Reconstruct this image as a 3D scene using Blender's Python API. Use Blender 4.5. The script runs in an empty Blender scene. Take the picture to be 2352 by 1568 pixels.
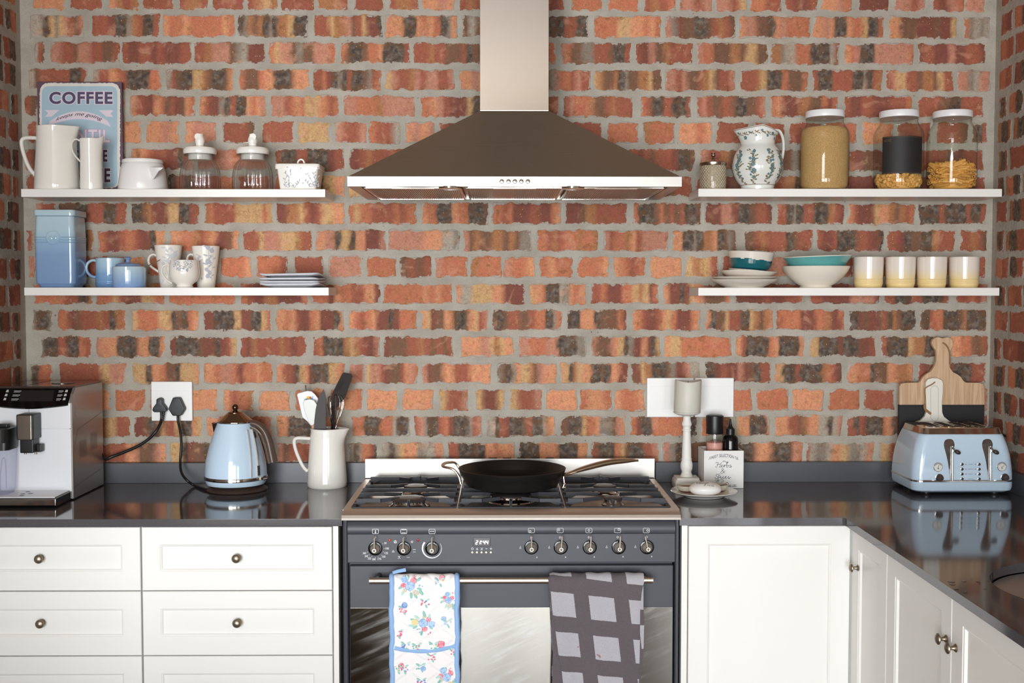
import bpy, bmesh, math, random
from math import pi, sin, cos, tan, radians, sqrt, exp, atan, hypot
from mathutils import Vector, Matrix, Euler, noise as mnoise
random.seed(7)
SC = bpy.context.scene
COL = SC.collection
# ------------------------------------------------------------------ camera
FPX = 2650.0                      # focal length in pixels of the 2352 x 1568 frame
CAMP = Vector((0.0, -3.67, 1.51))
YAW, PITCH = atan(26 / FPX), atan(120 / FPX)
cd = bpy.data.cameras.new('camera'); cam = bpy.data.objects.new('camera', cd); COL.objects.link(cam)
cd.sensor_width = 36; cd.lens = FPX * 36 / 2352; cd.clip_start = 0.05
cam.location = CAMP; cam.rotation_euler = (pi / 2 - PITCH, 0, -YAW)
SC.camera = cam
ROT = Euler(cam.rotation_euler).to_matrix()
# ------------------------------------------------------------------ world, light, exposure
SC.view_settings.view_transform = 'Standard'; SC.view_settings.look = 'None'
SC.view_settings.gamma = 1; SC.view_settings.use_curve_mapping = False
SC.view_settings.exposure = 0.02
w = bpy.data.worlds.new('sky'); SC.world = w; w.use_nodes = True
w.node_tree.nodes['Background'].inputs['Color'].default_value = (0.80, 0.90, 1.0, 1)
w.node_tree.nodes['Background'].inputs['Strength'].default_value = 3.0
def area(name, loc, rot, sx, sy, power, col=(1, 1, 1)):
    l = bpy.data.lights.new(name, 'AREA'); l.shape = 'RECTANGLE'; l.size = sx; l.size_y = sy
    l.energy = power; l.color = col
    o = bpy.data.objects.new(name, l); COL.objects.link(o); o.location = loc; o.rotation_euler = rot
    return o
REAR = -7.2
# daylight coming through the two glazed doors in the rear wall
DOORS = [(-2.55, -0.80, 2.85), (-0.62, 0.72, 2.2), (1.30, 2.40, 2.2)]      # x0, x1, head height
for i, (a, b, h) in enumerate(DOORS):
    area('daylight', ((a + b) / 2, REAR - 0.12, 1.10), (pi / 2, 0, 0), b - a, 2.05, (262, 172, 50)[i], (0.94, 0.975, 1.0))
    if h > 2.5: area('skylight', ((a + b) / 2, REAR - 0.12, 2.52), (pi / 2, 0, 0), b - a, 0.62, 50, (0.92, 0.97, 1.0))
try:
    SC.cycles.use_denoising = True
    SC.cycles.caustics_reflective = False; SC.cycles.caustics_refractive = False
    SC.cycles.sample_clamp_indirect = 6.0
except Exception:
    pass
# ------------------------------------------------------------------ pixel helpers (a ray through a photo pixel met with a real depth plane)
def P(u, v, y):
    d = ROT @ Vector(((u - 1176) / FPX, -(v - 784) / FPX, -1.0))
    return CAMP + d * ((y - CAMP.y) / d.y)
def PX(u, x, v=784):
    d = ROT @ Vector(((u - 1176) / FPX, -(v - 784) / FPX, -1.0))
    return CAMP + d * ((x - CAMP.x) / d.x)
def X(u, y, v=700): return P(u, v, y).x
def Zt(v, y, u=1150): return P(u, v, y).z
def M(px, y): return px * (y - CAMP.y) / FPX           # pixels to metres at depth y
# ------------------------------------------------------------------ materials
def lin(c):
    return tuple(((x / 255) / 12.92 if x / 255 <= 0.04045 else ((x / 255 + 0.055) / 1.055) ** 2.4) for x in c) + (1,)
MATS = {}
def mat(name, rgb, rough=0.5, metal=0.0, spec=0.5, coat=0.0, bump=0.0, bscale=200, var=0.0, vscale=8, aniso=0.0, emit=None, estr=0, sss=0.0, trans=0.0, ior=1.45):
    m = bpy.data.materials.new(name); m.use_nodes = True; MATS[name] = m
    nt = m.node_tree; b = nt.nodes['Principled BSDF']
    b.inputs['Base Color'].default_value = lin(rgb)
    b.inputs['Roughness'].default_value = rough; b.inputs['Metallic'].default_value = metal
    b.inputs['Specular IOR Level'].default_value = spec; b.inputs['Coat Weight'].default_value = coat
    b.inputs['Coat Roughness'].default_value = 0.05; b.inputs['IOR'].default_value = ior
    b.inputs['Transmission Weight'].default_value = trans
    if aniso: b.inputs['Anisotropic'].default_value = aniso
    if emit:
        b.inputs['Emission Color'].default_value = lin(emit); b.inputs['Emission Strength'].default_value = estr
    if bump or var:
        tc = nt.nodes.new('ShaderNodeTexCoord')
    if bump:
        n = nt.nodes.new('ShaderNodeTexNoise'); n.inputs['Scale'].default_value = bscale; n.inputs['Detail'].default_value = 3
        bp = nt.nodes.new('ShaderNodeBump'); bp.inputs['Strength'].default_value = bump; bp.inputs['Distance'].default_value = 0.002
        nt.links.new(tc.outputs['Object'], n.inputs['Vector']); nt.links.new(n.outputs['Fac'], bp.inputs['Height'])
        nt.links.new(bp.outputs['Normal'], b.inputs['Normal'])
    if var:
        n = nt.nodes.new('ShaderNodeTexNoise'); n.inputs['Scale'].default_value = vscale; n.inputs['Detail'].default_value = 4
        mx = nt.nodes.new('ShaderNodeMix'); mx.data_type = 'RGBA'
        c = lin(rgb)
        mx.inputs[6].default_value = tuple(x * (1 - var) for x in c[:3]) + (1,)
        mx.inputs[7].default_value = tuple(min(1, x * (1 + var)) for x in c[:3]) + (1,)
        nt.links.new(tc.outputs['Object'], n.inputs['Vector']); nt.links.new(n.outputs['Fac'], mx.inputs[0])
        nt.links.new(mx.outputs[2], b.inputs['Base Color'])
    return m
def N(nt, t, **kw):
    n = nt.nodes.new(t)
    for k, v in kw.items(): setattr(n, k, v)
    return n
def ramp(nt, stops, interp='LINEAR'):
    r = N(nt, 'ShaderNodeValToRGB'); r.color_ramp.interpolation = interp
    e = r.color_ramp.elements
    while len(e) < len(stops): e.new(0.5)
    for i, (p, c) in enumerate(stops):
        e[i].position = p; e[i].color = c if len(c) == 4 else tuple(c) + (1,)
    return r
def mixc(nt, fac, a, b):
    m = N(nt, 'ShaderNodeMix', data_type='RGBA')
    for sock, v in ((m.inputs[0], fac), (m.inputs[6], a), (m.inputs[7], b)):
        if isinstance(v, bpy.types.NodeSocket): nt.links.new(v, sock)
        else: sock.default_value = v
    return m.outputs[2]
def math_(nt, op, a, b=None, c=None):
    m = N(nt, 'ShaderNodeMath', operation=op)
    for i, v in enumerate((a, b, c)):
        if v is None: continue
        if isinstance(v, bpy.types.NodeSocket): nt.links.new(v, m.inputs[i])
        else: m.inputs[i].default_value = v
    return m.outputs[0]
def noise_(nt, vec, scale, detail=3, rough=0.5, dist=0.0):
    n = N(nt, 'ShaderNodeTexNoise'); n.inputs['Scale'].default_value = scale; n.inputs['Detail'].default_value = detail
    n.inputs['Roughness'].default_value = rough; n.inputs['Distortion'].default_value = dist
    nt.links.new(vec, n.inputs['Vector']); return n.outputs['Fac']
def sstep(nt, x, a, b):
    m = N(nt, 'ShaderNodeMapRange', interpolation_type='SMOOTHSTEP')
    nt.links.new(x, m.inputs[0]); m.inputs[1].default_value = a; m.inputs[2].default_value = b
    return m.outputs[0]
def scaled(nt, vec, s):
    m = N(nt, 'ShaderNodeMapping'); m.inputs['Scale'].default_value = s; nt.links.new(vec, m.inputs['Vector']); return m.outputs[0]

MORTAR = (190, 183, 170)
def brick_material():
    m = bpy.data.materials.new('old_brick'); m.use_nodes = True; nt = m.node_tree; b = nt.nodes['Principled BSDF']
    tc = N(nt, 'ShaderNodeTexCoord'); vec = tc.outputs['Object']
    tone = N(nt, 'ShaderNodeAttribute', attribute_name='tone').outputs['Color']
    char = N(nt, 'ShaderNodeAttribute', attribute_name='char').outputs['Fac']
    edge = N(nt, 'ShaderNodeAttribute', attribute_name='edge').outputs['Fac']
    n1 = noise_(nt, vec, 38, 5, 0.6); n2 = noise_(nt, vec, 150, 4, 0.65); n3 = noise_(nt, vec, 420, 2); n4 = noise_(nt, vec, 17, 3, 0.6, 0.6)
    # broad colour drift of the clay
    hs = N(nt, 'ShaderNodeHueSaturation'); nt.links.new(tone, hs.inputs['Color'])
    nt.links.new(math_(nt, 'MULTIPLY_ADD', n1, 0.05, 0.480), hs.inputs['Hue'])
    nt.links.new(math_(nt, 'MULTIPLY_ADD', n2, 0.80, 0.54), hs.inputs['Value'])
    hs.inputs['Saturation'].default_value = 0.90
    c = hs.outputs['Color']
    c = mixc(nt, math_(nt, 'MULTIPLY', sstep(nt, n4, 0.56, 0.72), 0.45), c, lin((214, 160, 130)))      # pale bloom
    c = mixc(nt, math_(nt, 'MULTIPLY', sstep(nt, n1, 0.56, 0.70), 0.45), c, lin((118, 60, 44)))        # darker clay
    c = mixc(nt, math_(nt, 'MULTIPLY', sstep(nt, noise_(nt, vec, 58, 5, 0.7, 0.4), 0.50, 0.66), 0.35), c, lin((150, 84, 56)))   # mottling
    # burnt patches
    cc = math_(nt, 'ADD', char, math_(nt, 'MULTIPLY_ADD', n1, 0.75, -0.375))
    cc = math_(nt, 'ADD', cc, math_(nt, 'MULTIPLY_ADD', n2, 0.32, -0.16))
    n5 = noise_(nt, vec, 62, 4, 0.6)
    charcol = mixc(nt, sstep(nt, n5, 0.36, 0.70), lin((66, 60, 56)), lin((126, 116, 104)))
    charcol = mixc(nt, sstep(nt, n1, 0.46, 0.62), charcol, lin((104, 78, 58)))
    c = mixc(nt, math_(nt, 'MULTIPLY', sstep(nt, cc, 0.34, 0.74), 0.9), c, charcol)
    # lime flecks and pits
    v1 = N(nt, 'ShaderNodeTexVoronoi'); v1.inputs['Scale'].default_value = 95; nt.links.new(vec, v1.inputs['Vector'])
    spot = math_(nt, 'MULTIPLY', math_(nt, 'LESS_THAN', v1.outputs['Distance'], 0.125), sstep(nt, n1, 0.54, 0.58))
    spc = mixc(nt, math_(nt, 'GREATER_THAN', v1.outputs['Color'], 0.55), lin((40, 32, 28)), lin((232, 200, 160)))
    c = mixc(nt, math_(nt, 'MULTIPLY', spot, 0.75), c, spc)
    pit = sstep(nt, n3, 0.63, 0.70); c = mixc(nt, math_(nt, 'MULTIPLY', pit, 0.65), c, lin((54, 36, 28)))
    # mortar smeared over the arrises
    e = math_(nt, 'ADD', math_(nt, 'MULTIPLY', edge, 90), math_(nt, 'MULTIPLY_ADD', n1, 2.6, -1.55))
    e = math_(nt, 'ADD', e, math_(nt, 'MULTIPLY_ADD', n2, 1.3, -0.65))
    sm = math_(nt, 'SUBTRACT', 1.0, sstep(nt, e, 0.0, 0.16))
    c = mixc(nt, sm, c, mixc(nt, n2, lin((162, 154, 142)), lin((189, 181, 169))))
    nt.links.new(c, b.inputs['Base Color']); b.inputs['Roughness'].default_value = 0.78; b.inputs['Specular IOR Level'].default_value = 0.3
    bp = N(nt, 'ShaderNodeBump'); bp.inputs['Strength'].default_value = 0.55; bp.inputs['Distance'].default_value = 0.003
    nt.links.new(math_(nt, 'ADD', math_(nt, 'MULTIPLY', n2, 0.7), math_(nt, 'MULTIPLY', n3, 0.3)), bp.inputs['Height'])
    nt.links.new(bp.outputs['Normal'], b.inputs['Normal'])
    return m
def mortar_material():
    m = bpy.data.materials.new('mortar'); m.use_nodes = True; nt = m.node_tree; b = nt.nodes['Principled BSDF']
    vec = N(nt, 'ShaderNodeTexCoord').outputs['Object']
    n1 = noise_(nt, vec, 9, 4, 0.6); n2 = noise_(nt, vec, 240, 4, 0.7); n3 = noise_(nt, vec, 60, 4)
    c = mixc(nt, sstep(nt, n1, 0.3, 0.7), lin((166, 159, 147)), lin((187, 180, 168)))
    c = mixc(nt, math_(nt, 'MULTIPLY', sstep(nt, n2, 0.35, 0.75), 0.35), c, lin((136, 128, 115)))
    c = mixc(nt, math_(nt, 'MULTIPLY', sstep(nt, n3, 0.68, 0.74), 0.7), c, lin((84, 72, 62)))
    nt.links.new(c, b.inputs['Base Color']); b.inputs['Roughness'].default_value = 0.9; b.inputs['Specular IOR Level'].default_value = 0.2
    bp = N(nt, 'ShaderNodeBump'); bp.inputs['Strength'].default_value = 0.6; bp.inputs['Distance'].default_value = 0.004
    nt.links.new(math_(nt, 'ADD', math_(nt, 'MULTIPLY', n2, 0.4), n3), bp.inputs['Height']); nt.links.new(bp.outputs['Normal'], b.inputs['Normal'])
    return m
def steel_material(name, rgb, rough, axis, amount=0.12):
    m = bpy.data.materials.new(name); m.use_nodes = True; nt = m.node_tree; b = nt.nodes['Principled BSDF']
    vec = N(nt, 'ShaderNodeTexCoord').outputs['Object']
    s = [700, 700, 700]; s[axis] = 4
    n = noise_(nt, scaled(nt, vec, s), 1.0, 2)
    b.inputs['Metallic'].default_value = 1; b.inputs['Base Color'].default_value = lin(rgb)
    nt.links.new(math_(nt, 'MULTIPLY_ADD', n, amount, rough - amount / 2), b.inputs['Roughness'])
    bp = N(nt, 'ShaderNodeBump'); bp.inputs['Strength'].default_value = 0.03; bp.inputs['Distance'].default_value = 0.0003
    nt.links.new(n, bp.inputs['Height']); nt.links.new(bp.outputs['Normal'], b.inputs['Normal'])
    return m
def glass_material(name, tint=(0.96, 0.98, 0.96), edge=(0.70, 0.74, 0.68), ior=1.45, rough=0.0):
    # thin-walled glass: clear straight on, darker and mirror-like at grazing angles
    m = bpy.data.materials.new(name); m.use_nodes = True; nt = m.node_tree
    nt.nodes.remove(nt.nodes['Principled BSDF']); out = nt.nodes['Material Output']
    lw = N(nt, 'ShaderNodeLayerWeight'); lw.inputs['Blend'].default_value = 0.5
    tr = N(nt, 'ShaderNodeBsdfTransparent'); gl = N(nt, 'ShaderNodeBsdfGlossy'); gl.inputs['Roughness'].default_value = rough
    col = mixc(nt, sstep(nt, lw.outputs['Facing'], 0.45, 1.0), tuple(tint) + (1,), tuple(edge) + (1,))
    nt.links.new(col, tr.inputs['Color'])
    f0 = ((ior - 1) / (ior + 1)) ** 2
    fr = math_(nt, 'MULTIPLY_ADD', math_(nt, 'POWER', lw.outputs['Facing'], 4.5), 0.75, f0 * 1.3)
    mx = N(nt, 'ShaderNodeMixShader'); nt.links.new(fr, mx.inputs[0])
    nt.links.new(tr.outputs[0], mx.inputs[1]); nt.links.new(gl.outputs[0], mx.inputs[2]); nt.links.new(mx.outputs[0], out.inputs['Surface'])
    return m
def ribbed_glass_material(name):
    m = glass_material(name, (0.97, 0.975, 0.97), (0.70, 0.72, 0.68), 1.6); nt = m.node_tree
    mx = [n for n in nt.nodes if n.type == 'MIX_SHADER'][0]; tr = [n for n in nt.nodes if n.type == 'BSDF_TRANSPARENT'][0]
    rf_ = N(nt, 'ShaderNodeBsdfRefraction'); rf_.inputs['IOR'].default_value = 1.16; rf_.inputs['Roughness'].default_value = 0.0
    m2 = N(nt, 'ShaderNodeMixShader'); m2.inputs[0].default_value = 0.25
    nt.links.new(tr.outputs[0], m2.inputs[1]); nt.links.new(rf_.outputs[0], m2.inputs[2]); nt.links.new(m2.outputs[0], mx.inputs[1]); return m
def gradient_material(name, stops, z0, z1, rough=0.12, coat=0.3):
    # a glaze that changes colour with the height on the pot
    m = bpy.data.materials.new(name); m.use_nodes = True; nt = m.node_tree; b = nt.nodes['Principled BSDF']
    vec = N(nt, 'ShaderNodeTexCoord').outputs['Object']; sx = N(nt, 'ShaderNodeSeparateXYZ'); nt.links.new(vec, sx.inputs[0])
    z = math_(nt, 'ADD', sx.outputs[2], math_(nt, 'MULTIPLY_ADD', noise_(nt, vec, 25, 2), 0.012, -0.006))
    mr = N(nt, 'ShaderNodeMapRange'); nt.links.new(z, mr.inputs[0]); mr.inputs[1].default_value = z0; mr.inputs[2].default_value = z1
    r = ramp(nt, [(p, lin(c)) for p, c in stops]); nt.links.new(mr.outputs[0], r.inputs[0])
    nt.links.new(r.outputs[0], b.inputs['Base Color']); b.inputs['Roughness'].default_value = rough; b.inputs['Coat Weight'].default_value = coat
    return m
BRICK = brick_material(); MORT = mortar_material()
WHITE = mat('cream_cabinet_paint', (238, 237, 233), 0.38, bump=0.02, bscale=60)
SHELF = mat('white_shelf_lacquer', (236, 234, 229), 0.32)
STEEL = steel_material('brushed_steel', (196, 192, 186), 0.30, 0)
STEELV = steel_material('brushed_steel_upright', (196, 189, 182), 0.15, 0, 0.06)
STEELB = steel_material('band_steel', (166, 163, 158), 0.30, 0)
STEELD = steel_material('hood_steel', (208, 203, 194), 0.30, 0)
CHROME = mat('chrome', (214, 212, 208), 0.07, 1.0)
BRASS = mat('aged_brass', (160, 149, 132), 0.42, 1.0)
BRONZE = mat('bronze_brown', (96, 76, 60), 0.16, 0.9)
BROWN = mat('brown_plastic', (66, 52, 46), 0.35)
ENAMEL = mat('slate_enamel', (66, 68, 76), 0.42, bump=0.05, bscale=900)
BLACK = mat('black_plastic', (24, 24, 25), 0.38)
BLACKG = mat('gloss_black', (12, 12, 13), 0.08)
DARKGAP = mat('dark_recess', (14, 14, 15), 0.8)
IRON = mat('cast_iron', (52, 54, 60), 0.5, bump=0.25, bscale=500)
PANB = mat('non_stick_black', (27, 26, 26), 0.34)
CERW = mat('white_glaze', (240, 237, 229), 0.10, coat=0.3)
CERC = mat('cream_glaze', (234, 226, 212), 0.14, coat=0.25)
CERM = mat('white_matt_ceramic', (238, 236, 233), 0.28)
GLASS = glass_material('clear_glass')
CARAFE = glass_material('tinted_clear_plastic', (0.93, 0.93, 0.97), (0.62, 0.62, 0.76))
PLAST = mat('white_plastic', (238, 238, 236), 0.3)
PRINTW = mat('white_print', (236, 236, 238), 0.5)
PRINTG = mat('grey_blue_print', (164, 168, 180), 0.5, spec=.2)
PRINTD = mat('dark_print', (58, 58, 70), 0.5)
PRINTT = mat('teal_print', (92, 132, 138), 0.25)
PRINTB = mat('brown_print', (120, 98, 62), 0.3)
SKYB = mat('pale_blue_enamel', (198, 220, 238), 0.12, coat=0.5)
# ------------------------------------------------------------------ object helpers
def link(o, parent=None, loc=None):
    COL.objects.link(o)
    if parent is not None:
        o.parent = parent
        if parent.type == 'EMPTY': o.location = -parent.location
    return o
def thing(name, label, cat, loc=(0, 0, 0), group=None):
    o = bpy.data.objects.new(name, None); o.empty_display_size = 0.02; COL.objects.link(o); o.location = loc
    return tag(o, label, cat, group)
def tag(o, label=None, cat=None, group=None, kind=None):
    if label: o['label'] = label
    if cat: o['category'] = cat
    if group: o['group'] = group
    if kind: o['kind'] = kind
    return o
class MB:
    def __init__(s): s.v = []; s.f = []; s.mi = []; s.m = 0; s.hard = False
    def vert(s, p): s.v.append(tuple(p)); return len(s.v) - 1
    def face(s, *i): s.f.append(tuple(i)); s.mi.append(s.m)
    def poly(s, pts): s.face(*[s.vert(p) for p in pts])
    def bm(s, bm):
        off = len(s.v)
        bm.verts.ensure_lookup_table()
        for i, v in enumerate(bm.verts): v.index = i; s.v.append(tuple(v.co))
        for f in bm.faces: s.face(*[off + v.index for v in f.verts])
        bm.free(); return s
    def box(s, x0, x1, y0, y1, z0, z1, bev=0.0, seg=2, mtx=None):
        b = bmesh.new(); bmesh.ops.create_cube(b, size=1)
        for v in b.verts: v.co = Vector(((x0 + x1) / 2 + v.co.x * (x1 - x0), (y0 + y1) / 2 + v.co.y * (y1 - y0), (z0 + z1) / 2 + v.co.z * (z1 - z0)))
        if bev: bmesh.ops.bevel(b, geom=list(b.edges), offset=bev, segments=seg, profile=0.5, affect='EDGES')
        if mtx is not None: b.transform(mtx)
        s.hard = True
        return s.bm(b)
    def loft(s, loops, cap0=True, cap1=True, closed=True):
        ids = [[s.vert(p) for p in l] for l in loops]; n = len(ids[0])
        for a, b in zip(ids, ids[1:]):
            for i in range(n if closed else n - 1):
                j = (i + 1) % n; s.face(a[i], a[j], b[j], b[i])
        if cap0: s.face(*reversed(ids[0]))
        if cap1: s.face(*ids[-1])
        return s
    def lathe(s, prof, o=(0, 0, 0), seg=40, axis='Z', mod=None, close=False):
        o = Vector(o); loops = []
        for r, h in prof:
            l = []
            for k in range(seg):
                t = 2 * pi * k / seg; rr = r * (mod(t, h) if mod else 1)
                a, b = rr * cos(t), rr * sin(t)
                if axis == 'Z': p = Vector((a, b, h))
                elif axis == '-Y': p = Vector((a, -h, b))
                elif axis == '-X': p = Vector((-h, -a, b))
                l.append(o + p)
            loops.append(l)
        if axis == '-X': loops = [list(reversed(l)) for l in loops]
        return s.loft(loops, prof[0][0] > 1e-6, prof[-1][0] > 1e-6)
    def tube(s, pts, r, seg=8, flat=None, caps=True, up=None):
        pts = [Vector(p) for p in pts]; n = len(pts); loops = []; prev = None
        for i, p in enumerate(pts):
            t = (pts[min(i + 1, n - 1)] - pts[max(i - 1, 0)]).normalized()
            if prev is None:
                u = Vector(up) if up else (Vector((0, 0, 1)) if abs(t.z) < 0.9 else Vector((1, 0, 0)))
            else: u = prev
            if up: u = Vector(up)
            u = (u - t * u.dot(t)).normalized(); prev = u; w = t.cross(u)
            rr = r[i] if isinstance(r, (list, tuple)) else r
            fu, fw = (flat if flat else (1, 1))
            loops.append([p + u * (rr * fu * cos(2 * pi * k / seg)) + w * (rr * fw * sin(2 * pi * k / seg)) for k in range(seg)])
        return s.loft(loops, caps, caps)
    def ribbon(s, pts, wd, nrm):
        pts = [Vector(p) for p in pts]; nrm = Vector(nrm); n = len(pts); a = []; b = []
        for i, p in enumerate(pts):
            t = (pts[min(i + 1, n - 1)] - pts[max(i - 1, 0)])
            q = t.cross(nrm); q = q.normalized() * (wd / 2) if q.length > 1e-9 else Vector((0, 0, 0))
            a.append(s.vert(p + q)); b.append(s.vert(p - q))
        for i in range(n - 1): s.face(a[i], b[i], b[i + 1], a[i + 1])
        return s
    def sphere(s, c, r, sx=1, sy=1, sz=1, seg=16, rings=10, mtx=None):
        c = Vector(c); loops = []
        for i in range(1, rings):
            t = pi * i / rings
            loops.append([Vector((r * sx * sin(t) * cos(2 * pi * k / seg), r * sy * sin(t) * sin(2 * pi * k / seg), -r * sz * cos(t))) for k in range(seg)])
        bot, top = Vector((0, 0, -r * sz)), Vector((0, 0, r * sz))
        if mtx is not None:
            loops = [[mtx @ p for p in l] for l in loops]; bot = mtx @ bot; top = mtx @ top
        loops = [[c + p for p in l] for l in loops]
        st = len(s.v); s.loft(loops, False, False)
        ib, it = s.vert(c + bot), s.vert(c + top); last = st + (rings - 2) * seg
        for k in range(seg):
            s.face(ib, st + (k + 1) % seg, st + k); s.face(it, last + k, last + (k + 1) % seg)
        return s
    def deform(s, fn): s.v = [tuple(fn(Vector(p))) for p in s.v]; return s
    def build(s, name, mats, parent=None, smooth=True, ang=38, fix=True):
        me = bpy.data.meshes.new(name); me.from_pydata(s.v, [], s.f)
        for m in (mats if isinstance(mats, (list, tuple)) else [mats]): me.materials.append(m)
        me.polygons.foreach_set('material_index', s.mi)
        if fix:
            b = bmesh.new(); b.from_mesh(me); bmesh.ops.recalc_face_normals(b, faces=b.faces); b.to_mesh(me); b.free()
        if smooth:
            me.polygons.foreach_set('use_smooth', [True] * len(me.polygons)); me.set_sharp_from_angle(angle=radians(ang))
        me.update(); o = bpy.data.objects.new(name, me)
        if s.hard and smooth:
            wn = o.modifiers.new('weighted_normals', 'WEIGHTED_NORMAL'); wn.keep_sharp = True; wn.weight = 100
        return link(o, parent)
def rrect(cx, cy, hx, hy, r, z, n=5):
    r = min(r, hx, hy); out = []
    for k, (sx, sy) in enumerate(((1, 1), (-1, 1), (-1, -1), (1, -1))):
        for i in range(n + 1):
            a = pi / 2 * (k + i / n)
            out.append(Vector((cx + sx * (hx - r) + r * cos(a), cy + sy * (hy - r) + r * sin(a), z)))
    return out
def catmull(pts, n=6):
    pts = [Vector(p) for p in pts]; q = [pts[0] * 2 - pts[1]] + pts + [pts[-1] * 2 - pts[-2]]; out = []
    for i in range(1, len(q) - 2):
        a, b, c, d = q[i - 1], q[i], q[i + 1], q[i + 2]
        for k in range(n):
            t = k / n
            out.append(0.5 * ((2 * b) + (c - a) * t + (2 * a - 5 * b + 4 * c - d) * t * t + (3 * b - a - 3 * c + d) * t ** 3))
    return out + [pts[-1]]
def prism(mb, pts, y0, y1, bev=0.0):
    # outline in (x, z), extruded along y
    b = bmesh.new(); vs = [b.verts.new((p[0], y0, p[1])) for p in pts]; f = b.faces.new(vs)
    r = bmesh.ops.extrude_face_region(b, geom=[f])
    for e in r['geom']:
        if isinstance(e, bmesh.types.BMVert): e.co.y = y1
    if bev: 
        bmesh.ops.recalc_face_normals(b, faces=b.faces)
        ed = [e for e in b.edges if len(e.link_faces) == 2 and e.calc_face_angle(0) > 0.9]
        bmesh.ops.bevel(b, geom=ed, offset=bev, segments=2, profile=0.5, affect='EDGES')
    bmesh.ops.triangulate(b, faces=[f for f in b.faces if len(f.verts) > 4])
    mb.hard = True
    return mb.bm(b)
def text_mesh(s, shear=0.0, offset=0.0, spacing=1.0):
    c = bpy.data.curves.new('t', 'FONT'); c.body = s; c.shear = shear; c.offset = offset; c.space_character = spacing; c.resolution_u = 4
    o = bpy.data.objects.new('t', c); COL.objects.link(o)
    me = bpy.data.meshes.new_from_object(o); bpy.data.objects.remove(o); bpy.data.curves.remove(c)
    v = [tuple(x.co) for x in me.vertices]; f = [tuple(p.vertices) for p in me.polygons]; bpy.data.meshes.remove(me)
    x0, x1 = min(a[0] for a in v), max(a[0] for a in v); z0, z1 = min(a[1] for a in v), max(a[1] for a in v)
    return [((a[0] - x0) / (x1 - x0), (a[1] - z0) / max(1e-6, z1 - z0)) for a in v], f
def add_text(mb, s, fn, **kw):
    v, f = text_mesh(s, **kw); off = len(mb.v)
    for a in v: mb.vert(fn(*a))
    for q in f: mb.face(*[off + i for i in q])
    return mb
def fit(u0, u1, v0, v1, y):
    return lambda a, b: P(u0 + (u1 - u0) * a, v1 + (v0 - v1) * b, y)
def strokes(mb, lines, wpx, y):
    for l in lines: mb.ribbon([P(u, v, y) for u, v in l], M(wpx, y), (0, 1, 0))
    return mb
def arc(cu, cv, r, a0, a1, n=16, ry=None):
    return [(cu + r * cos(radians(a0 + (a1 - a0) * i / n)), cv - (ry or r) * sin(radians(a0 + (a1 - a0) * i / n))) for i in range(n + 1)]
def disc_poly(fn, a, b, ra, rb, rot=0, n=9, wob=0.0, rnd=random):
    return [fn(a + ra * k * cos(t) * cos(rot) - rb * k * sin(t) * sin(rot), b + ra * k * cos(t) * sin(rot) + rb * k * sin(t) * cos(rot))
            for i in range(n) for t in (2 * pi * i / n,) for k in (1 + wob * (rnd.random() - .5),)]
def copy_thing(root, loc, label):
    r = root.copy(); COL.objects.link(r); r.location = loc; r['label'] = label
    for ch in root.children:
        c = ch.copy(); COL.objects.link(c); c.parent = r
        for g in ch.children:
            d = g.copy(); COL.objects.link(d); d.parent = c
    return r
def interp(prof, z):
    for (r0, z0), (r1, z1) in zip(prof, prof[1:]):
        if z0 <= z <= z1 and z1 > z0: return r0 + (r1 - r0) * (z - z0) / (z1 - z0)
    return prof[-1][0]
def smooth_prof(prof, n=4):
    q = catmull([Vector((r, z, 0)) for r, z in prof], n); return [(max(0, p.x), p.y) for p in q]
# ------------------------------------------------------------------ the room: brick walls with every brick built
XL, XR = -1.505, 1.565
TONE = {'o': (196, 104, 64), 'O': (218, 136, 90), 'r': (164, 80, 54), 'R': (134, 68, 54), 'p': (196, 124, 98), 'y': (208, 158, 102),
        'c': (176, 108, 60), 'b': (128, 86, 62), 'k': (118, 80, 58), 'g': (148, 134, 118), 'w': (176, 162, 144)}
ROWS = {}
def row(k, v0, v1, *bricks): ROWS[k] = (v0, v1, bricks)
row(1, -26, 26, (77,149,'OOOO'), (160,234,'rrrr'), (249,318,'Ocrc'), (327,401,'rrrr'), (408,478,'rccr'), (489,561,'rrrr'), (565,639,'rcyc'), (645,721,'rrrr'), (728,800,'cccr'), (810,882,'rrrr'), (892,964,'rccr'), (969,1045,'OOpO'), (1054,1126,'rcrr'), (1240,1298,'rRr'), (1312,1384,'oooo'), (1395,1467,'oooo'), (1479,1553,'rcro'), (1560,1634,'pprp'), (1641,1715,'ppry'), (1722,1796,'oorr'), (1804,1879,'rRRr'), (1884,1957,'OOpo'), (1972,2041,'RRRR'), (2054,2126,'pprp'), (2141,2214,'rRpo'), (2218,2262,'pp'))
row(2, 35, 88, (70,192,'wwgkygyprbp'), (210,367,'rrrRkkgcrkkr'), (374,541,'OooOoooooOo'), (547,708,'kgcbckgkccykkk'), (720,880,'rrryccpbryRRk'), (886,1051,'OOOkkOoOokgO'), (1059,1180,'bwbrbbr'), (1226,1352,'kkkkkrrkk'), (1362,1519,'ooooyyOOoOo'), (1528,1689,'pgRbbkkbrcrb'), (1697,1860,'OppbbkOpoooo'), (1867,2031,'OOpOkkOooykko'), (2041,2200,'OObbbRRRbRRy'), (2212,2275,'ogwgw'))
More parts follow.
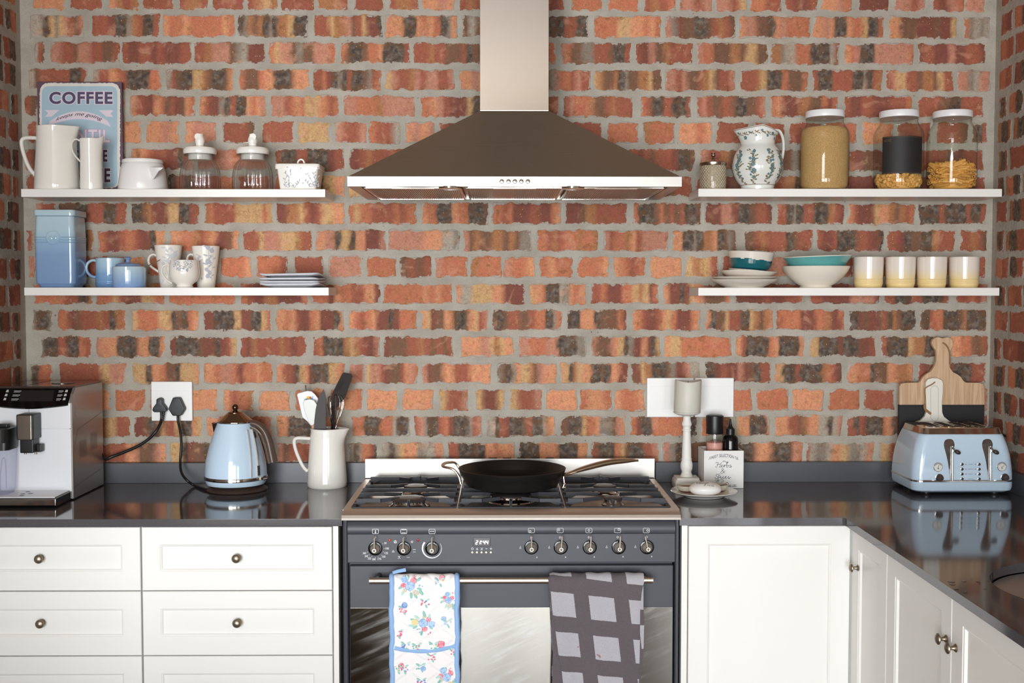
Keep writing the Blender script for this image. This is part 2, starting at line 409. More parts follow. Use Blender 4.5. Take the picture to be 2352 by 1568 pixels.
row(3, 97, 148, (80,104,'wrb'), (115,275,'pprrbpprrbbr'), (281,442,'rRRrrRrRRRrr'), (448,608,'rrcpppbgwRRR'), (616,775,'oyppbgbbpppo'), (781,942,'obkkbooOkkkkr'), (950,1108,'rrrcrrbbbrkbb'), (1190,1279,'prro'), (1288,1449,'pobbggrrrbkkr'), (1458,1593,'rRRpbbcrrrrr'), (1601,1762,'poobbbccbyybb'), (1771,1929,'ccgwwoookkkkwr'), (1939,2100,'Oopkkkpppppppo'), (2108,2262,'RrrRRRpRRrrrR'))
row(4, 159, 209, (65,201,'wbrrrrrkkr'), (212,370,'wrrOorkkkkoo'), (380,538,'wrbkkyycbkkbO'), (548,711,'obbboOOkkkbOOO'), (718,877,'rroRkgkrkkbgro'), (885,1045,'yprrcprpprrp'), (1053,1130,'OOpOO'), (1215,1358,'rkkbgpoorprr'), (1364,1521,'ycbbckgbbccybb'), (1529,1690,'pprpbbrcybrrp'), (1699,1857,'rrrcykkkobbbo'), (1865,2026,'rkkkrrrrkkgkrc'), (2034,2190,'rpyyrrbccbyrr'), (2198,2275,'ppgwpp'))
row(5, 219, 270, (57,85,'rb'), (130,287,'rrrrrooO'), (297,449,'OrrRROobrRbOo'), (457,613,'OrRRgkrkkOoOp'), (622,779,'ppproOoyyyOoro'), (790,953,'ppooocppppp'), (964,1112,'ooOprRRRykk'), (1230,1286,'rbr'), (1293,1453,'rpooocbbrcrrr'), (1470,1587,'orbkkrrkkkr'), (1598,1761,'rprbbrrbkkbbrp'), (1770,1925,'oORRRccbboRo'), (1938,2096,'rRRrrRRRrrro'), (2106,2258,'rrrrbbkkrrrr'))
row(6, 279, 330, (62,85,'rr'), (92,165,'oorr'), (170,243,'oooo'), (250,324,'OOOO'), (336,412,'OOpO'), (424,498,'Oppp'), (511,588,'rrrb'), (599,674,'rrrr'), (681,757,'yyyy'), (770,844,'prrp'), (847,923,'orrw'), (931,1001,'OpOp'), (1008,1085,'rRRR'), (1310,1384,'rrrr'), (1394,1467,'oooo'), (1477,1550,'cooo'), (1560,1637,'OOoO'), (1646,1720,'rrrr'), (1728,1803,'ooor'), (1812,1890,'rrrr'), (1895,1970,'oooo'), (1980,2050,'OOOo'), (2060,2140,'rrrr'), (2150,2225,'rrrb'), (2232,2268,'bkr'))
row(7, 341, 393, (57,110,'rbr'), (130,290,'rrrrrr'), (298,445,'ocOorrrRRkRp'), (455,612,'pppppporpppp'), (633,792,'rkkkrrkkkkRrr'), (802,960,'RRrcrrrorrkr'), (1440,1597,'rrRrbrrrRkkb'), (1607,1770,'prrcbrrrrr'), (1780,1940,'bbbgbbrrbbRR'), (1947,2095,'rRbbRRRrrr'), (2105,2258,'rrrrrbRRrrr'))
row(8, 402, 453, (60,125,'rrr'), (140,290,'rrrrr'), (300,375,'rrr'), (385,540,'kbrkbrrrrooo'), (545,622,'rror'), (632,795,'oooooccykyyOO'), (803,900,'yykpOoo'), (1480,1590,'rrrkbrrr'), (1600,1762,'rrRRRbbRbr'), (1772,1935,'rrcckkrrrRRR'), (1943,2100,'RRRRbRRRr'), (2110,2262,'rrrrrRRr'))
row(9, 465, 516, (80,127,'prr'), (137,293,'bbbkkrrrkkrr'), (302,458,'kkbcRRRyykkRr'), (468,628,'corrrryyyyyoy'), (634,791,'RRccyrRryyOO'), (798,957,'oyoorrrroroo'), (966,1124,'OookkkOookkkb'), (1130,1289,'ooroRRRrrRRoO'), (1297,1440,'RRRbccrrrrrr'), (1452,1610,'okkkbobrbrkkb'), (1617,1775,'RRRppRkkbrrR'), (1783,1940,'rrkgkrrkkkcrR'), (1946,2103,'OrRRRyOOcbcro'), (2110,2266,'kkkkrkkkkrkkr'))
row(10, 527, 578, (62,98,'rwr'), (106,216,'rrrkkkkc'), (226,381,'orRRroorRRkOO'), (390,550,'OOoocroORRbO'), (557,717,'rrrypppyyycrr'), (724,885,'OOppkyykOORRRp'), (890,1056,'ppppppOOOwwg'), (1062,1223,'pbcbbccbcbgg'), (1234,1373,'oorcrooocooc'), (1385,1537,'proocOrppppp'), (1545,1694,'OOkkgkccOkbgb'), (1710,1867,'bbrcrrrrkbrrr'), (1876,2030,'rRRrkkkbrrRRk'), (2037,2194,'rrRkbbkkcrrr'), (2203,2268,'rrcrb'))
row(11, 588, 638, (65,83,'pp'), (92,166,'rrrr'), (1822,1896,'rrrr'), (175,250,'rrrr'), (258,332,'rrOO'), (341,415,'oooo'), (424,499,'oooo'), (508,581,'oooO'), (588,661,'ooor'), (674,744,'rrrr'), (755,829,'pppp'), (841,911,'oooo'), (919,991,'brbr'), (998,1075,'pooo'), (1079,1153,'cooo'), (1156,1230,'pooO'), (1239,1315,'oOoo'), (1326,1401,'oooO'), (1407,1482,'Ooro'), (1491,1565,'OOOO'), (1576,1648,'ycyr'), (1657,1730,'rrrr'), (1740,1812,'pppp'), (1905,1960,'rrrr'), (2000,2080,'rrrr'), (2090,2165,'rrrr'), (2172,2225,'rrrr'), (2232,2265,'rr'))
row(12, 650, 699, (77,212,'oooooorrrkkc'), (221,381,'oooyrRRRyyoo'), (388,543,'oooooooooooo'), (552,708,'orRRccRRRRo'), (715,875,'oooROoorrOOR'), (878,1039,'oooooooOoOoo'), (1045,1206,'OwwyyyyOORRRR'), (1215,1346,'yOOokkkwgOooO'), (1356,1514,'rroRRRooycyRo'), (1523,1681,'ORRkRyOpbbbbO'), (1688,1850,'RRRRrRRrro'), (1858,2021,'rrRRRRRppppR'), (2030,2180,'rrkkkrrkkkkr'), (2196,2270,'rrorp'))
row(13, 710, 760, (75,122,'gkkg'), (133,290,'ooRbrrrcrkco'), (302,458,'yooooyykbkoO'), (467,624,'RRkkkkyRRkkyr'), (633,790,'OOoOrRRoORRRkO'), (799,957,'OoroORRkRooo'), (966,1122,'OyRbbOckkbOyrp'), (1130,1290,'bkbrrbbrookgo'), (1301,1442,'kkkOOOkbbbboR'), (1452,1609,'OorRRrOyoRRRoO'), (1619,1776,'OkbbyrrbkycbcO'), (1783,1940,'rooooRRRoocRRo'), (1949,2103,'kkRbRRbrkcbkkk'), (2112,2266,'bkrookkkbckkkb'))
row(14, 771, 820, (95,213,'gkkkrrkkkorr'), (222,380,'pOOOkkkbOOkkO'), (388,545,'RkkkkbRRkRry'), (553,706,'rRcrrrrcrRrr'), (719,875,'rokkkkcycrRRp'), (882,1042,'Rbbbrrcrbrbr'), (1057,1181,'OOOOppycyOO'), (1191,1346,'ppoooppkkkgg'), (1358,1517,'pbbbpOykgRRORky'), (1524,1682,'Oyyooooooooo'), (1689,1849,'OrkkkkoOkkkkO'), (1857,2012,'yykkkkRkkkbRRr'), (2022,2172,'rkkkkycckkkk'), (2182,2268,'OOoobbr'))
row(15, 832, 882, (70,122,'gkooo'), (134,292,'rrrrrrrryyppp'), (304,460,'yyykOOobbkyyyO'), (467,627,'OOoppoRooOoo'), (633,793,'OOrrRkyORkkbkyyOo'), (804,960,'pprwypprRbbbrOpo'), (967,1129,'pRbbOOrrrOOOO'), (1141,1280,'gbkgOyycbpOOO'), (1285,1442,'OykcyOOkkbkOORR'), (1450,1607,'bRyckkkbgRRpww'), (1617,1771,'kkRrRRpRbkrr'), (1779,1935,'OykkkrkkkkkcooRb'), (1944,2100,'OOoookbbbOOcccO'), (2107,2265,'rRbbbrrkkkkrrr'))
row(16, 893, 944, (70,98,'oo'), (105,172,'oooo'), (1490,1562,'oOoo'), (1570,1642,'oooo'), (2148,2222,'rppr'), (180,253,'OOOO'), (264,336,'oooo'), (344,416,'oOOO'), (427,500,'OOOO'), (512,584,'Oroc'), (594,667,'OOOO'), (678,750,'ooOO'), (757,833,'oOOo'), (840,914,'OOOO'), (924,998,'OOOO'), (1008,1079,'yrrp'), (1090,1162,'yRRy'), (1172,1245,'yrrp'), (1252,1326,'OOOO'), (1332,1405,'oOOo'), (1409,1481,'OooO'), (1650,1727,'pooo'), (1737,1812,'oooo'), (1819,1892,'OOOO'), (1903,1976,'oooo'), (1984,2055,'rrrr'), (2064,2138,'rrrr'), (2232,2270,'pp'))
row(17, 954, 1003, (72,172,'rrkkrrb'), (2075,2235,'rrkkrrookkrr'), (180,300,'rrrcyrr'), (309,463,'RRbkbyrrykkOy'), (472,627,'OOrrkrrrrp'), (636,792,'OOkkkkbbOOpw'), (806,942,'pookkkkooowkkg'), (952,1108,'rpgkkroRkkkgrp'), (1116,1275,'gwkrRkkkbrkkgcO'), (1285,1438,'bbkkkyooOgggbpO'), (1446,1602,'oRkkooooookk'), (1612,1682,'ogrb'), (1690,1768,'yOOkkkkO'), (1778,1934,'OOOrrbcOOwwkwp'), (1944,2065,'rrkrRkkkkoOkR'), (2245,2270,'rr'))
row(18, 1015, 1064, (225,383,'rrrrrOObbbpO'), (392,550,'yykRbbkooorr'), (560,626,'rrrr'), (635,790,'pbrrrrrrrrr'), (798,865,'ggkgoork'), (873,1020,'wgkgyOOOggwwpO'), (1030,1185,'rrkkkbkOOoOOO'), (1192,1349,'kkkkOOOOkkkkOO'), (1357,1512,'rbkkkoybkkkrrp'), (1523,1685,'pgkgbbbbbbr'), (1695,1842,'bkkbOOObkkkbpo'), (1852,2006,'rwgggwOOyygggwpO'), (2014,2060,'wyyrr'))
def brick_mesh(L, H, tones, rnd):
    """front face grid in (a, z, out); returns verts, faces, tone, char, edge"""
    nc = max(6, int(L / 0.0105)); e = 0.0045
    acs = [0, e] + [e + (L - 2 * e) * i / (nc - 1) for i in range(1, nc - 1)] + [L - e, L]
    zcs = [0, e, 0.014, H / 2, H - 0.014, H - e, H]
    na, nz = len(acs), len(zcs)
    def walk(n, amp):
        x = 0; o = []
        for _ in range(n):
            x = x * 0.55 + rnd.uniform(-amp, amp); o.append(x)
        return o
    jt, jb = walk(na, 0.0032), walk(na, 0.0032); jl, jr = walk(nz, 0.0034), walk(nz, 0.0034)
    rc = rnd.uniform(0.004, 0.012)                       # knocked-off corners
    v, f, tone, char, edge = [], [], [], [], []
    tilt = rnd.uniform(-0.0007, 0.0007); proud = rnd.uniform(0.0016, 0.0034)
    def sample(t):
        x = t * len(tones) - 0.5; i = int(math.floor(x)); fr = x - i
        a = tones[max(0, min(len(tones) - 1, i))]; b = tones[max(0, min(len(tones) - 1, i + 1))]
        fr = max(0, min(1, (fr - 0.28) / 0.44))
        ca, cb = lin(TONE[a]), lin(TONE[b])
        ka = 1.0 if a == 'k' else 0.42 if a in 'gb' else 0.0; kb = 1.0 if b == 'k' else 0.42 if b in 'gb' else 0.0
        return [ca[i] + (cb[i] - ca[i]) * fr for i in range(3)], ka + (kb - ka) * fr
    gain = rnd.uniform(0.9, 1.1); q0 = rnd.uniform(0, 6); wv = [0.0016 / L * sin(q0 + 1.6 * j) + rnd.uniform(-1, 1) * 0.0006 / L for j in range(len(zcs))]
    for j, z in enumerate(zcs):
        for i, a in enumerate(acs):
            ta, tz = a / L, z / H
            x = a + (jl[j] * (1 - ta) ** 6) + (jr[j] * ta ** 6)
            y = z + (jb[i] * (1 - tz) ** 4) + (jt[i] * tz ** 4)
            if j in (0, nz - 1):
                dx = min(a, L - a)
                if dx < rc: y += (rc - dx) * 0.55 * (1 if j == 0 else -1)
            outer = i in (0, na - 1) or j in (0, nz - 1)
            o = -0.0012 if outer else proud + tilt * (ta - 0.5) * 2 + rnd.uniform(-0.0005, 0.0005)
            v.append((x, y, o)); c, k = sample(ta + rnd.uniform(-0.008, 0.008) + wv[j])
            k *= (0.55 if j in (0, 1, nz - 2, nz - 1) else 1.0) * rnd.uniform(0.8, 1.1)
            tone.append([q * gain for q in c]); char.append(k); edge.append(0.0 if outer else min(a, L - a, z, H - z))
    for j in range(nz - 1):
        for i in range(na - 1): f.append((j * na + i, j * na + i + 1, (j + 1) * na + i + 1, (j + 1) * na + i))
    ring = [i for i in range(na)] + [j * na + na - 1 for j in range(1, nz)] + [(nz - 1) * na + i for i in range(na - 2, -1, -1)] + [j * na for j in range(nz - 2, 0, -1)]
    base = len(v)
    for r in ring:
        v.append((v[r][0], v[r][1], -0.004)); tone.append(tone[r]); char.append(0); edge.append(0)
    n = len(ring)
    for q in range(n): f.append((ring[(q + 1) % n], ring[q], base + q, base + (q + 1) % n))
    return v, f, tone, char, edge
def put_brick(parent, a0, a1, z0, z1, tones, mp, rnd, acc=None):
    v, f, tone, char, edge = brick_mesh(a1 - a0, z1 - z0, tones, rnd)
    v = [mp(a0 + p[0], z0 + p[1], p[2]) for p in v]
    if acc is not None:
        off = len(acc[0]); acc[0].extend(v); acc[1].extend([tuple(off + i for i in q) for q in f])
        acc[2].extend(tone); acc[3].extend(char); acc[4].extend(edge); return
    brick_obj('brick', v, f, tone, char, edge, parent)
def brick_obj(name, v, f, tone, char, edge, parent):
    me = bpy.data.meshes.new(name); me.from_pydata(v, [], f); me.materials.append(BRICK)
    at = me.attributes.new('tone', 'FLOAT_COLOR', 'POINT'); at.data.foreach_set('color', [x for c in tone for x in (c[0], c[1], c[2], 1)])
    at = me.attributes.new('char', 'FLOAT', 'POINT'); at.data.foreach_set('value', char)
    at = me.attributes.new('edge', 'FLOAT', 'POINT'); at.data.foreach_set('value', edge)
    me.polygons.foreach_set('use_smooth', [True] * len(me.polygons)); me.set_sharp_from_angle(angle=radians(60)); me.update()
    return link(bpy.data.objects.new(name, me), parent)
CEIL = 3.0
def slab(name, x0, x1, y0, y1, z0, z1, m, kind='structure'):
    return tag(MB().box(x0, x1, y0, y1, z0, z1).build(name, m, smooth=False), kind=kind)
wall = slab('wall_back', XL - 0.12, XR + 0.12, 0.0, 0.12, 0.0, CEIL, MORT)
back = lambda a, z, o: (a, -o, z)
rb = random.Random(11)
course = {}
for k, (v0, v1, bricks) in ROWS.items():
    z1, z0 = Zt(v0, 0), Zt(v1, 0); course[k] = (z0, z1)
    for (u0, u1, tones) in bricks:
        a0, a1 = X(u0, 0, (v0 + v1) / 2), X(u1, 0, (v0 + v1) / 2)
        put_brick(wall, a0, a1, z0 + rb.uniform(-.001, .001), z1 + rb.uniform(-.001, .001), tones, back, rb)
MIX = ['rrrRRrrr', 'oorrkkro', 'OOooOOoO', 'rkkrrkkr', 'ccrrbbcr', 'pprrpprr', 'yykkcckr', 'RRrrRRbb', 'ookkoorr', 'rrkkrrkk', 'obbooRRo', 'kkrrokkr']
pitch = (course[2][0] - course[17][0]) / 15; top1 = course[1][1]; hgt = course[5][1] - course[5][0]
acc = ([], [], [], [], [])
for k in range(1, 7):                                       # courses above the picture, joined
    z0 = course[1][0] + k * pitch; a = XL + (0.11 if k % 2 else 0.0)
    while a < XR - 0.1:
        put_brick(None, a, min(a + 0.215, XR - 0.01), z0, z0 + hgt, rb.choice(MIX), back, rb, acc); a += 0.228
tag(brick_obj('brick_courses', *acc, wall), kind='stuff')
# side walls
for side, x, mp in (('left', XL, lambda a, z, o: (XL + o * 0.4, -a, z)), ('right', XR, lambda a, z, o: (XR - o * 0.4, -a, z))):
    wl = slab('wall_' + side, *((XL - 0.12, XL) if side == 'left' else (XR, XR + 0.12)), -3.0, 0.0, 0.0, CEIL, MORT)
    rs = random.Random(5 if side == 'left' else 9); acc = ([], [], [], [], [])
    DK = ['RRkkRRrr', 'kkrrkkRR', 'rrRRkkbb', 'ookkrrkk', 'rrrrRRrr', 'ckkrrbbr', 'oorrbbrr']
    for k in range(-5, 21):
        z0 = course[1][0] - (k - 1) * pitch + rs.uniform(-.004, .004)
        if z0 > CEIL - 0.08 or z0 < 0.95: continue
        a = 0.028 + rs.uniform(0, 0.012); first = True
        while a < 2.9:
            header = first or (k % 5 == 1) or rs.random() < 0.55
            L = rs.uniform(0.095, 0.108) if header else rs.uniform(0.205, 0.22)
            if first: L *= rs.uniform(0.45, 1.0)
            t = rs.choice(DK); t = t[:4] if header else t
            if 1 <= k <= 18 and a < 0.75: put_brick(wl, a, a + L, z0, z0 + hgt, t, mp, rs)
            elif a < 1.6: put_brick(wl, a, a + L, z0, z0 + hgt, t, mp, rs, acc)
            a += L + rs.uniform(0.009, 0.014); first = False
    tag(brick_obj('brick_courses', *acc, wl), kind='stuff')
# rest of the room, behind the camera: plastered walls, boarded ceiling, polished floor, two glazed doors
PLAST_W = mat('plaster', (206, 198, 186), 0.8, var=0.03)
def wood_floor():
    m = bpy.data.materials.new('polished_boards'); m.use_nodes = True; nt = m.node_tree; b = nt.nodes['Principled BSDF']
    vec = N(nt, 'ShaderNodeTexCoord').outputs['Object']
    n = noise_(nt, scaled(nt, vec, (14, 1.5, 1)), 3, 5, 0.6)
    nt.links.new(mixc(nt, n, lin((92, 64, 42)), lin((142, 104, 70))), b.inputs['Base Color'])
    b.inputs['Roughness'].default_value = 0.22; b.inputs['Coat Weight'].default_value = 0.3; b.inputs['Coat Roughness'].default_value = 0.2; return m
FLOORM = wood_floor()
CEILM = mat('ceiling_boards', (172, 158, 140), 0.6, var=0.08)
slab('floor', -4.2, 4.2, REAR - 3, 0.0, -0.1, 0.0, FLOORM)
slab('ceiling', -4.2, 4.2, REAR, 0.12, CEIL, CEIL + 0.1, CEILM)
slab('wall_left_rear', -4.3, -4.2, REAR, -3.0, 0, CEIL, PLAST_W); slab('wall_right_rear', 4.2, 4.3, REAR, -3.0, 0, CEIL, PLAST_W)
slab('wall_left_return', -4.2, XL - 0.12, -3.1, -3.0, 0, CEIL, PLAST_W); slab('wall_right_return', XR + 0.12, 4.2, -3.1, -3.0, 0, CEIL, PLAST_W)
rw = MB(); xs = [-4.3] + [x for d in DOORS for x in d[:2]] + [4.3]
for i in range(0, len(xs), 2): rw.box(xs[i], xs[i + 1], REAR - 0.1, REAR, 0, CEIL)
for a, b, h in DOORS: rw.box(a, b, REAR - 0.1, REAR, h, CEIL)
tag(rw.build('wall_rear', PLAST_W, smooth=False), kind='structure')
for i, (a, b, h) in enumerate(DOORS):
    g = MB(); mid = (a + b) / 2
    for x in (a + 0.03, mid - 0.035, mid + 0.035, b - 0.03): g.box(x - 0.03, x + 0.03, REAR - 0.06, REAR - 0.02, 0.0, 2.5)
    for z in (0.06, 1.1, 2.16, h - .04): g.box(a, b, REAR - 0.055, REAR - 0.025, z - 0.03, z + 0.03)
    tag(g.build('door_%d' % (i + 1), mat('door_frame_white_%d' % i, (232, 230, 224), 0.4), smooth=False), kind='structure')
isl = MB().box(-2.6, -0.42, -3.1, -2.45, 0.0, 0.50).box(-2.6, -0.405, -3.1, -2.435, 0.0, 0.11).box(-2.6, -0.412, -3.1, -2.442, 0.11, 0.125)  # unseen kitchen island mirrored in the oven glass, lowered to shade the drawers less
tag(isl.build('wall_island', mat('island_paint', (206, 188, 150), 0.5), smooth=False), kind='structure')
# ------------------------------------------------------------------ worktops, cabinets, shelves, sink
CT = 0.896                                                   # worktop height
def quartz():
    m = bpy.data.materials.new('dark_quartz'); m.use_nodes = True; nt = m.node_tree; b = nt.nodes['Principled BSDF']
    vec = N(nt, 'ShaderNodeTexCoord').outputs['Object']
    n = noise_(nt, vec, 520, 2); n2 = noise_(nt, vec, 14, 4, 0.6)
    c = mixc(nt, sstep(nt, n, 0.58, 0.72), lin((82, 80, 84)), lin((104, 102, 106)))
    nt.links.new(c, b.inputs['Base Color']); nt.links.new(math_(nt, 'MULTIPLY_ADD', n2, 0.06, 0.05), b.inputs['Roughness'])
    b.inputs['Specular IOR Level'].default_value = 0.6; return m
QUARTZ = quartz()
QUARTZU = mat('dark_quartz_honed', (80, 81, 86), 0.34, var=.05, vscale=20)
SINKM = steel_material('sink_steel', (212, 210, 206), 0.38, 1)
RNG0, RNG1 = -0.4255, 0.4805                                 # range bay
def worktop_shape(outline, hole, z0, z1):
    b = bmesh.new(); ed = []
    def loop(pts):
        vs = [b.verts.new((x, y, z1)) for x, y in pts]
        return [b.edges.new((vs[i], vs[(i + 1) % len(vs)])) for i in range(len(vs))]
    ed += loop(outline)
    if hole: ed += loop(hole)
    bmesh.ops.triangle_fill(b, use_beauty=True, use_dissolve=False, edges=ed)
    r = bmesh.ops.extrude_face_region(b, geom=list(b.faces))
    for e in r['geom']:
        if isinstance(e, bmesh.types.BMVert): e.co.z = z0
    bmesh.ops.recalc_face_normals(b, faces=b.faces)
    return b
wl_ = thing('worktop', 'dark grey stone worktop with the coffee machine, kettle and utensil pitcher on it', 'worktop', (-0.95, -0.3, CT))
MB().box(XL + 0.001, RNG0, -0.600, -0.006, CT - 0.020, CT, 0.0007).build('slab', QUARTZ, wl_)
MB().box(XL + 0.001, RNG0 + 0.0, -0.026, -0.006, CT, CT + 0.064, 0.0012).build('upstand', QUARTZU, wl_)
wr_ = thing('worktop', 'dark grey L shaped stone worktop with the toaster and round sink in it', 'worktop', (0.95, -0.3, CT))
SX, SY, SR = 1.250, -1.330, 0.225
hole = [(SX + SR * cos(2 * pi * i / 56), SY + SR * sin(2 * pi * i / 56)) for i in range(56)]
RF = 0.925                                                   # front edge of the right run
out = [(RNG1, -0.006), (XR - 0.001, -0.006), (XR - 0.001, -2.6), (RF, -2.6), (RF, -0.606), (RF - 0.006, -0.600), (RNG1, -0.600)]
MB().bm(worktop_shape(out, hole, CT - 0.020, CT)).build('slab', QUARTZ, wr_, smooth=False)
MB().box(RNG1 + 0.012, XR - 0.001, -0.026, -0.006, CT, CT + 0.064, 0.0012).build('upstand', QUARTZU, wr_)
MB().box(XR - 0.021, XR - 0.001, -2.6, -0.027, CT, CT + 0.064, 0.0012).build('upstand', QUARTZU, wr_)
sk = thing('sink', 'round steel sink bowl set under the right worktop', 'sink', (SX, SY, CT - 0.2))
MB().lathe([(SR + 0.012, CT - 0.0215), (SR - 0.004, CT - 0.0215), (SR - 0.010, CT - 0.03), (SR - 0.016, CT - 0.15), (SR - 0.05, CT - 0.176), (0.04, CT - 0.18), (0.038, CT - 0.186), (0, CT - 0.186)], (SX, SY, 0), 56).build('bowl', SINKM, sk)
MB().lathe([(0.036, CT - 0.1855), (0.03, CT - 0.181), (0, CT - 0.183)], (SX, SY, 0), 24).build('drain', CHROME, sk)
dr = MB(); rd = random.Random(3)
for u, v, r in ((2185,1336,9),(2187,1342,8),(2214,1335,7),(2246,1336,6),(2196,1353,6),(2217,1361,5),(2262,1352,4),(2250,1340,3),(2230,1330,3),(2270,1334,3),(2280,1336,3)):
    d = ROT @ Vector(((u - 1176) / FPX, -(v - 784) / FPX, -1)); p = CAMP + d * ((CT - CAMP.z) / d.z); q = r * 0.00085
    dr.lathe([(q, CT + 0.0001), (q * 0.93, CT + 0.0007), (q * 0.6, CT + 0.0014), (0, CT + 0.0016)], (p.x, p.y, 0), 14)
tag(dr.build('water_drops', glass_material('water', (0.9, 0.9, 0.9), (0.5, 0.5, 0.5), 1.33)), 'small drops of water on the dark worktop beside the sink', 'water', kind='stuff')
# --- cabinet fronts
def panel_front(mb, x0, x1, z0, z1, y, fx, fz0, fz1, dirx=(1, 0), t=0.019, rec=0.0065, bw=0.008):
    """flat frame with a recessed, bevelled field; local (a along, d outwards) mapped by dirx"""
    def pt(a, d, z):
        return Vector((a, y - d, z)) if dirx == (1, 0) else Vector((y - d, a, z))
    A = [(x0, z0), (x1, z0), (x1, z1), (x0, z1)]
    B = [(x0 + fx, z0 + fz0), (x1 - fx, z0 + fz0), (x1 - fx, z1 - fz1), (x0 + fx, z1 - fz1)]
    def ins(L, k): return [(L[0][0] + k, L[0][1] + k), (L[1][0] - k, L[1][1] + k), (L[2][0] - k, L[2][1] - k), (L[3][0] + k, L[3][1] - k)]
    e = 0.0018
    loops = [[pt(a, 0, z) for a, z in A], [pt(a, t - e, z) for a, z in A], [pt(a, t, z) for a, z in ins(A, e)], [pt(a, t, z) for a, z in B],
             [pt(a, t - 0.0015, z) for a, z in ins(B, 0.0012)], [pt(a, t - 0.0025, z) for a, z in ins(B, bw * 0.45)], [pt(a, t - rec, z) for a, z in ins(B, bw * 0.75)], [pt(a, t - rec, z) for a, z in ins(B, bw * 1.5)]]
    mb.loft(loops); mb.hard = True
def knob_prof():
    return [(0.0085, 0), (0.009, 0.001), (0.0075, 0.0028), (0.0045, 0.006), (0.004, 0.011), (0.0048, 0.0145), (0.0098, 0.0155), (0.0122, 0.0175), (0.0118, 0.0195), (0.0085, 0.0225), (0.004, 0.0242), (0, 0.0247)]
FY = -0.578                                                  # carcass front plane; fronts are 19 mm proud of it
def drawer_unit(x0, x1, label, knob_u):
    t = thing('drawer_unit', label, 'cabinet', ((x0 + x1) / 2, -0.3, 0), 'cream drawer units left of the cooker')
    MB().box(x0, x1, FY, -0.01, 0.09, CT - 0.0205).build('carcass', WHITE, t)
    MB().box(x0, x1, FY + 0.05, FY + 0.065, 0.0, 0.09).build('plinth', WHITE, t)
    zs = [CT - 0.0225, CT - 0.0225 - 0.1725, CT - 0.0225 - 0.1725 - 0.1765, 0.335, 0.095]
    y = FY - 0.019
    for i in range(4):
        m = MB(); z1, z0 = zs[i] - (0.0012 if i else 0), zs[i + 1] + 0.0012
        panel_front(m, x0 + 0.0016, x1 - 0.0016, z0, z1, FY, 0.048, 0.052, 0.047)
        d = m.build('drawer', WHITE, t, ang=25)
        kz = (z0 + z1) / 2 + 0.0025
        MB().lathe(knob_prof(), ((x0 + x1) / 2 + 0.0, y + 0.0065 , kz), 24, '-Y').build('knob', BRASS, d)
    return t
xb = X(324, -0.6, 1300); xc = X(763.5, -0.6, 1300)
wunit = xc - xb
drawer_unit(xb, xc, 'cream drawer unit next to the cooker, its edge beside the white filler strip', 0)
drawer_unit(XL + 0.002, xb - 0.0012, 'cream drawer unit at the far end under the coffee machine', 0)
def filler(x0, x1, label):
    tag(MB().box(x0, x1, FY - 0.017, FY + 0.02, 0.0, CT - 0.021, 0.001).build('filler_strip', WHITE), label, 'panel', 'narrow cream strips beside the cooker')
filler(xc + 0.0015, X(777, -0.6, 1300), 'narrow cream filler strip between drawer unit and cooker')
filler(X(1566, -0.6, 1300), X(1579.5, -0.6, 1300), 'narrow cream filler strip between cooker and cupboard door')
# corner cupboard right of the range
c0, c1 = X(1582, -0.6, 1300), 0.944
t = thing('corner_cupboard', 'cream cupboard with one wide panelled door right of the cooker', 'cabinet', ((c0 + c1) / 2, -0.3, 0))
MB().box(c0 - 0.002, XR - 0.004, FY, -0.01, 0.09, CT - 0.0205).build('carcass', WHITE, t)
m = MB(); panel_front(m, c0, c1 - 0.0015, 0.095, CT - 0.0225, FY, 0.052, 0.06, 0.0485); m.build('door', WHITE, t, ang=25)
MB().box(c0, XR - 0.004, FY + 0.05, FY + 0.065, 0, 0.09).build('plinth', WHITE, t)
# right run, doors facing the room
def depth_of(u, x): return CAMP.y + PX(u, x, 1300).y - CAMP.y
XF = 0.946
def side_cupboard(ys, label, knobs):
    y0, y1 = ys[-1], ys[0]
    t = thing('sink_cupboard' if len(ys) > 2 else 'narrow_cupboard', label, 'cabinet', (1.2, (y0 + y1) / 2, 0), 'cream cupboards of the right run')
    MB().box(XF + 0.019, XR - 0.004, y0, y1, 0.09, CT - (0.0205 if len(ys) == 2 else 0.225)).build('carcass', WHITE, t)
    MB().box(XF + 0.07, XF + 0.085, y0, y1, 0, 0.09).build('plinth', WHITE, t)
    for i in range(len(ys) - 1):
        m = MB(); panel_front(m, ys[i + 1] + 0.0015, ys[i] - 0.0015, 0.095, CT - 0.0225, XF + 0.019, 0.055, 0.06, 0.052, (0, 1), bw=0.011, rec=0.008)
        d = m.build('door', WHITE, t, ang=25)
        ky, kz = knobs[i]
        MB().lathe(knob_prof(), (XF, ky, kz), 24, '-X').build('knob', BRASS, d)
q = PX(1971, XF, 1304); yk0 = q.y
yA = -0.600; yB = PX(2036, XF, 1400).y; yC = PX(2186, XF, 1450).y; yD = yC - (yB - yC)
k1 = PX(2174, XF, 1467); k2 = PX(2196, XF, 1488)
side_cupboard([yA, yB], 'narrow cream cupboard door in the inner corner of the right run', [(q.y, q.z)])
side_cupboard([yB - 0.002, yC, yD], 'cream double door cupboard under the round sink', [(k1.y, k1.z), (k2.y, k2.z)])
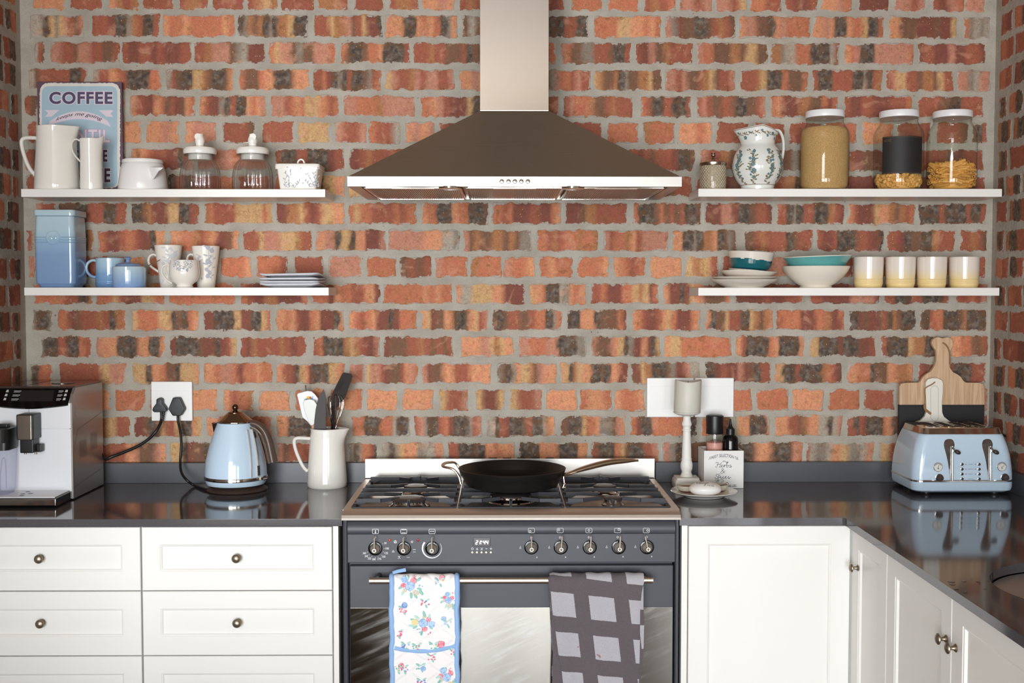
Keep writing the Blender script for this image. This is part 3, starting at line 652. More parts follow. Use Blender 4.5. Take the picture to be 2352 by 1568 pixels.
# --- shelves
def shelf(u0, u1, vt, label):
    y = -0.178; z = Zt(vt, y)
    a, b = X(u0, y, vt), X(u1, y, vt)
    o = tag(MB().box(a, b, y, -0.007, z - M(18.5, y), z, 0.0016).build('floating_shelf', SHELF), label, 'shelf', 'white floating shelves')
    return z
SZ1 = shelf(48, 747, 434.5, 'white upper shelf left of the hood, with the coffee sign standing on it')
SZ2 = shelf(55, 755, 660, 'white lower shelf left of the hood, with the blue canister on it')
SZ3 = shelf(1604, 2302, 432.5, 'white upper shelf right of the hood, with the big glass jars on it')
SZ4 = shelf(1604, 2296, 660.5, 'white lower shelf right of the hood, with the four cream tumblers on it')
# --- cooker hood
HY = -0.49
hx0, hx1 = X(798, HY, 415), X(1566, HY, 415); hz0, hz1 = Zt(428, HY), Zt(405.5, HY)
cxm = (hx0 + hx1) / 2; cw = M(157, -0.27) / 2; CY = -0.27; pz = Zt(255, CY)
cxm2 = X(1181.5, CY, 255)
hd = thing('cooker_hood', 'brushed steel chimney cooker hood above the cooker', 'cooker hood', (cxm, -0.24, hz0))
MB().box(cxm2 - cw, cxm2 + cw, CY, -0.008, pz, CEIL - 0.002, 0.0015).build('chimney', STEELV, hd)
def rect(x0, x1, y0, y1, z): return [Vector((x0, y0, z)), Vector((x1, y0, z)), Vector((x1, y1, z)), Vector((x0, y1, z))]
MB().loft([rect(hx0 + 0.0015, hx1 - 0.0015, HY + 0.002, -0.008, hz1), rect(cxm2 - cw - 0.001, cxm2 + cw + 0.001, CY - 0.001, -0.008, pz)]).build('canopy', STEELD, hd, smooth=False)
m = MB(); fi = 0.034
m.loft([rect(hx0, hx1, HY, -0.008, hz1), rect(hx0, hx1, HY, -0.008, hz0), rect(hx0 + fi, hx1 - fi, HY + 0.026, -0.03, hz0), rect(hx0 + fi, hx1 - fi, HY + 0.026, -0.03, hz0 + 0.008)], True, True)
m.build('front_band', STEELB, hd, smooth=False)
fw = (hx1 - hx0 - 2 * fi) / 3
FILT = steel_material('filter_mesh', (190, 176, 166), 0.42, 0)
for i in range(3):
    a = hx0 + fi + i * fw + 0.006; b = a + fw - 0.012; m = MB(); y0, y1 = HY + 0.034, -0.036
    m.box(a, b, y0, y1, hz0 + 0.001, hz0 + 0.006)
    k = 44
    for j in range(k):
        x = a + 0.012 + (b - a - 0.024) * j / (k - 1); m.box(x - 0.0013, x + 0.0013, y0 + 0.012, y1 - 0.012, hz0 - 0.0005, hz0 + 0.0012)
    fl = m.build('grease_filter', FILT, hd, smooth=False)
    fr = MB()
    for (x0, x1, ya, yb) in ((a, b, y0, y0 + 0.006), (a, b, y1 - 0.008, y1), (a, a + 0.006, y0, y1), (b - 0.006, b, y0, y1)): fr.box(x0, x1, ya, yb, hz0 - 0.0025, hz0 + 0.002, 0.0008)
    fr.build('filter_frame', CHROME, fl)
    MB().box((a + b) / 2 - 0.06, (a + b) / 2 + 0.06, y0 + 0.014, y0 + 0.03, hz0 - 0.003, hz0 + 0.001, 0.001).build('filter_latch', FILT, fl)
for uu in (1035, 1315):
    x = X(uu, HY + 0.05, 430)
    MB().lathe([(0.032, hz0 + 0.001), (0.032, hz0 - 0.004), (0.026, hz0 - 0.006), (0, hz0 - 0.0065)], (x, HY + 0.026, 0), 28).build('lamp', CHROME, hd)
for uu in (1152.5, 1168, 1182.5, 1197.5, 1212.5):
    MB().lathe([(0.0052, 0), (0.0052, 0.003), (0.0044, 0.0042), (0, 0.0044)], (X(uu, HY, 414), HY, (hz0 + hz1) / 2 + 0.0005), 20, '-Y').build('button', CHROME, hd)
    MB().lathe([(0.0062, 0), (0.0062, 0.0006), (0.0053, 0.0007)], (X(uu, HY, 414), HY, (hz0 + hz1) / 2 + 0.0005), 20, '-Y').build('button_ring', BLACK, hd)
# ------------------------------------------------------------------ range cooker
RY = -0.604                                                  # plane of panel and door
CZ = 0.915                                                   # hob surface
rx0, rx1 = X(784, RY, 1250), X(1562, RY, 1250)
rg = thing('range_cooker', 'dark slate grey range cooker with gas hob between the cabinets', 'cooker', ((rx0 + rx1) / 2, -0.3, 0))
MB().box(rx0 + 0.018, rx1 - 0.018, RY + 0.02, -0.04, 0.1, CZ - 0.022).build('body', ENAMEL, rg)
for a, b in ((rx0 + 0.004, X(799.5, RY, 1300)), (X(1550, RY, 1300), rx1 - 0.003)):
    MB().box(a, b, RY - 0.004, -0.05, 0.04, CZ - 0.018, 0.007, 4).build('side_post', ENAMEL, rg)
MB().box(rx0 + 0.02, rx1 - 0.02, RY + 0.035, RY + 0.05, 0.0, 0.1).build('plinth', BLACK, rg)
# control panel: curved top roll and flat face
px0, px1 = X(799, RY, 1250), X(1550, RY, 1250)
zt, zr, zb = CZ - 0.024, Zt(1225, RY), Zt(1292, RY)
prof = [(0.03, zt), (0.010, zt), (0.004, zt - 0.003), (-0.001, zt - 0.010), (-0.0045, zt - 0.018), (-0.005, zr + 0.006), (-0.003, zr + 0.001), (-0.001, zr), (0, zr - 0.002), (0, zb + 0.002), (0.002, zb), (0.03, zb)]
m = MB(); m.loft([[Vector((px, RY + y, z)) for y, z in prof] for px in (px0, px1)]); m.build('control_panel', ENAMEL, rg, ang=25)
pan = rg.children[-1] if False else [c for c in rg.children if c.name.startswith('control_panel')][0]
# hob: raised rim with rounded nose, recessed tray
ho = [(-0.05, CZ + 0.001), (-0.546, CZ + 0.001)]
fx0, fx1 = X(787.5, -0.57, 1172), X(1560, -0.57, 1172)
RIMM = steel_material('hob_rim_steel', (222, 216, 206), 0.46, 0)
rim = MB(); e = 0.020
nose = [(-0.560, CZ + 0.001), (-0.580, CZ + 0.0005), (-0.598, CZ - 0.002), (-0.609, CZ - 0.008), (-0.613, CZ - 0.015), (-0.612, CZ - 0.021), (-0.604, CZ - 0.0225)]
rim.loft([[Vector((x, y, z)) for y, z in nose + [(-0.55, CZ - 0.0225)]] for x in (fx0 + 0.002, fx1 - 0.002)])
rim.box(fx0, fx0 + 0.022, -0.575, -0.05, CZ - 0.022, CZ + 0.001, 0.001); rim.box(fx1 - 0.022, fx1, -0.575, -0.05, CZ - 0.022, CZ + 0.001, 0.001)
rim.box(fx0, fx1, -0.075, -0.048, CZ - 0.022, CZ + 0.001, 0.001)
rim.build('hob_rim', RIMM, rg, ang=30)
HOBM = steel_material('hob_steel', (196, 188, 176), 0.34, 0)
MB().box(fx0 + 0.02, fx1 - 0.02, -0.562, -0.07, CZ - 0.02, CZ - 0.007).build('hob_tray', HOBM, rg, smooth=False)
GX = [(fx0 + 0.022, fx0 + 0.022 + 0.282), (fx0 + 0.312, fx1 - 0.312), (fx1 - 0.022 - 0.282, fx1 - 0.022)]
for k in (0, 1):
    xx = (GX[k][1] + GX[k + 1][0]) / 2
    MB().box(xx - 0.004, xx + 0.004, -0.56, -0.075, CZ - 0.008, CZ + 0.001, 0.001).build('hob_divider', STEEL, rg)
# splash guard
gx0, gx1 = X(838.5, -0.052, 1075), X(1504, -0.052, 1075); gz = Zt(1053, -0.052)
m = MB(); m.box(gx0, gx1, -0.054, -0.030, CZ - 0.005, gz, 0.0015)
m.build('splash_guard', STEEL, rg)
m = MB()
for u in range(990, 1290, 33): m.box(X(u, -0.05), X(u, -0.05) + 0.026, -0.048, -0.036, gz - 0.001, gz + 0.0016)
m.build('vent_slots', BLACK, rg)
# burners
def burner(x, y, r, label=None):
    z = CZ - 0.007
    b = MB().lathe([(r * 1.25, z), (r * 1.22, z + 0.003), (r * 1.05, z + 0.006), (r * 0.95, z + 0.010), (r * 0.92, z + 0.016), (0, z + 0.016)], (x, y, 0), 40).build('burner', CHROME if r > .03 else STEEL, rg)
    MB().lathe([(r * 0.90, z + 0.016), (r * 1.02, z + 0.0165), (r * 1.04, z + 0.020), (r * 0.97, z + 0.0225), (r * 0.5, z + 0.0235), (0, z + 0.0236)], (x, y, 0), 40).build('burner_cap', IRONC, b)
    m = MB()
    for k in range(26):
        a = 2 * pi * k / 26; c, s = cos(a), sin(a)
        m.poly([(x + r * 0.955 * c - 0.0011 * s, y + r * 0.955 * s + 0.0011 * c, z + 0.011), (x + r * 0.955 * c + 0.0011 * s, y + r * 0.955 * s - 0.0011 * c, z + 0.011),
                (x + r * 0.94 * c + 0.0011 * s, y + r * 0.94 * s - 0.0011 * c, z + 0.0158), (x + r * 0.94 * c - 0.0011 * s, y + r * 0.94 * s + 0.0011 * c, z + 0.0158)])
    m.build('flame_ports', BLACK, b)
IRONC = mat('burner_cap_enamel', (58, 54, 54), 0.4)
xl, xm, xr = -0.252, X(1172, -0.36, 1150), 0.308
burner(xl, -0.275, 0.034); burner(xl - 0.004, -0.478, 0.048); burner(xr, -0.275, 0.034); burner(xr + 0.006, -0.470, 0.026)
burner(xm, -0.40, 0.058); burner(xm, -0.40, 0.034)
# cast iron pan supports
GT = 0.932                                                   # top of the grids
def grate(x0, x1, burners, cx):
    m = MB(); h = 0.010; wd = 0.0046
    def bar(pts, ww=wd, hh=h):
        for p, q in zip(pts, pts[1:]):
            d = (Vector(q) - Vector(p)); L = d.length; d.normalize(); s = Vector((-d.y, d.x, 0)) * ww; u = Vector((0, 0, -hh))
            P0, P1 = Vector(p), Vector(q)
            m.loft([[P0 + s, P0 - s, P0 - s + u, P0 + s + u], [P1 + s, P1 - s, P1 - s + u, P1 + s + u]])
    def foot(x, y, sgn):
        # curved gusset running down to the tray
        pts = [(x, GT - .0096), (x + sgn * 0.036, GT - .0096), (x + sgn * 0.022, GT - 0.016), (x + sgn * 0.012, GT - 0.022), (x + sgn * 0.001, GT - 0.022), (x, GT - 0.012)]
        prism(m, pts if sgn > 0 else list(reversed(pts)), y - wd * .85, y + wd * .85)
    full = [-0.130, -0.335]
    for y in full:
        bar([(x0 + 0.004, y, GT), (x1 - 0.004, y, GT)]); foot(x0, y, 1); foot(x1, y, -1)
    for y, by, r in ((-0.275, -0.275, 0.042), (-0.400, -0.30, 0.05), (-0.500, -0.47, 0.05)):
        yy = y
        for sx, xe in ((1, x0), (-1, x1)):
            foot(xe, yy, sx)
            k = cx - sx * (r + 0.030); bar([(xe + sx * 0.006, yy, GT), (k, yy, GT)]); bar([(k, yy, GT), (cx - sx * r * 0.62, yy + (0.022 if y != -0.400 else -0.014), GT + 0.001)], wd * 0.9)
    for sx in (1, -1):                                       # from the back bar
        bar([(cx - sx * 0.060, -0.130, GT), (cx - sx * 0.026, -0.158, GT + 0.001)], wd * 0.9)
    bar([(cx, -0.105, GT + 0.004), (cx, -0.150, GT + 0.004)], wd * 0.9)
    zz = GT - 0.014                                          # low rail round the edge
    for p, q in (((x0 + 0.006, -0.548), (x1 - 0.006, -0.548)), ((x0 + 0.003, -0.548), (x0 + 0.003, -0.10)), ((x1 - 0.003, -0.548), (x1 - 0.003, -0.10)), ((x0 + 0.003, -0.10), (x1 - 0.003, -0.10))):
        bar([(*p, zz), (*q, zz)], 0.0055, 0.009)
    bar([(cx, -0.548, zz + 0.001), (cx, -0.535, GT), (cx, -0.508, GT)], wd * 0.9)
    for x in (x0 + 0.02, x1 - 0.02):
        for y in (-0.545, -0.11): m.box(x - 0.006, x + 0.006, y - 0.006, y + 0.006, CZ - 0.0072, zz - 0.008)
    return m.build('pan_support', IRON, rg, ang=30)
grate(*GX[0], None, xl); grate(*GX[1], None, xm); grate(*GX[2], None, xr)
# knobs
KY = RY
def rknob(u, v, lean, icon=None):
    x, z = P(u, v, KY).x, P(u, v, KY).z; o = (x, KY, z)
    k = MB().lathe([(0.0135, 0.004), (0.0135, 0.006), (0.0115, 0.012), (0.008, 0.016), (0.0062, 0.018), (0.0055, 0.024), (0.0062, 0.0255), (0.0062, 0.029), (0.0052, 0.030), (0.0035, 0.030), (0.0035, 0.0285), (0, 0.0285)], o, 32, '-Y').build('knob', CHROMEW, rg)
    MB().lathe([(0.0188, 0), (0.0192, 0.002), (0.0185, 0.004), (0.0150, 0.0052), (0.0130, 0.0048)], o, 32, '-Y').build('bezel', BLACKG, k)
    MB().lathe([(0.0034, 0.0285), (0.0034, 0.0290), (0, 0.0291)], o, 20, '-Y').build('centre_cap', NICKD, k)
    a = radians(90 - lean); d = Vector((cos(a), 0, sin(a))); c = Vector(o) + Vector((0, -0.0272, 0))
    MB().tube([c + d * 0.005, c + d * 0.020 + Vector((0, 0.001, 0)), c + d * 0.0335 + Vector((0, 0.004, 0)), c + d * 0.0355 + Vector((0, 0.0075, 0))], 0.0019, 8).build('lever', CHROMEW, k)
NICKD = mat('dull_nickel', (120, 114, 106), .6)
CHROMEW = mat('satin_nickel', (206, 198, 184), 0.40, .72)
for u, v, l in ((862, 1259, 0), (928, 1259, 0), (993, 1259, 0), (1220.5, 1256.5, -1), (1288, 1256.5, 4), (1354.5, 1256.5, 3), (1421, 1256, 4), (1486, 1256, -13)): rknob(u, v, l)
yp = RY - 0.0006; yq = RY - 0.0056
ic = MB()
def rr(u0, u1, v0, v1, r=2): return arc(u1 - r, v0 + r, r, 90, 0, 4) + arc(u1 - r, v1 - r, r, 0, -90, 4) + arc(u0 + r, v1 - r, r, -90, -180, 4) + arc(u0 + r, v0 + r, r, 180, 90, 4) + [(u1 - r, v0)]
for u in (862.3, 927.4, 992.4): strokes(ic, [rr(u - 7, u + 7, 1214.8, 1225.3)], 0.9, yq)
for u in (1220.5, 1286.5, 1352.5, 1418.5, 1484.5): strokes(ic, [rr(u - 7, u + 7, 1212.5, 1223)], 0.7, yq)
for u, v in ((1217.5, 1219.8), (1283.5, 1216.6), (1352.5, 1217.7), (1421.5, 1215.6), (1487.5, 1217.8)): strokes(ic, [arc(u, v, 2.2, 0, 360, 12)], 0.9, yq)
strokes(ic, [[(862.3, 1217), (862.3, 1222)]], 1.6, yq); ic.poly([P(a, b, yq) for a, b in arc(862.3, 1222, 2, 0, 330, 10)])
strokes(ic, [[(922.5, 1216.5), (932.5, 1216.5)], [(922.5, 1223), (932.5, 1223)]], 1.0, yq)
strokes(ic, [[(987.5, 1219), (989.5, 1221), (991, 1219), (992.5, 1221), (994, 1219), (995.5, 1221), (997.5, 1219)]], 1.2, yq)
for u in (862.3, 927.2, 992.4): strokes(ic, [arc(u, 1233.8, 1.5, 0, 360, 10)], 0.7, yp)
for u, v in ((1220.5, 1234), (1286.5, 1233.8), (1352.5, 1233.6), (1418.8, 1233.2), (1485.5, 1232.8)): strokes(ic, [arc(u, v, 2.3, 0, 360, 12)], 0.6, yp); ic.poly([P(a, b, yp) for a, b in arc(u, v, 0.8, 0, 315, 7)])
for u, v in ((1195.3, 1256.5), (1261.4, 1256), (1327.3, 1255.6), (1393.4, 1255), (1459.4, 1254.6)): strokes(ic, [[(u - 1.9, v + 2.8), (u, v - 3), (u + 1.9, v + 2.8), (u - 1.9, v + 2.8)]], 0.8, yp)
for u, v in ((1233.1, 1279.2), (1299, 1278.6), (1365, 1278.2), (1431, 1277.6), (1496.8, 1277.2)): ic.poly([P(u - 1.3, v + 1.8, yp), P(u + 1.3, v + 1.8, yp), P(u, v - 2, yp)])
# temperature dial figures
for s, u, v, du, dv in (('50', 885.2, 1246.8, -4.5, 1.6), ('100', 889.3, 1259.1, -5.5, 0.2), ('125', 887.2, 1269.7, -5, -2.3), ('150', 881.4, 1278, -3.5, -3.8), ('175', 871.6, 1283.3, -1.5, -4.4), ('200', 858.7, 1284, 1.5, -3.6), ('225', 848.6, 1282, 4, -4), ('245', 841.4, 1276.8, 5, -3), ('260', 837, 1269.8, 5.5, -2.2)):
    w = 2.6 * len(s) / 1.0; add_text(ic, s, fit(u - w / 2, u + w / 2, v - 2.3, v + 2.3, yp), offset=0.01)
    ic.poly([P(a, b, yp) for a, b in arc(u + du - (1.5 if du < 0 else -1.5), v + dv, 0.75, 0, 300, 6)])
strokes(ic, [arc(907.8, 1244, 3.2, 0, 360, 14)], 0.7, yp)
for a in (90, 210, 330): ic.poly([P(a_, b_, yp) for a_, b_ in arc(907.8 + 1.6 * cos(radians(a)), 1244 - 1.6 * sin(radians(a)), 1.1, 0, 300, 6)])
strokes(ic, [arc(946.3, 1244, 1.8, 0, 360, 10)] + [[(946.3 + 2.2 * cos(t), 1244 + 2.2 * sin(t)), (946.3 + 3 * cos(t), 1244 + 3 * sin(t))] for t in [k * pi / 4 for k in range(8)]], 0.7, yp)
strokes(ic, [[(948.3, 1261.7), (954.7, 1261.7)], [(948.3, 1267.3), (954.7, 1267.3)]], 1.0, yp)
strokes(ic, [[(900, 1267.6), (906.4, 1267.6)], [(903.2, 1263), (901, 1266), (905.4, 1266), (903.2, 1263)]], 0.9, yp)
strokes(ic, [[(914, 1277.3), (919.6, 1277.3)], [(916.8, 1277.3), (916.8, 1281)], [(914.2, 1282.5), (916.8, 1279.8), (919.5, 1282.5)]], 0.9, yp)
strokes(ic, [[(934.5, 1279.6), (936, 1279.6)], [(936.8, 1279.6), (938.4, 1279.6)], [(939.2, 1279.6), (940.8, 1279.6)]], 1.0, yp)
for r0, r1, a0, a1 in ((20.5, 22.6, 140, 305),): 
    n = 26
    for i in range(n):
        f0, f1 = i / n, (i + 1) / n; A0, A1 = radians(140 + 250 * f0), radians(140 + 250 * f1)
        t0, t1 = 3.6 * (1 - f0) ** 1.1 + 0.7, 3.6 * (1 - f1) ** 1.1 + 0.7
        q = lambda A, r: P(992.3 + r * cos(A), 1259 - r * sin(A), yp)
        ic.poly([q(A0, 21.8 - t0 / 2), q(A0, 21.8 + t0 / 2), q(A1, 21.8 + t1 / 2), q(A1, 21.8 - t1 / 2)])
b = 1259.5
strokes(ic, [arc(1085, 1259.5, 2, 0, 180, 8) + [(1083, 1262), (1087.2, 1262), (1087, 1259.5)]], 0.9, yp)
strokes(ic, [[(1093.5, 1262), (1098.5, 1262)], [(1094, 1260), (1098, 1260)], [(1095, 1257.8), (1095, 1258.8)], [(1097, 1257.8), (1097, 1258.8)]], 0.9, yp)
strokes(ic, [[(1104, 1257.5), (1106.6, 1260), (1109.3, 1257.5)], [(1104, 1262), (1106.6, 1260), (1109.3, 1262), (1104, 1262)]], 0.9, yp)
strokes(ic, [[(1115, 1259.7), (1119.2, 1259.7)]], 1.1, yp); strokes(ic, [[(1125, 1259.7), (1130.4, 1259.7)], [(1127.7, 1257), (1127.7, 1262.4)]], 1.1, yp)
ic.build('dial_markings', PRINTW, rg, smooth=False, fix=False)['kind'] = 'stuff'
# clock
d0, d1 = P(1087, 1235, RY), P(1126.5, 1254, RY)
ck = MB().box(d0.x, d1.x, RY - 0.0012, RY + 0.002, d1.z, d0.z, 0.0011).build('clock_display', mat('clock_window', (52, 44, 48), 0.15), rg)
LED = mat('clock_digits_lit', (250, 250, 255), 0.5, emit=(240, 246, 255), estr=2.2)
mm = MB(); yc = RY - 0.0018
def seg7(mb, ch, u0, u1, v0, v1):
    S = {'2': 'abged', '1': 'bc', '4': 'fgbc'}; vm = (v0 + v1) / 2; sl = 1.4
    pt = lambda u, v: (u + sl * (v1 - v) / (v1 - v0), v)
    L = {'a': ((u0, v0), (u1, v0)), 'b': ((u1, v0), (u1, vm)), 'c': ((u1, vm), (u1, v1)), 'd': ((u0, v1), (u1, v1)), 'e': ((u0, vm), (u0, v1)), 'f': ((u0, v0), (u0, vm)), 'g': ((u0, vm), (u1, vm))}
    for c in S[ch]: strokes(mb, [[pt(*L[c][0]), pt(*L[c][1])]], 1.5, yc)
seg7(mm, '2', 1092.5, 1096.3, 1241.3, 1249.3); seg7(mm, '1', 1097.5, 1102, 1241.3, 1249.3); seg7(mm, '4', 1109.3, 1113.3, 1241.3, 1249.3); seg7(mm, '4', 1116, 1120, 1241.3, 1249.3)
strokes(mm, [[(1105.8, 1241), (1105.8, 1245)], [(1103.8, 1243), (1107.8, 1243)], [(1105.2, 1247.5), (1105.2, 1249)]], 1.1, yc)
mm.build('digits', LED, ck, smooth=False, fix=False)
for u in (1085, 1095.5, 1106.2, 1116.7, 1127.5):
    p = P(u, 1268, RY); MB().lathe([(0.0041, 0), (0.0041, 0.002), (0.0030, 0.0036), (0, 0.0042)], (p.x, RY, p.z), 20, '-Y').build('clock_button', CHROMEW, rg)
for u, c in ((895, (214, 74, 34)), (960.2, (176, 30, 40))):
    p = P(u, 1240, RY); MB().lathe([(0.0036, 0), (0.0036, 0.001), (0.0025, 0.0026), (0, 0.0032)], (p.x, RY, p.z), 16, '-Y').build('pilot_lamp', mat('pilot_lamp_%d' % u, c, 0.2), rg)
# oven door
ox0, ox1 = X(802.5, RY, 1350), X(1547, RY, 1350); oz1, ozg = Zt(1298, RY), Zt(1394.5, RY)
dz0 = 0.20
od = MB().box(ox0, ox1, RY, RY + 0.02, dz0, oz1, 0.004, 3).build('oven_door', ENAMEL, rg)
def oven_glass():
    m = bpy.data.materials.new('oven_glass'); m.use_nodes = True; nt = m.node_tree; b = nt.nodes['Principled BSDF']
    vec = N(nt, 'ShaderNodeTexCoord').outputs['Object']
    mp = N(nt, 'ShaderNodeMapping'); mp.inputs['Rotation'].default_value = (0, radians(24), 0); nt.links.new(vec, mp.inputs['Vector'])
    n = noise_(nt, scaled(nt, mp.outputs[0], (2.2, 2.2, 26)), 2.6, 5, 0.6, 0.3); n2 = noise_(nt, vec, 9, 4)
    sm = math_(nt, 'MULTIPLY', sstep(nt, n, 0.42, 0.7), sstep(nt, n2, 0.3, 0.65))
    b.inputs['Metallic'].default_value = 1.0
    nt.links.new(mixc(nt, sm, lin((122, 119, 113)), lin((136, 135, 132))), b.inputs['Base Color'])
    nt.links.new(math_(nt, 'MULTIPLY_ADD', sm, 0.09, 0.12), b.inputs['Roughness']); return m
MB().box(ox0 + 0.002, ox1 - 0.002, RY - 0.0016, RY, dz0 + 0.06, ozg, 0.0006).build('glass', oven_glass(), od)
MB().box(ox0, ox1, RY, RY + 0.02, 0.11, dz0 - 0.005, 0.003).build('storage_drawer', ENAMEL, rg)
# door rail
HBY = RY - 0.046; hz = Zt(1332.5, HBY)
hb0, hb1 = X(848, HBY, 1332), X(1500, HBY, 1332)
HBR = 0.0088
SATB = steel_material('rail_steel', (214, 204, 190), 0.36, 0)
MB().lathe([(HBR - 0.001, -hb1), (HBR, -hb1 + 0.001), (HBR, -hb1 + 0.008), (HBR - 0.0006, -hb1 + 0.0085), (HBR, -hb1 + 0.009), (HBR, -hb1 + 0.015), (HBR - 0.0006, -hb1 + 0.0155), (HBR, -hb1 + 0.016), (HBR, -hb0 - 0.014), (HBR - 0.0006, -hb0 - 0.0135), (HBR, -hb0 - 0.013), (HBR, -hb0 - 0.001), (HBR - 0.001, -hb0)], (0, HBY, hz), 28, '-X').build('door_rail', SATB, rg)
for x in (hb0 + 0.022, hb1 - 0.022):
    MB().lathe([(0.0065, -HBY - 0.046), (0.0065, -HBY - 0.002)], (x, 0, hz + 0.004), 16, '-Y').build('rail_bracket', BLACK, rg)
# ------------------------------------------------------------------ frying pan
pxc, pyc, pr = X(1176.5, -0.34, 1075), -0.34, M(123.5, -0.34)
pz0 = GT + 0.0015; pz1 = Zt(1074, -0.34)
H = pz1 - pz0
pn = thing('frying_pan', 'large black non-stick frying pan with steel handles on the hob', 'pan', (pxc, pyc, pz0))
pp = [(0, 0), (0.62, 0), (0.70, 0.02), (0.80, 0.14), (0.90, 0.42), (0.95, 0.66), (0.965, 0.72), (0.972, 0.74), (1.0, 0.97), (1.005, 1.0), (0.995, 1.01), (0.975, 0.96), (0.92, 0.5), (0.84, 0.16), (0.74, 0.06), (0.6, 0.045), (0, 0.045)]
MB().lathe([(a * pr, pz0 + h * H) for a, h in pp], (pxc, pyc, 0), 64).build('body', PANB, pn, ang=30)
HANDLE = mat('polished_pan_handle', (216, 204, 186), 0.22, 1.0)
ya = pyc - 0.055
a0 = Vector((pxc + pr * 0.925, ya, pz0 + H * 0.38)); a1 = Vector((X(1299, ya, 1092), ya, Zt(1090, ya)))
a2 = P(1340, 1076, ya + 0.005); a3 = P(1395, 1062, ya + 0.015); a4 = P(1440, 1057.5, ya + 0.02); a5 = P(1466, 1057, ya + 0.022)
pts = catmull([a1, a2, a3, a4, a5], 5)
rad = [0.0045 + 0.0065 * sin(pi * min(1, (i / (len(pts) - 1)) * 1.05)) for i in range(len(pts))]
MB().tube(pts, rad, 12, flat=(0.8, 1.3)).build('long_handle', HANDLE, pn)
MB().tube(catmull([a0 + Vector((0.0, 0, -0.012)), a0 + Vector((0.004, 0, 0.002)), a1 + Vector((-0.006, 0, -0.004)), a1, a2], 4), 0.0065, 10, flat=(0.5, 1.5)).build('handle_bracket', HANDLE, pn)
for dz in (0.0, -0.010): MB().sphere(a0 + Vector((0.006, -0.008, dz)), 0.0035).build('rivet', HANDLE, pn)
hl = catmull([(pxc - pr * 0.95, pyc - 0.055, pz0 + H * 0.36), (pxc - pr * 0.99, pyc - 0.055, pz0 + H * 0.75), P(1040, 1077, pyc - 0.055), P(1018, 1071, pyc - 0.04), P(1021, 1064, pyc + 0.0), P(1034, 1061.5, pyc + 0.04), P(1046, 1063, pyc + 0.055), (pxc - pr * 0.985, pyc + 0.055, pz0 + H * 0.75), (pxc - pr * 0.95, pyc + 0.055, pz0 + H * 0.45)], 5)
MB().tube(hl, 0.0044, 10, flat=(0.8, 1.2)).build('helper_handle', HANDLE, pn)
# ------------------------------------------------------------------ cloths on the rail
def hang_path(zf, zb, gap=0.004, n=26):
    """(y, z, arc length) from the front hem over the rail down the back"""
    R = HBR + gap; pts = []
    for i in range(n + 1): pts.append((HBY - R, zf + (hz - zf) * i / n))
    for i in range(1, 9): a = pi * i / 8; pts.append((HBY - R * cos(a), hz + R * sin(a)))
    for i in range(1, 9): pts.append((HBY + R, hz + (zb - hz) * i / 8))
    return pts
ZF = 0.36
gl = thing('oven_glove', 'white quilted double oven glove with small flowers and blue binding', 'oven glove', (X(975, HBY), HBY, hz))
def glove_xy(u0, u1, v): return X(u0, HBY - 0.012, v), X(u1, HBY - 0.012, v)
GLOVE = None
def glove_material():
    m = bpy.data.materials.new('quilted_cotton'); m.use_nodes = True; nt = m.node_tree; b = nt.nodes['Principled BSDF']
    vec = N(nt, 'ShaderNodeTexCoord').outputs['Object']; s = N(nt, 'ShaderNodeSeparateXYZ'); nt.links.new(vec, s.inputs[0])
    h = None
    for sg in (1, -1):
        d = math_(nt, 'ADD', math_(nt, 'MULTIPLY', s.outputs[0], 12.5), math_(nt, 'MULTIPLY', s.outputs[2], 17 * sg))
        f = math_(nt, 'ABSOLUTE', math_(nt, 'SUBTRACT', math_(nt, 'FRACT', d), 0.5))
        q = sstep(nt, f, 0.0, 0.16); h = q if h is None else math_(nt, 'MULTIPLY', h, q)
    n = noise_(nt, vec, 40, 4); hh = math_(nt, 'ADD', h, math_(nt, 'MULTIPLY', n, 0.6))
    bp = N(nt, 'ShaderNodeBump'); bp.inputs['Strength'].default_value = 0.35; bp.inputs['Distance'].default_value = 0.006
    nt.links.new(hh, bp.inputs['Height']); nt.links.new(bp.outputs['Normal'], b.inputs['Normal'])
    b.inputs['Base Color'].default_value = lin((244, 242, 242)); b.inputs['Roughness'].default_value = 0.85; b.inputs['Specular IOR Level'].default_value = 0.2
    return m
def cloth_strip(mb, xf, path, nx, thick, rnd_amp=0.0, push=None):
    """sheet following path; xf(z, t) -> x"""
    n = len(path)
    for side in (0, 1):
        ids = []
        for i, (y, z) in enumerate(path):
            j0, j1 = path[max(0, i - 1)], path[min(n - 1, i + 1)]
            nx_, nz_ = (j1[1] - j0[1]), -(j1[0] - j0[0]); L = hypot(nx_, nz_) or 1; ny, nz = -nx_ / L, -nz_ / L
            rowi = []
            for k in range(nx + 1):
                t = k / nx; x = xf(i / (n - 1), z, t)
                o = (0.0 if side else thick) * (1 if 0 < k < nx else 0.5) + (push(x, z, i / (n - 1)) if push else 0)
                rowi.append(mb.vert((x, y + ny * o, z + nz * o)))
            ids.append(rowi)
        for i in range(n - 1):
            for k in range(nx):
                q = (ids[i][k], ids[i][k + 1], ids[i + 1][k + 1], ids[i + 1][k]); mb.face(*(q if side else reversed(q)))
        if side == 0: first = ids
        else:
            for i in range(n - 1):
                for k in (0, nx):
                    mb.face(first[i][k], first[i + 1][k], ids[i + 1][k], ids[i][k])
            for k in range(nx): mb.face(first[0][k], first[0][k + 1], ids[0][k + 1], ids[0][k]); mb.face(first[-1][k], first[-1][k + 1], ids[-1][k + 1], ids[-1][k])
path = hang_path(ZF, 0.55, 0.0035)
gxa, gxb = X(896, HBY - 0.012, 1400), X(1054, HBY - 0.012, 1400)
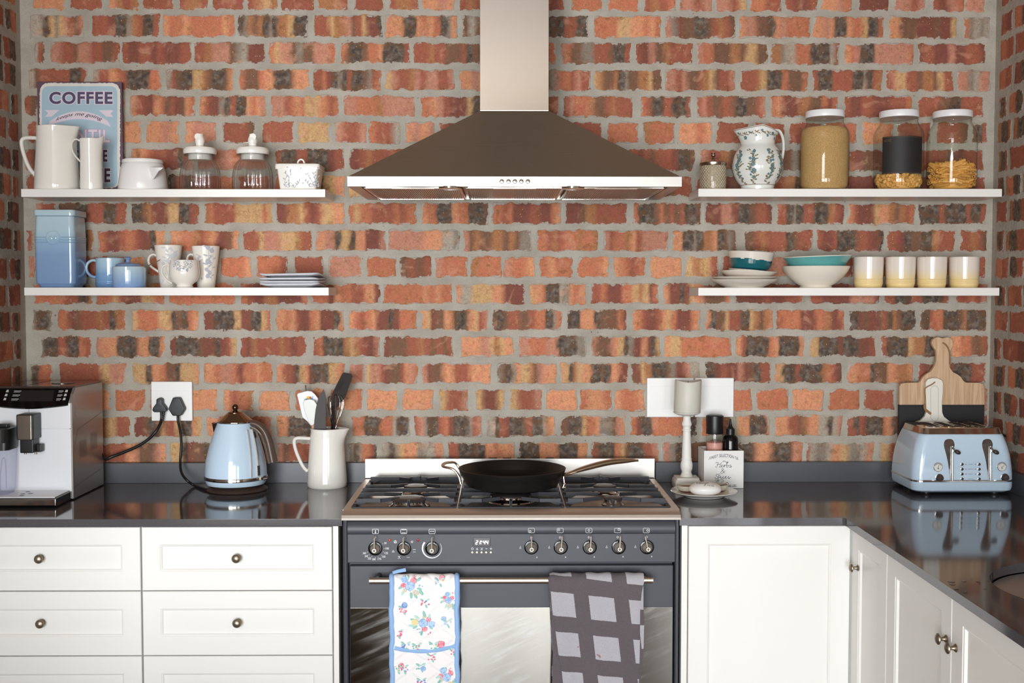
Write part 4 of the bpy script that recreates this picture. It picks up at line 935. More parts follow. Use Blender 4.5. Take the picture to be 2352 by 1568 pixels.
wob = lambda z: 0.0012 * sin(z * 55) + 0.0008 * sin(z * 130)
puff = lambda x, z, t: 0.0016 * sin(x * 60 + z * 95) * sin(x * 60 - z * 95)
m = MB(); cloth_strip(m, lambda i, z, t: gxa + 0.006 + (gxb - gxa - 0.012) * t + wob(z), path, 14, 0.006, push=puff)
m.build('quilted_cloth', glove_material(), gl, ang=60)
BIND = mat('blue_binding', (150, 186, 232), 0.8, bump=0.2, bscale=400)
for xa, xb_ in ((gxa - 0.002, gxa + 0.0115), (gxb - 0.0115, gxb + 0.002)):
    m = MB(); cloth_strip(m, lambda i, z, t: xa + (xb_ - xa) * t + wob(z), [(y, z) for y, z in path], 3, 0.0085); m.build('binding', BIND, gl, ang=60)
# pocket hem and hanging tab
yg = HBY - HBR - 0.0035 - 0.0085
m = MB(); hem = [(906 + (1046 - 906) * i / 12, 1487.5 + 9.5 * sin(pi * i / 12) ** 0.9 - 4.5 * (i / 12)) for i in range(13)]
m.tube([P(u, v, yg + 0.003) for u, v in hem], 0.0062, 10, flat=(0.95, 0.35), up=(0, 0, 1)); m.build('pocket_hem', BIND, gl)
m = MB(); m.tube([P(902, 1315, HBY), P(914, 1311.5, HBY - 0.004), P(932, 1308, HBY - 0.002)], [0.004, 0.0045, 0.0048], 8, flat=(1, 0.3), up=(0, 0.3, 1)); m.build('hanging_tab', BIND, gl)
# printed flowers
FCOL = [mat('print_blue', (150, 184, 228), .85), mat('print_pink', (228, 120, 146), .85), mat('print_yellow', (234, 218, 166), .85), mat('print_green', (130, 194, 184), .85), mat('print_deep_blue', (116, 136, 200), .85), mat('print_grey', (200, 202, 208), .85), mat('print_pale_blue', (186, 214, 240), .85), mat('print_pale_pink', (244, 170, 180), .85), mat('print_pale_green', (182, 222, 214), .85)]
fm = MB(); rf = random.Random(21); layer = [0]
yprint = HBY - HBR - 0.0035 - 0.0081
def onto(u, v): return P(u, v, yprint - layer[0] * 0.00004)
def blob(u, v, ra, rb_, mi, rot=0, wob=0.25, n=9):
    if not 907 < u < 1044: return
    fm.m = mi; layer[0] += 1
    if layer[0] > 24: layer[0] = 1
    fm.poly(disc_poly(onto, u, v, ra, rb_, rot, n, wob, rf))
def rose(u, v, r, a, b_):
    blob(u, v, r, r * .92, a, 0, 0.3, 12)
    for k in range(6):
        t = k * 2 * pi / 6 + rf.random(); blob(u + r * .62 * cos(t), v + r * .62 * sin(t), r * .36, r * .2, b_, t + 1.2)
    blob(u, v, r * .42, r * .34, b_); blob(u + .3, v - .2, r * .22, r * .2, a)
def leaf(u, v, L, rot, mi=3):
    blob(u, v, L, L * .42, mi, rot, 0.2); 
    blob(u, v, L * .75, L * .1, 8, rot, 0)
def sprig(u, v, k, mi):
    for _ in range(k): blob(u + rf.uniform(-6, 6), v + rf.uniform(-5, 5), 1.5, 1.3, mi)
def bouquet(u, v, s=1.0, rot=0):
    c, q = cos(rot), sin(rot)
    def T(a, b_): return (u + (a * c - b_ * q) * s, v + (a * q + b_ * c) * s)
    for a, b_, L, r in ((-20, 2, 7, 2.6), (-16, 14, 7, 2.0), (18, -14, 6, -.6), (20, 6, 6, .2), (24, 14, 7, .9), (2, 20, 7, 1.4), (-6, -20, 5, 1.2), (12, 22, 6, 1.0)): leaf(*T(a, b_), L * s, r + rot, rf.choice((3, 3, 8)))
    rose(*T(0, 0), 11 * s, 0, 6); rose(*T(-12, -15), 8.5 * s, 6, 0); rose(*T(7, -12), 7 * s, 1, 7); rose(*T(-15, -2), 6 * s, 1, 7); rose(*T(12, 15), 8 * s, 2, 5); rose(*T(-12, 9), 5 * s, 2, 5)
    sprig(*T(22, -4), 4, 0); sprig(*T(6, -23), 3, 1)
def spray(u, v, cols):
    leaf(u - 7, v - 6, 5, .6); leaf(u + 7, v - 7, 5, -.5, 8); leaf(u + 3, v + 8, 4.5, 1.1, 3)
    for k in range(9): blob(u + rf.uniform(-9, 9), v + rf.uniform(-5, 6), 2.1, 1.7, rf.choice(cols))
bouquet(942, 1346, 1.05); rose(1015, 1327, 7, 1, 7); spray(1009, 1336, (0, 6, 2)); bouquet(1030, 1378, .72, .5)
spray(976, 1384, (1, 1, 4)); rose(929, 1390, 7.5, 0, 4); spray(926, 1400, (1, 1, 7)); bouquet(972, 1431, 1.0, 2.4)
rose(1019, 1421, 6, 0, 6); spray(1027, 1430, (2, 6)); spray(914, 1455, (1, 1, 0)); spray(932, 1483, (0, 4)); rose(1013, 1479, 8.5, 1, 7); spray(996, 1483, (2, 3)); spray(957, 1486, (1, 3))
spray(991, 1509, (1, 1)); rose(921, 1529, 7, 1, 7); spray(927, 1536, (0, 1)); spray(913, 1536, (2, 3)); rose(972, 1535, 6, 0, 6); spray(966, 1532, (3, 8)); bouquet(1026, 1556, .95, .2); spray(1040, 1496, (1, 5)); spray(968, 1566, (1, 4))
fm.build('flower_print', FCOL, gl, smooth=False, fix=False)['kind'] = 'stuff'
# checked towel
def towel_material():
    m = bpy.data.materials.new('checked_terry'); m.use_nodes = True; nt = m.node_tree; b = nt.nodes['Principled BSDF']
    uv = N(nt, 'ShaderNodeUVMap', uv_map='UVMap').outputs['UV']; s = N(nt, 'ShaderNodeSeparateXYZ'); nt.links.new(uv, s.inputs[0])
    vec = N(nt, 'ShaderNodeTexCoord').outputs['Object']
    wj = math_(nt, 'MULTIPLY_ADD', noise_(nt, vec, 320, 2), 0.02, -0.01)
    fu = math_(nt, 'FRACT', math_(nt, 'ADD', s.outputs[0], wj)); fv = math_(nt, 'FRACT', math_(nt, 'ADD', s.outputs[1], wj))
    band = math_(nt, 'MAXIMUM', math_(nt, 'LESS_THAN', fu, 0.37), math_(nt, 'LESS_THAN', fv, 0.40))
    n = noise_(nt, vec, 700, 3, 0.7); n2 = noise_(nt, vec, 60, 3)
    lt = mixc(nt, n, lin((150, 148, 156)), lin((218, 216, 222))); dk = mixc(nt, n, lin((78, 72, 76)), lin((128, 120, 124)))
    c = mixc(nt, band, lt, dk)
    st = math_(nt, 'MULTIPLY', sstep(nt, noise_(nt, vec, 34, 3), 0.70, 0.74), math_(nt, 'SUBTRACT', 1.0, band))
    c = mixc(nt, math_(nt, 'MULTIPLY', st, 0.7), c, lin((150, 96, 74)))
    nt.links.new(c, b.inputs['Base Color']); b.inputs['Roughness'].default_value = 0.95; b.inputs['Specular IOR Level'].default_value = 0.1
    bp = N(nt, 'ShaderNodeBump'); bp.inputs['Strength'].default_value = 0.7; bp.inputs['Distance'].default_value = 0.003
    nt.links.new(math_(nt, 'ADD', n, math_(nt, 'MULTIPLY', n2, 1.5)), bp.inputs['Height']); nt.links.new(bp.outputs['Normal'], b.inputs['Normal'])
    return m
TOWEL = towel_material()
def towel_sheet(name, edgeL, edgeR, path, phase, parent, push=None, nx=26):
    m = MB(); n = len(path)
    xl_ = lambda z: edgeL(z); xr_ = lambda z: edgeR(z)
    cloth_strip(m, lambda i, z, t: xl_(z) + (xr_(z) - xl_(z)) * t, path, nx, 0.004, push=push)
    o = m.build(name, TOWEL, parent, ang=70)
    me = o.data; uvl = me.uv_layers.new(name='UVMap'); S = M(92, HBY)
    arc_ = [0]
    for a, b_ in zip(path, path[1:]): arc_.append(arc_[-1] + hypot(b_[0] - a[0], b_[1] - a[1]))
    top = arc_[26]
    cnt = len(path) * (nx + 1)
    val = []
    for side in (0, 1):
        for i in range(n):
            for k in range(nx + 1):
                x = m.v[side * cnt + i * (nx + 1) + k][0]
                val.append(((x - phase[0] + 0.115 * (arc_[i] - top)) / S * -1 * -1, -(arc_[i] - top) / S + phase[1] - 0.11 * (x - phase[0]) / S))
    for l in me.loops: uvl.data[l.index].uv = val[l.vertex_index]
    return o
zv = lambda v: Zt(v, HBY - 0.014)
def lerp_edge(tab):
    tab = [(zv(v), X(u, HBY - 0.014, v)) for v, u in tab]
    def f(z):
        if z >= tab[0][0]: return tab[0][1]
        for (za, xa), (zb_, xb_) in zip(tab, tab[1:]):
            if zb_ <= z <= za: return xa + (xb_ - xa) * (z - za) / (zb_ - za)
        return tab[-1][1]
    return f
tw = thing('tea_towel', 'grey and light grey checked terry towel hanging on the oven rail', 'towel', (X(1370, HBY), HBY, hz))
eL = lerp_edge([(1316, 1262), (1400, 1268), (1450, 1276), (1500, 1282), (1540, 1290), (1568, 1293), (1700, 1300)])
eR = lerp_edge([(1316, 1479), (1340, 1479), (1352, 1474), (1400, 1470), (1500, 1469), (1568, 1467), (1700, 1462)])
pathT = hang_path(0.37, 0.5, 0.0075)
fold = lambda x, z, t: 0.0030 * sin(x * 48 + 2 * z) * min(1, max(0, (hz - z) * 5)) + 0.0012 * sin(x * 130 + z * 20)
ph = (X(1314, HBY - 0.014, 1330), 0.24 - (zv(1311) - zv(1323)) / M(92, HBY))
towel_sheet('front_layer', eL, eR, pathT, ph, tw, fold)
eL2 = lerp_edge([(1316, 1257.5), (1360, 1262), (1410, 1266), (1500, 1270), (1568, 1268), (1700, 1266)])
eR2 = lerp_edge([(1316, 1478), (1400, 1478), (1420, 1480), (1500, 1478), (1568, 1472), (1700, 1468)])
towel_sheet('back_layer', eL2, eR2, hang_path(0.36, 0.48, 0.0015), (ph[0] + 0.02, ph[1] + 0.35), tw, lambda x, z, t: 0.001 * sin(x * 40))
# ------------------------------------------------------------------ things on the shelves
def pot(mb, u, y, prof, zbase, seg=48, mod=None, smooth_n=0):
    """lathe from silhouette pixels; (radius px, v px or None for the base)"""
    x = X(u, y, prof[-1][1] or 600); k = M(1, y)
    p = [(r * k, zbase if v is None else Zt(v, y)) for r, v in prof]
    if smooth_n: p = smooth_prof(p, smooth_n)
    mb.lathe(p, (x, y, 0), seg, mod=mod); return x, p
def spout(mb, cx, cy, ang, z0, z1, push, lift, sig=0.35):
    d = Vector((cos(ang), sin(ang), 0))
    def f(p):
        q = Vector((p.x - cx, p.y - cy, 0)); r = q.length
        if r < 1e-6 or p.z < z0: return p
        c = q.normalized().dot(d); t = math.acos(max(-1, min(1, c))); w = exp(-(t / sig) ** 2) * min(1, (p.z - z0) / (z1 - z0)) ** 1.6
        return Vector((p.x + d.x * push * w, p.y + d.y * push * w, p.z + lift * w))
    mb.deform(f)
def wallpot(prof, th):
    """outer profile up, then inner profile back down"""
    inner = [(max(0.0005, r - th), z) for r, z in reversed(prof)]
    inner = [(r, z if i else z - 0.0) for i, (r, z) in enumerate(inner)]
    b = prof[0][1] + th
    return prof + [(prof[-1][0] - th * .5, prof[-1][1] + th * .35)] + [q for q in inner if q[1] > b] + [(inner[-1][0], b), (0, b)]
def lathe_px(u, y, prof, zb, n=0):
    k = M(1, y); p = [(r * k, zb if v is None else Zt(v, y)) for r, v in prof]
    return X(u, y, 500), (smooth_prof(p, n) if n else p)
# --- coffee sign
sy = -0.030; S0 = P(89, 433, sy); S1 = P(279.5, 188, sy)
sg = thing('coffee_sign', 'light blue tin coffee sign with worn border, leaning behind the white pitchers', 'sign', ((S0.x + S1.x) / 2, sy, SZ1))
MB().box(S0.x, S1.x, sy, sy + 0.011, SZ1, S1.z, 0.0015).build('tin_plate', mat('worn_tin_edge', (92, 66, 84), 0.5, var=0.35, vscale=60), sg)
def sign_layer(name, u0, u1, v0, v1, r, y, m, chip=0.0):
    rnd = random.Random(4); pts = []
    for a, b in rr(u0, u1, v0, v1, r)[:-1]: pts.append((a, b))
    out = []
    for (a, b), (c, d) in zip(pts, pts[1:] + pts[:1]):
        n = max(1, int(hypot(c - a, d - b) / 3)) if chip else 1
        for i in range(n):
            t = i / n; out.append((a + (c - a) * t + rnd.uniform(-chip, chip), b + (d - b) * t + rnd.uniform(-chip, chip)))
    cu, cv = (u0 + u1) / 2, (v0 + v1) / 2; mb = MB(); c = mb.vert(P(cu, cv, y)); ids = [mb.vert(P(a, b, y)) for a, b in out]
    for i in range(len(ids)): mb.face(c, ids[i], ids[(i + 1) % len(ids)])
    return mb.build(name, m, sg, smooth=False, fix=False)
def rr(u0, u1, v0, v1, r=2): return arc(u1 - r, v0 + r, r, 90, 0, 5)[::1] + arc(u1 - r, v1 - r, r, 0, -90, 5) + arc(u0 + r, v1 - r, r, -90, -180, 5) + arc(u0 + r, v0 + r, r, 180, 90, 5) + [(u1 - r, v0)]
sign_layer('border', 91, 276, 190.5, 432, 20, sy - 0.0004, mat('sign_cream', (218, 214, 206), 0.45, var=0.06, vscale=50), 0.9)
sign_layer('blue_field', 96, 269.5, 198, 429, 15, sy - 0.0007, mat('sign_blue', (164, 190, 203), 0.4, var=0.06, vscale=30))
SPUR = mat('sign_purple_letters', (78, 68, 98), 0.45); SPK = mat('sign_pale_letters', (222, 208, 218), 0.45); SDK = mat('sign_dark_letters', (66, 50, 66), 0.45)
def sign_text(name, s, u0, u1, v0, v1, m, off=0.03, halo=True, sp=1.0, grow=1.6, shear=0):
    if halo:
        add = add_text(MB(), s, fit(u0 - grow, u1 + grow, v0 - grow, v1 + grow, sy - 0.0010), offset=off + 0.05, spacing=sp); add.build(name + '_outline', SPK if m is not SPK else mat('sign_lilac_%s' % name, (186, 160, 190), .45), sg, smooth=False, fix=False)
    add_text(MB(), s, fit(u0, u1, v0, v1, sy - 0.0014), offset=off, spacing=sp, shear=shear).build(name, m, sg, smooth=False, fix=False)
sign_text('coffee_lettering', 'COFFEE', 113, 258.5, 210.5, 239, SPUR, 0.035, sp=1.12)
bn = MB(); n = 18
def bpt(t, r): # curved banner
    return P(108.5 + 146 * t + (0 if r else 7 * (1 - 2 * t)), (277.5 if not r else 291.5) - 22.0 * 4 * t * (1 - t) * (1.0 if not r else 0.82), sy - 0.0011)
for i in range(n): bn.poly([bpt(i / n, 0), bpt((i + 1) / n, 0), bpt((i + 1) / n, 1), bpt(i / n, 1)])
for pts in ([(103, 252.4), (136, 252.4), (118.6, 268), (103, 268), (110.5, 260)], [(227, 253), (260.6, 253), (253.5, 261), (260.2, 268), (244, 268)]):
    c = P(sum(a for a, b in pts) / 5, sum(b for a, b in pts) / 5, sy - 0.0011); ids = [bn.vert(P(a, b, sy - 0.0011)) for a, b in pts]; ic_ = bn.vert(c)
    for i in range(5): bn.face(ic_, ids[i], ids[(i + 1) % 5])
bn.build('banner', SPK, sg, smooth=False, fix=False)
def warp(a, b):
    t = 0.135 + 0.73 * a; base = 277.5 - 22 * 4 * t * (1 - t); return P(108.5 + 146 * t + (b - .5) * 2.5, base + 12.5 - 10.5 * b + (1 - 4 * t * (1 - t)) * 2, sy - 0.0015)
add_text(MB(), 'keeps me going', warp, shear=0.32, offset=0.006).build('banner_lettering', SDK, sg, smooth=False, fix=False)
sign_text('until_lettering', 'UNTIL', 150, 252, 297.5, 327.5, SPK, 0.02, sp=1.1, grow=1.3)
sign_text('small_s', 'S', 173, 181, 344, 371, SDK, 0.03); sign_text('small_e', 'E', 237, 246.5, 344, 371, SDK, 0.03)
sign_text('wine_lettering', 'WINE', 174, 253.5, 386.5, 418.5, SDK, 0.03, sp=1.05)
# --- big white pitcher
y = -0.104
t = thing('large_pitcher', 'large plain white pitcher with an angular handle, in front of the sign', 'pitcher', (X(132, y), y, SZ1))
x, p = lathe_px(132.5, y, [(0.1, None), (48, None), (50, 436), (49.2, 425), (47, 390), (44.5, 350), (43, 320), (42.6, 300), (43, 294)], SZ1)
m = MB(); m.lathe(wallpot(p, 0.004), (x, y, 0), 56); spout(m, x, y, radians(-8), Zt(338, y), Zt(294, y), M(14, y), M(0, y), 0.36); m.build('body', CERW, t)
hp = catmull([P(92, 318, y), P(75, 316.5, y), P(58, 317, y), P(50, 324, y), P(52.5, 345, y), P(62, 374, y), P(72, 392, y), P(84, 404, y)], 5)
MB().tube(hp, M(4.6, y), 12, flat=(1.0, 1.35)).build('handle', CERW, t)
# --- slim pitcher
y = -0.135
t = thing('slim_pitcher', 'slim plain white pitcher with a thin looped handle, beside the larger pitcher', 'pitcher', (X(211, y), y, SZ1))
x, p = lathe_px(211.5, y, [(0.1, None), (24.5, None), (25, 432), (24.5, 400), (23.6, 360), (24, 335), (24.2, 321)], SZ1)
m = MB(); m.lathe(wallpot(p, 0.0025), (x, y, 0), 48); spout(m, x, y, 0, Zt(348, y), Zt(321, y), M(6.5, y), M(7, y), 0.38); m.build('body', CERW, t)
hp = catmull([P(188, 334, y), P(184, 324, y), P(174, 320, y), P(166, 328, y), P(166, 342, y), P(172, 356, y), P(182, 368, y), P(188.5, 374, y)], 5)
MB().tube(hp, M(2.3, y), 10, flat=(0.9, 1.8)).build('handle', CERW, t)
# --- squat teapot
y = -0.10
t = thing('teapot', 'squat matt white teapot with flat lid and short spout, on the upper shelf', 'teapot', (X(329, y), y, SZ1))
x, p = lathe_px(329.5, y, [(0.1, None), (53, None), (55, 434), (53.5, 420), (50, 395), (46.5, 382), (44.5, 378), (42, 376.5)], SZ1)
MB().lathe(p + [(M(38, y), p[-1][1]), (0, p[-1][1])], (x, y, 0), 56).build('body', CERM, t)
k = M(1, y); z0 = Zt(376.8, y); z1 = Zt(368, y)
MB().lathe([(0, z0), (43.5 * k, z0), (45.2 * k, z0 + 0.002), (45.4 * k, (z0 + z1) / 2 + 0.001), (44 * k, z1 - 0.001), (40 * k, z1), (0, z1 + 0.001)], (x, y, 0), 56).build('lid', CERM, t)
m = MB()
def lip(cu, cv, dy, w, h):
    c = P(cu, cv, y - M(dy, y)); k_ = M(1, y)
    return [c + Vector((w * k_ * a_, -abs(1 - abs(a_)) * w * .5 * k_, h * k_ * b_)) for a_, b_ in ((-1, 1), (-.5, 1), (0, 1), (.5, 1), (1, 1), (.8, .3), (.4, -.6), (0, -1), (-.4, -.6), (-.8, .3))]
m.loft([lip(354, 398, 36, 15, 14), lip(358, 395, 46, 13.5, 11), lip(363, 391, 55, 10.5, 6.5), lip(366, 388.5, 61, 8, 3.5)]); m.build('spout', CERM, t, ang=60)
MB().tube(catmull([P(285, 387, y), P(277, 392, y), P(274, 404, y), P(276, 416, y), P(281, 424, y)], 4), M(3, y), 10, flat=(0.8, 2.2)).build('handle', CERM, t)
# --- bird jars
def bird_jar(u, du, label, look):
    y = -0.10; k = M(1, y)
    t = thing('bird_jar', label, 'jar', (X(u, y), y, SZ1), 'ribbed glass jars with ceramic bird lids')
    x, p = lathe_px(u, y, [(0.1, None), (42, None), (45.3, 435), (45.5, 425), (44.5, 400), (41, 383), (34, 372), (29, 367), (27.5, 364), (28, 361), (35, 358.5), (36, 357)], SZ1)
    x = X(u, y)
    mod = lambda a, z: 1 + (0.020 * abs(cos(12 * a)) if z < Zt(368, y) else 0)
    zr = Zt(370, y); mod2 = lambda a, z: 1 + (0.034 * (abs(cos(12 * a)) - .5) if z < zr and outer[0] else 0)
    outer = [True]; m = MB(); q = [(r, z) for r, z in p if r > 0.004]; inn = [(max(.001, r - 0.0022), max(z, SZ1 + .006)) for r, z in reversed(q)]
    full = [(0, q[0][1])] + q; n_out = len(full); full = full
    m.lathe(full, (x, y, 0), 144)
    for i_, v_ in enumerate(m.v):
        if i_ < 144 * n_out and v_[2] < zr:
            a_ = math.atan2(v_[1] - y, v_[0] - x); r_ = hypot(v_[1] - y, v_[0] - x); f_ = 1 + .036 * (abs(cos(12 * a_)) - .5) * min(1, r_ / (30 * k)); m.v[i_] = (x + (v_[0] - x) * f_, y + (v_[1] - y) * f_, v_[2])
    m.build('glass_body', RIBG, t, ang=60)
    zz = lambda v: Zt(v, y)
    c = du
    lid = MB().lathe([(26.5 * k, zz(369)), (26.5 * k, zz(356)), (36 * k, zz(355.5)), (37.2 * k, zz(352)), (37 * k, zz(346)), (34 * k, zz(341)), (22 * k, zz(338)), (9 * k, zz(335.5)), (0, zz(335))], (x + c * k, y, 0), 48).build('lid', CERW, t)
    b = MB(); bx = x + c * k
    b.lathe(smooth_prof([(9.2 * k, zz(337)), (8.8 * k, zz(333)), (10.6 * k, zz(326)), (10 * k, zz(319)), (7.4 * k, zz(312.5)), (0.01, zz(309))], 3), (bx, y, 0), 24)
    b.sphere((bx + look * 1.0 * k, y - 1 * k, zz(314)), 5.9 * k, 1, 1, 1)
    b.lathe([(2.2 * k, 0), (0.01, 3.6 * k)], (bx + look * 2.5 * k, y - 5.4 * k, zz(315.5)), 10, '-Y')
    if look > 0: b.tube([(bx - 6 * k, y, zz(328)), (bx - 14 * k, y - 2 * k, zz(328.5)), (bx - 20 * k, y - 3 * k, zz(327.5))], [3.6 * k, 2.2 * k, 0.5 * k], 8, flat=(0.6, 1.3))
    else: b.tube([(bx + 4 * k, y + 5 * k, zz(328)), (bx + 6 * k, y + 12 * k, zz(329))], [3.6 * k, 1.2 * k], 8, flat=(0.6, 1.3))
    b.build('bird_finial', CERW, lid, ang=60)
RIBG = ribbed_glass_material('ribbed_glass')
bird_jar(463.5, 0, 'ribbed glass jar with white bird lid, the jar next to the teapot', -1)
bird_jar(583.5, 0.5, 'ribbed glass jar with white bird lid, the jar next to the floral box', 1)
# --- square floral box
y = -0.105; k = M(1, y); x = X(692.5, y)
t = thing('floral_box', 'small square white ceramic box with grey flower print and loop lid', 'box', (x, y, SZ1))
zz = lambda v: Zt(v, y)
MB().loft([rrect(x, y, 40 * k, 36 * k, 5 * k, SZ1), rrect(x, y, 41 * k, 37 * k, 6 * k, SZ1 + 0.004), rrect(x, y, 46 * k, 40 * k, 6 * k, zz(393))]).build('body', CERW, t)
MB().loft([rrect(x, y, 50 * k, 43 * k, 7 * k, zz(393)), rrect(x, y, 50.5 * k, 43.5 * k, 7 * k, zz(387)), rrect(x, y, 50 * k, 43 * k, 8 * k, zz(381.5)), rrect(x, y, 45 * k, 38 * k, 8 * k, zz(379.5))]).build('lid', CERW, t)
MB().tube(catmull([P(685.5, 381, y), P(684.5, 372, y), P(690, 366.5, y), P(696, 368, y), P(699, 374, y), P(699, 381, y)], 5), 2.3 * k, 10, flat=(1, 1.8)).build('loop_handle', CERW, t)
def box_front(u, v):  # front face leans outwards towards the rim
    h = (Zt(v, y) - SZ1) / (zz(393) - SZ1); return P(u, v, y - (37 + 3 * h) * k - 0.0006)
def twig(mb, fn, pts, w, leaves, rnd, lw=1.1, ll=5):
    c = catmull([Vector((a, b, 0)) for a, b in pts], 5); q = [fn(p.x, p.y) for p in c]
    n = (q[1] - q[0]).cross(Vector((0, 0, 1)));
    mb.ribbon(q, w, (0, 1, 0))
    for i in range(leaves):
        p = c[int((i + .5) / leaves * (len(c) - 1))]; a = rnd.uniform(-.5, .5) + (-1.2 if i % 2 else -1.95)
        mb.poly(disc_poly(fn, p.x + ll * .8 * cos(a), p.y + ll * .8 * sin(a), ll * .62, lw, a, 7))
rp = random.Random(8); m = MB(); w_ = M(0.9, y)
for pts in ([(656, 430), (654, 416), (659, 402), (653, 396)], [(664, 430), (663, 412), (668, 400), (666, 388)], [(676, 430), (684, 422), (688, 416)], [(722, 430), (716, 415), (706, 404), (703, 400)], [(726, 431), (724, 414), (721, 402), (722, 398)], [(712, 430), (706, 420), (702, 416)], [(732, 430), (727, 420), (731, 405)]):
    twig(m, box_front, pts, w_, 6, rp)
for cu, cv, r in ((667, 422, 7), (661, 426, 5), (674, 427, 5), (714, 424, 6), (727, 425, 5)):
    for q in range(7): a = q * .9; m.ribbon([box_front(cu + r * cos(a + s_) * (1 - .1 * q), cv + r * .8 * sin(a + s_) * (1 - .1 * q)) for s_ in (0, .3, .6, .9, 1.2)], w_ * .8, (0, 1, 0))
for cu, cv in ((660, 384), (691, 386), (730, 385), (696, 420)): m.poly(disc_poly(lambda a, b: P(a, b, y - 44 * k - 0.0004) if b < 393 else box_front(a, b), cu, cv, 1.6, 1.6))
m.build('flower_print', PRINTG, t, smooth=False, fix=False)['kind'] = 'stuff'
# --- blue canister
y = -0.095; k = M(1, y); x = X(142.5, y); zz = lambda v: Zt(v, y)
t = thing('blue_canister', 'tall square pale to deep blue lidded canister, at the shelf end', 'canister', (x, y, SZ2))
BLUE = gradient_material('blue_fade_glaze', [(0.0, (122, 152, 190)), (0.45, (134, 164, 200)), (0.62, (152, 184, 210)), (0.75, (178, 204, 216)), (1, (184, 208, 218))], SZ2, zz(492), 0.1)
secs = [(38, None), (39.5, 655), (44, 651), (45, 640), (45, 600), (45, 562)]
for v in (558, 553, 547): secs += [(45, v + 1.5), (46.3, v), (45, v - 1.5)]
secs += [(44.5, 530), (43.5, 505), (43, 499.5)]
MB().loft([rrect(x, y, r * k, (r - 2) * k, 11 * k, SZ2 if v is None else zz(v)) for r, v in secs]).build('body', BLUE, t)
MB().loft([rrect(x, y, r * k, (r - 2) * k, 11 * k, zz(v)) for r, v in ((43, 499), (46, 498), (46.5, 490), (45.8, 485.5), (43, 484.5))]).build('lid', BLUE, t)
m = MB(); cz = zz(548); cyf = y - 43 * k
m.lathe([(16.5 * k, 0.0), (16.5 * k, 0.003), (15 * k, 0.0042), (14 * k, 0.003), (0, 0.0032)], (x - 1 * k, cyf + 0.001, cz), 36, '-Y')
for a0, s_ in ((0, -1), (0, 1)):
    m.sphere((x - 1 * k + s_ * 4.6 * k, cyf - 0.0022, cz - 1 * k), 1, 4.6 * k, 0.0022, 5.4 * k, 18, 9, Matrix.Rotation(s_ * 0.35, 3, 'Y'))
m.build('embossed_medallion', BLUE, t)
# --- blue mug
y = -0.051; k = M(1, y); zz = lambda v: Zt(v, y)
t = thing('blue_mug', 'pale blue mug with a round handle, partly behind the blue sugar bowl', 'mug', (X(255, y), y, SZ2))
BLUE2 = gradient_material('blue_mug_glaze', [(0, (118, 156, 198)), (0.45, (130, 166, 204)), (0.7, (168, 198, 216)), (1, (176, 204, 218))], SZ2, zz(592), 0.1)
pr_ = [(0.1, None), (31, None), (32, 657)]
for v in (652.5, 648.5, 644.5): pr_ += [(32.4, v + 1), (33, v), (32.4, v - 1)]
x, p = lathe_px(254.5, y, pr_ + [(31.8, 630), (31.6, 610), (31.8, 593.5)], SZ2)
x = X(254.5, y); MB().lathe(wallpot(p, 0.0035), (x, y, 0), 48).build('body', BLUE2, t)
MB().tube(catmull([P(224, 600, y), P(213, 597.5, y), P(202, 604, y), P(198.5, 616, y), P(203, 628, y), P(213, 635, y), P(224, 636, y)], 5), 3.2 * k, 12, flat=(1, 1.2)).build('handle', BLUE2, t)
# --- blue sugar bowl and its spoon
y = -0.126; k = M(1, y); zz = lambda v: Zt(v, y)
t = thing('blue_sugar_bowl', 'small blue lidded sugar bowl with a knobbed lid, in front of the blue mug', 'bowl', (X(298, y), y, SZ2))
BLUE3 = gradient_material('blue_bowl_glaze', [(0, (126, 156, 204)), (0.4, (150, 180, 214)), (0.85, (178, 202, 218)), (1, (184, 206, 216))], SZ2, zz(613), 0.1)
x, p = lathe_px(297.5, y, [(0.1, None), (35.5, None), (37, 657), (37.6, 640), (37.8, 622), (37.2, 613)], SZ2); x = X(297.5, y)
MB().lathe(wallpot(p, 0.0035), (x, y, 0), 52).build('body', BLUE3, t)
lid = MB().lathe(smooth_prof([(0.1 * k, zz(614)), (30 * k, zz(614)), (31 * k, zz(612)), (28 * k, zz(609.5)), (27 * k, zz(607.5)), (20 * k, zz(604.5)), (8 * k, zz(603)), (5 * k, zz(600)), (5.2 * k, zz(597)), (8 * k, zz(594)), (8.2 * k, zz(592)), (5 * k, zz(590.5)), (0.01, zz(590))], 2), (x - 2 * k, y, 0), 44).build('lid', mat('deep_blue_glaze', (122, 148, 190), 0.1, coat=.3), t)
sp = MB().tube(catmull([P(318, 622, y), P(334, 613.5, y - .005), P(352, 604.5, y - .01), P(368, 596.5, y - .015)], 4), 1.1 * k, 8)
tag(sp.build('spoon', CHROME), 'thin steel spoon handle sticking out of the blue sugar bowl', 'spoon')
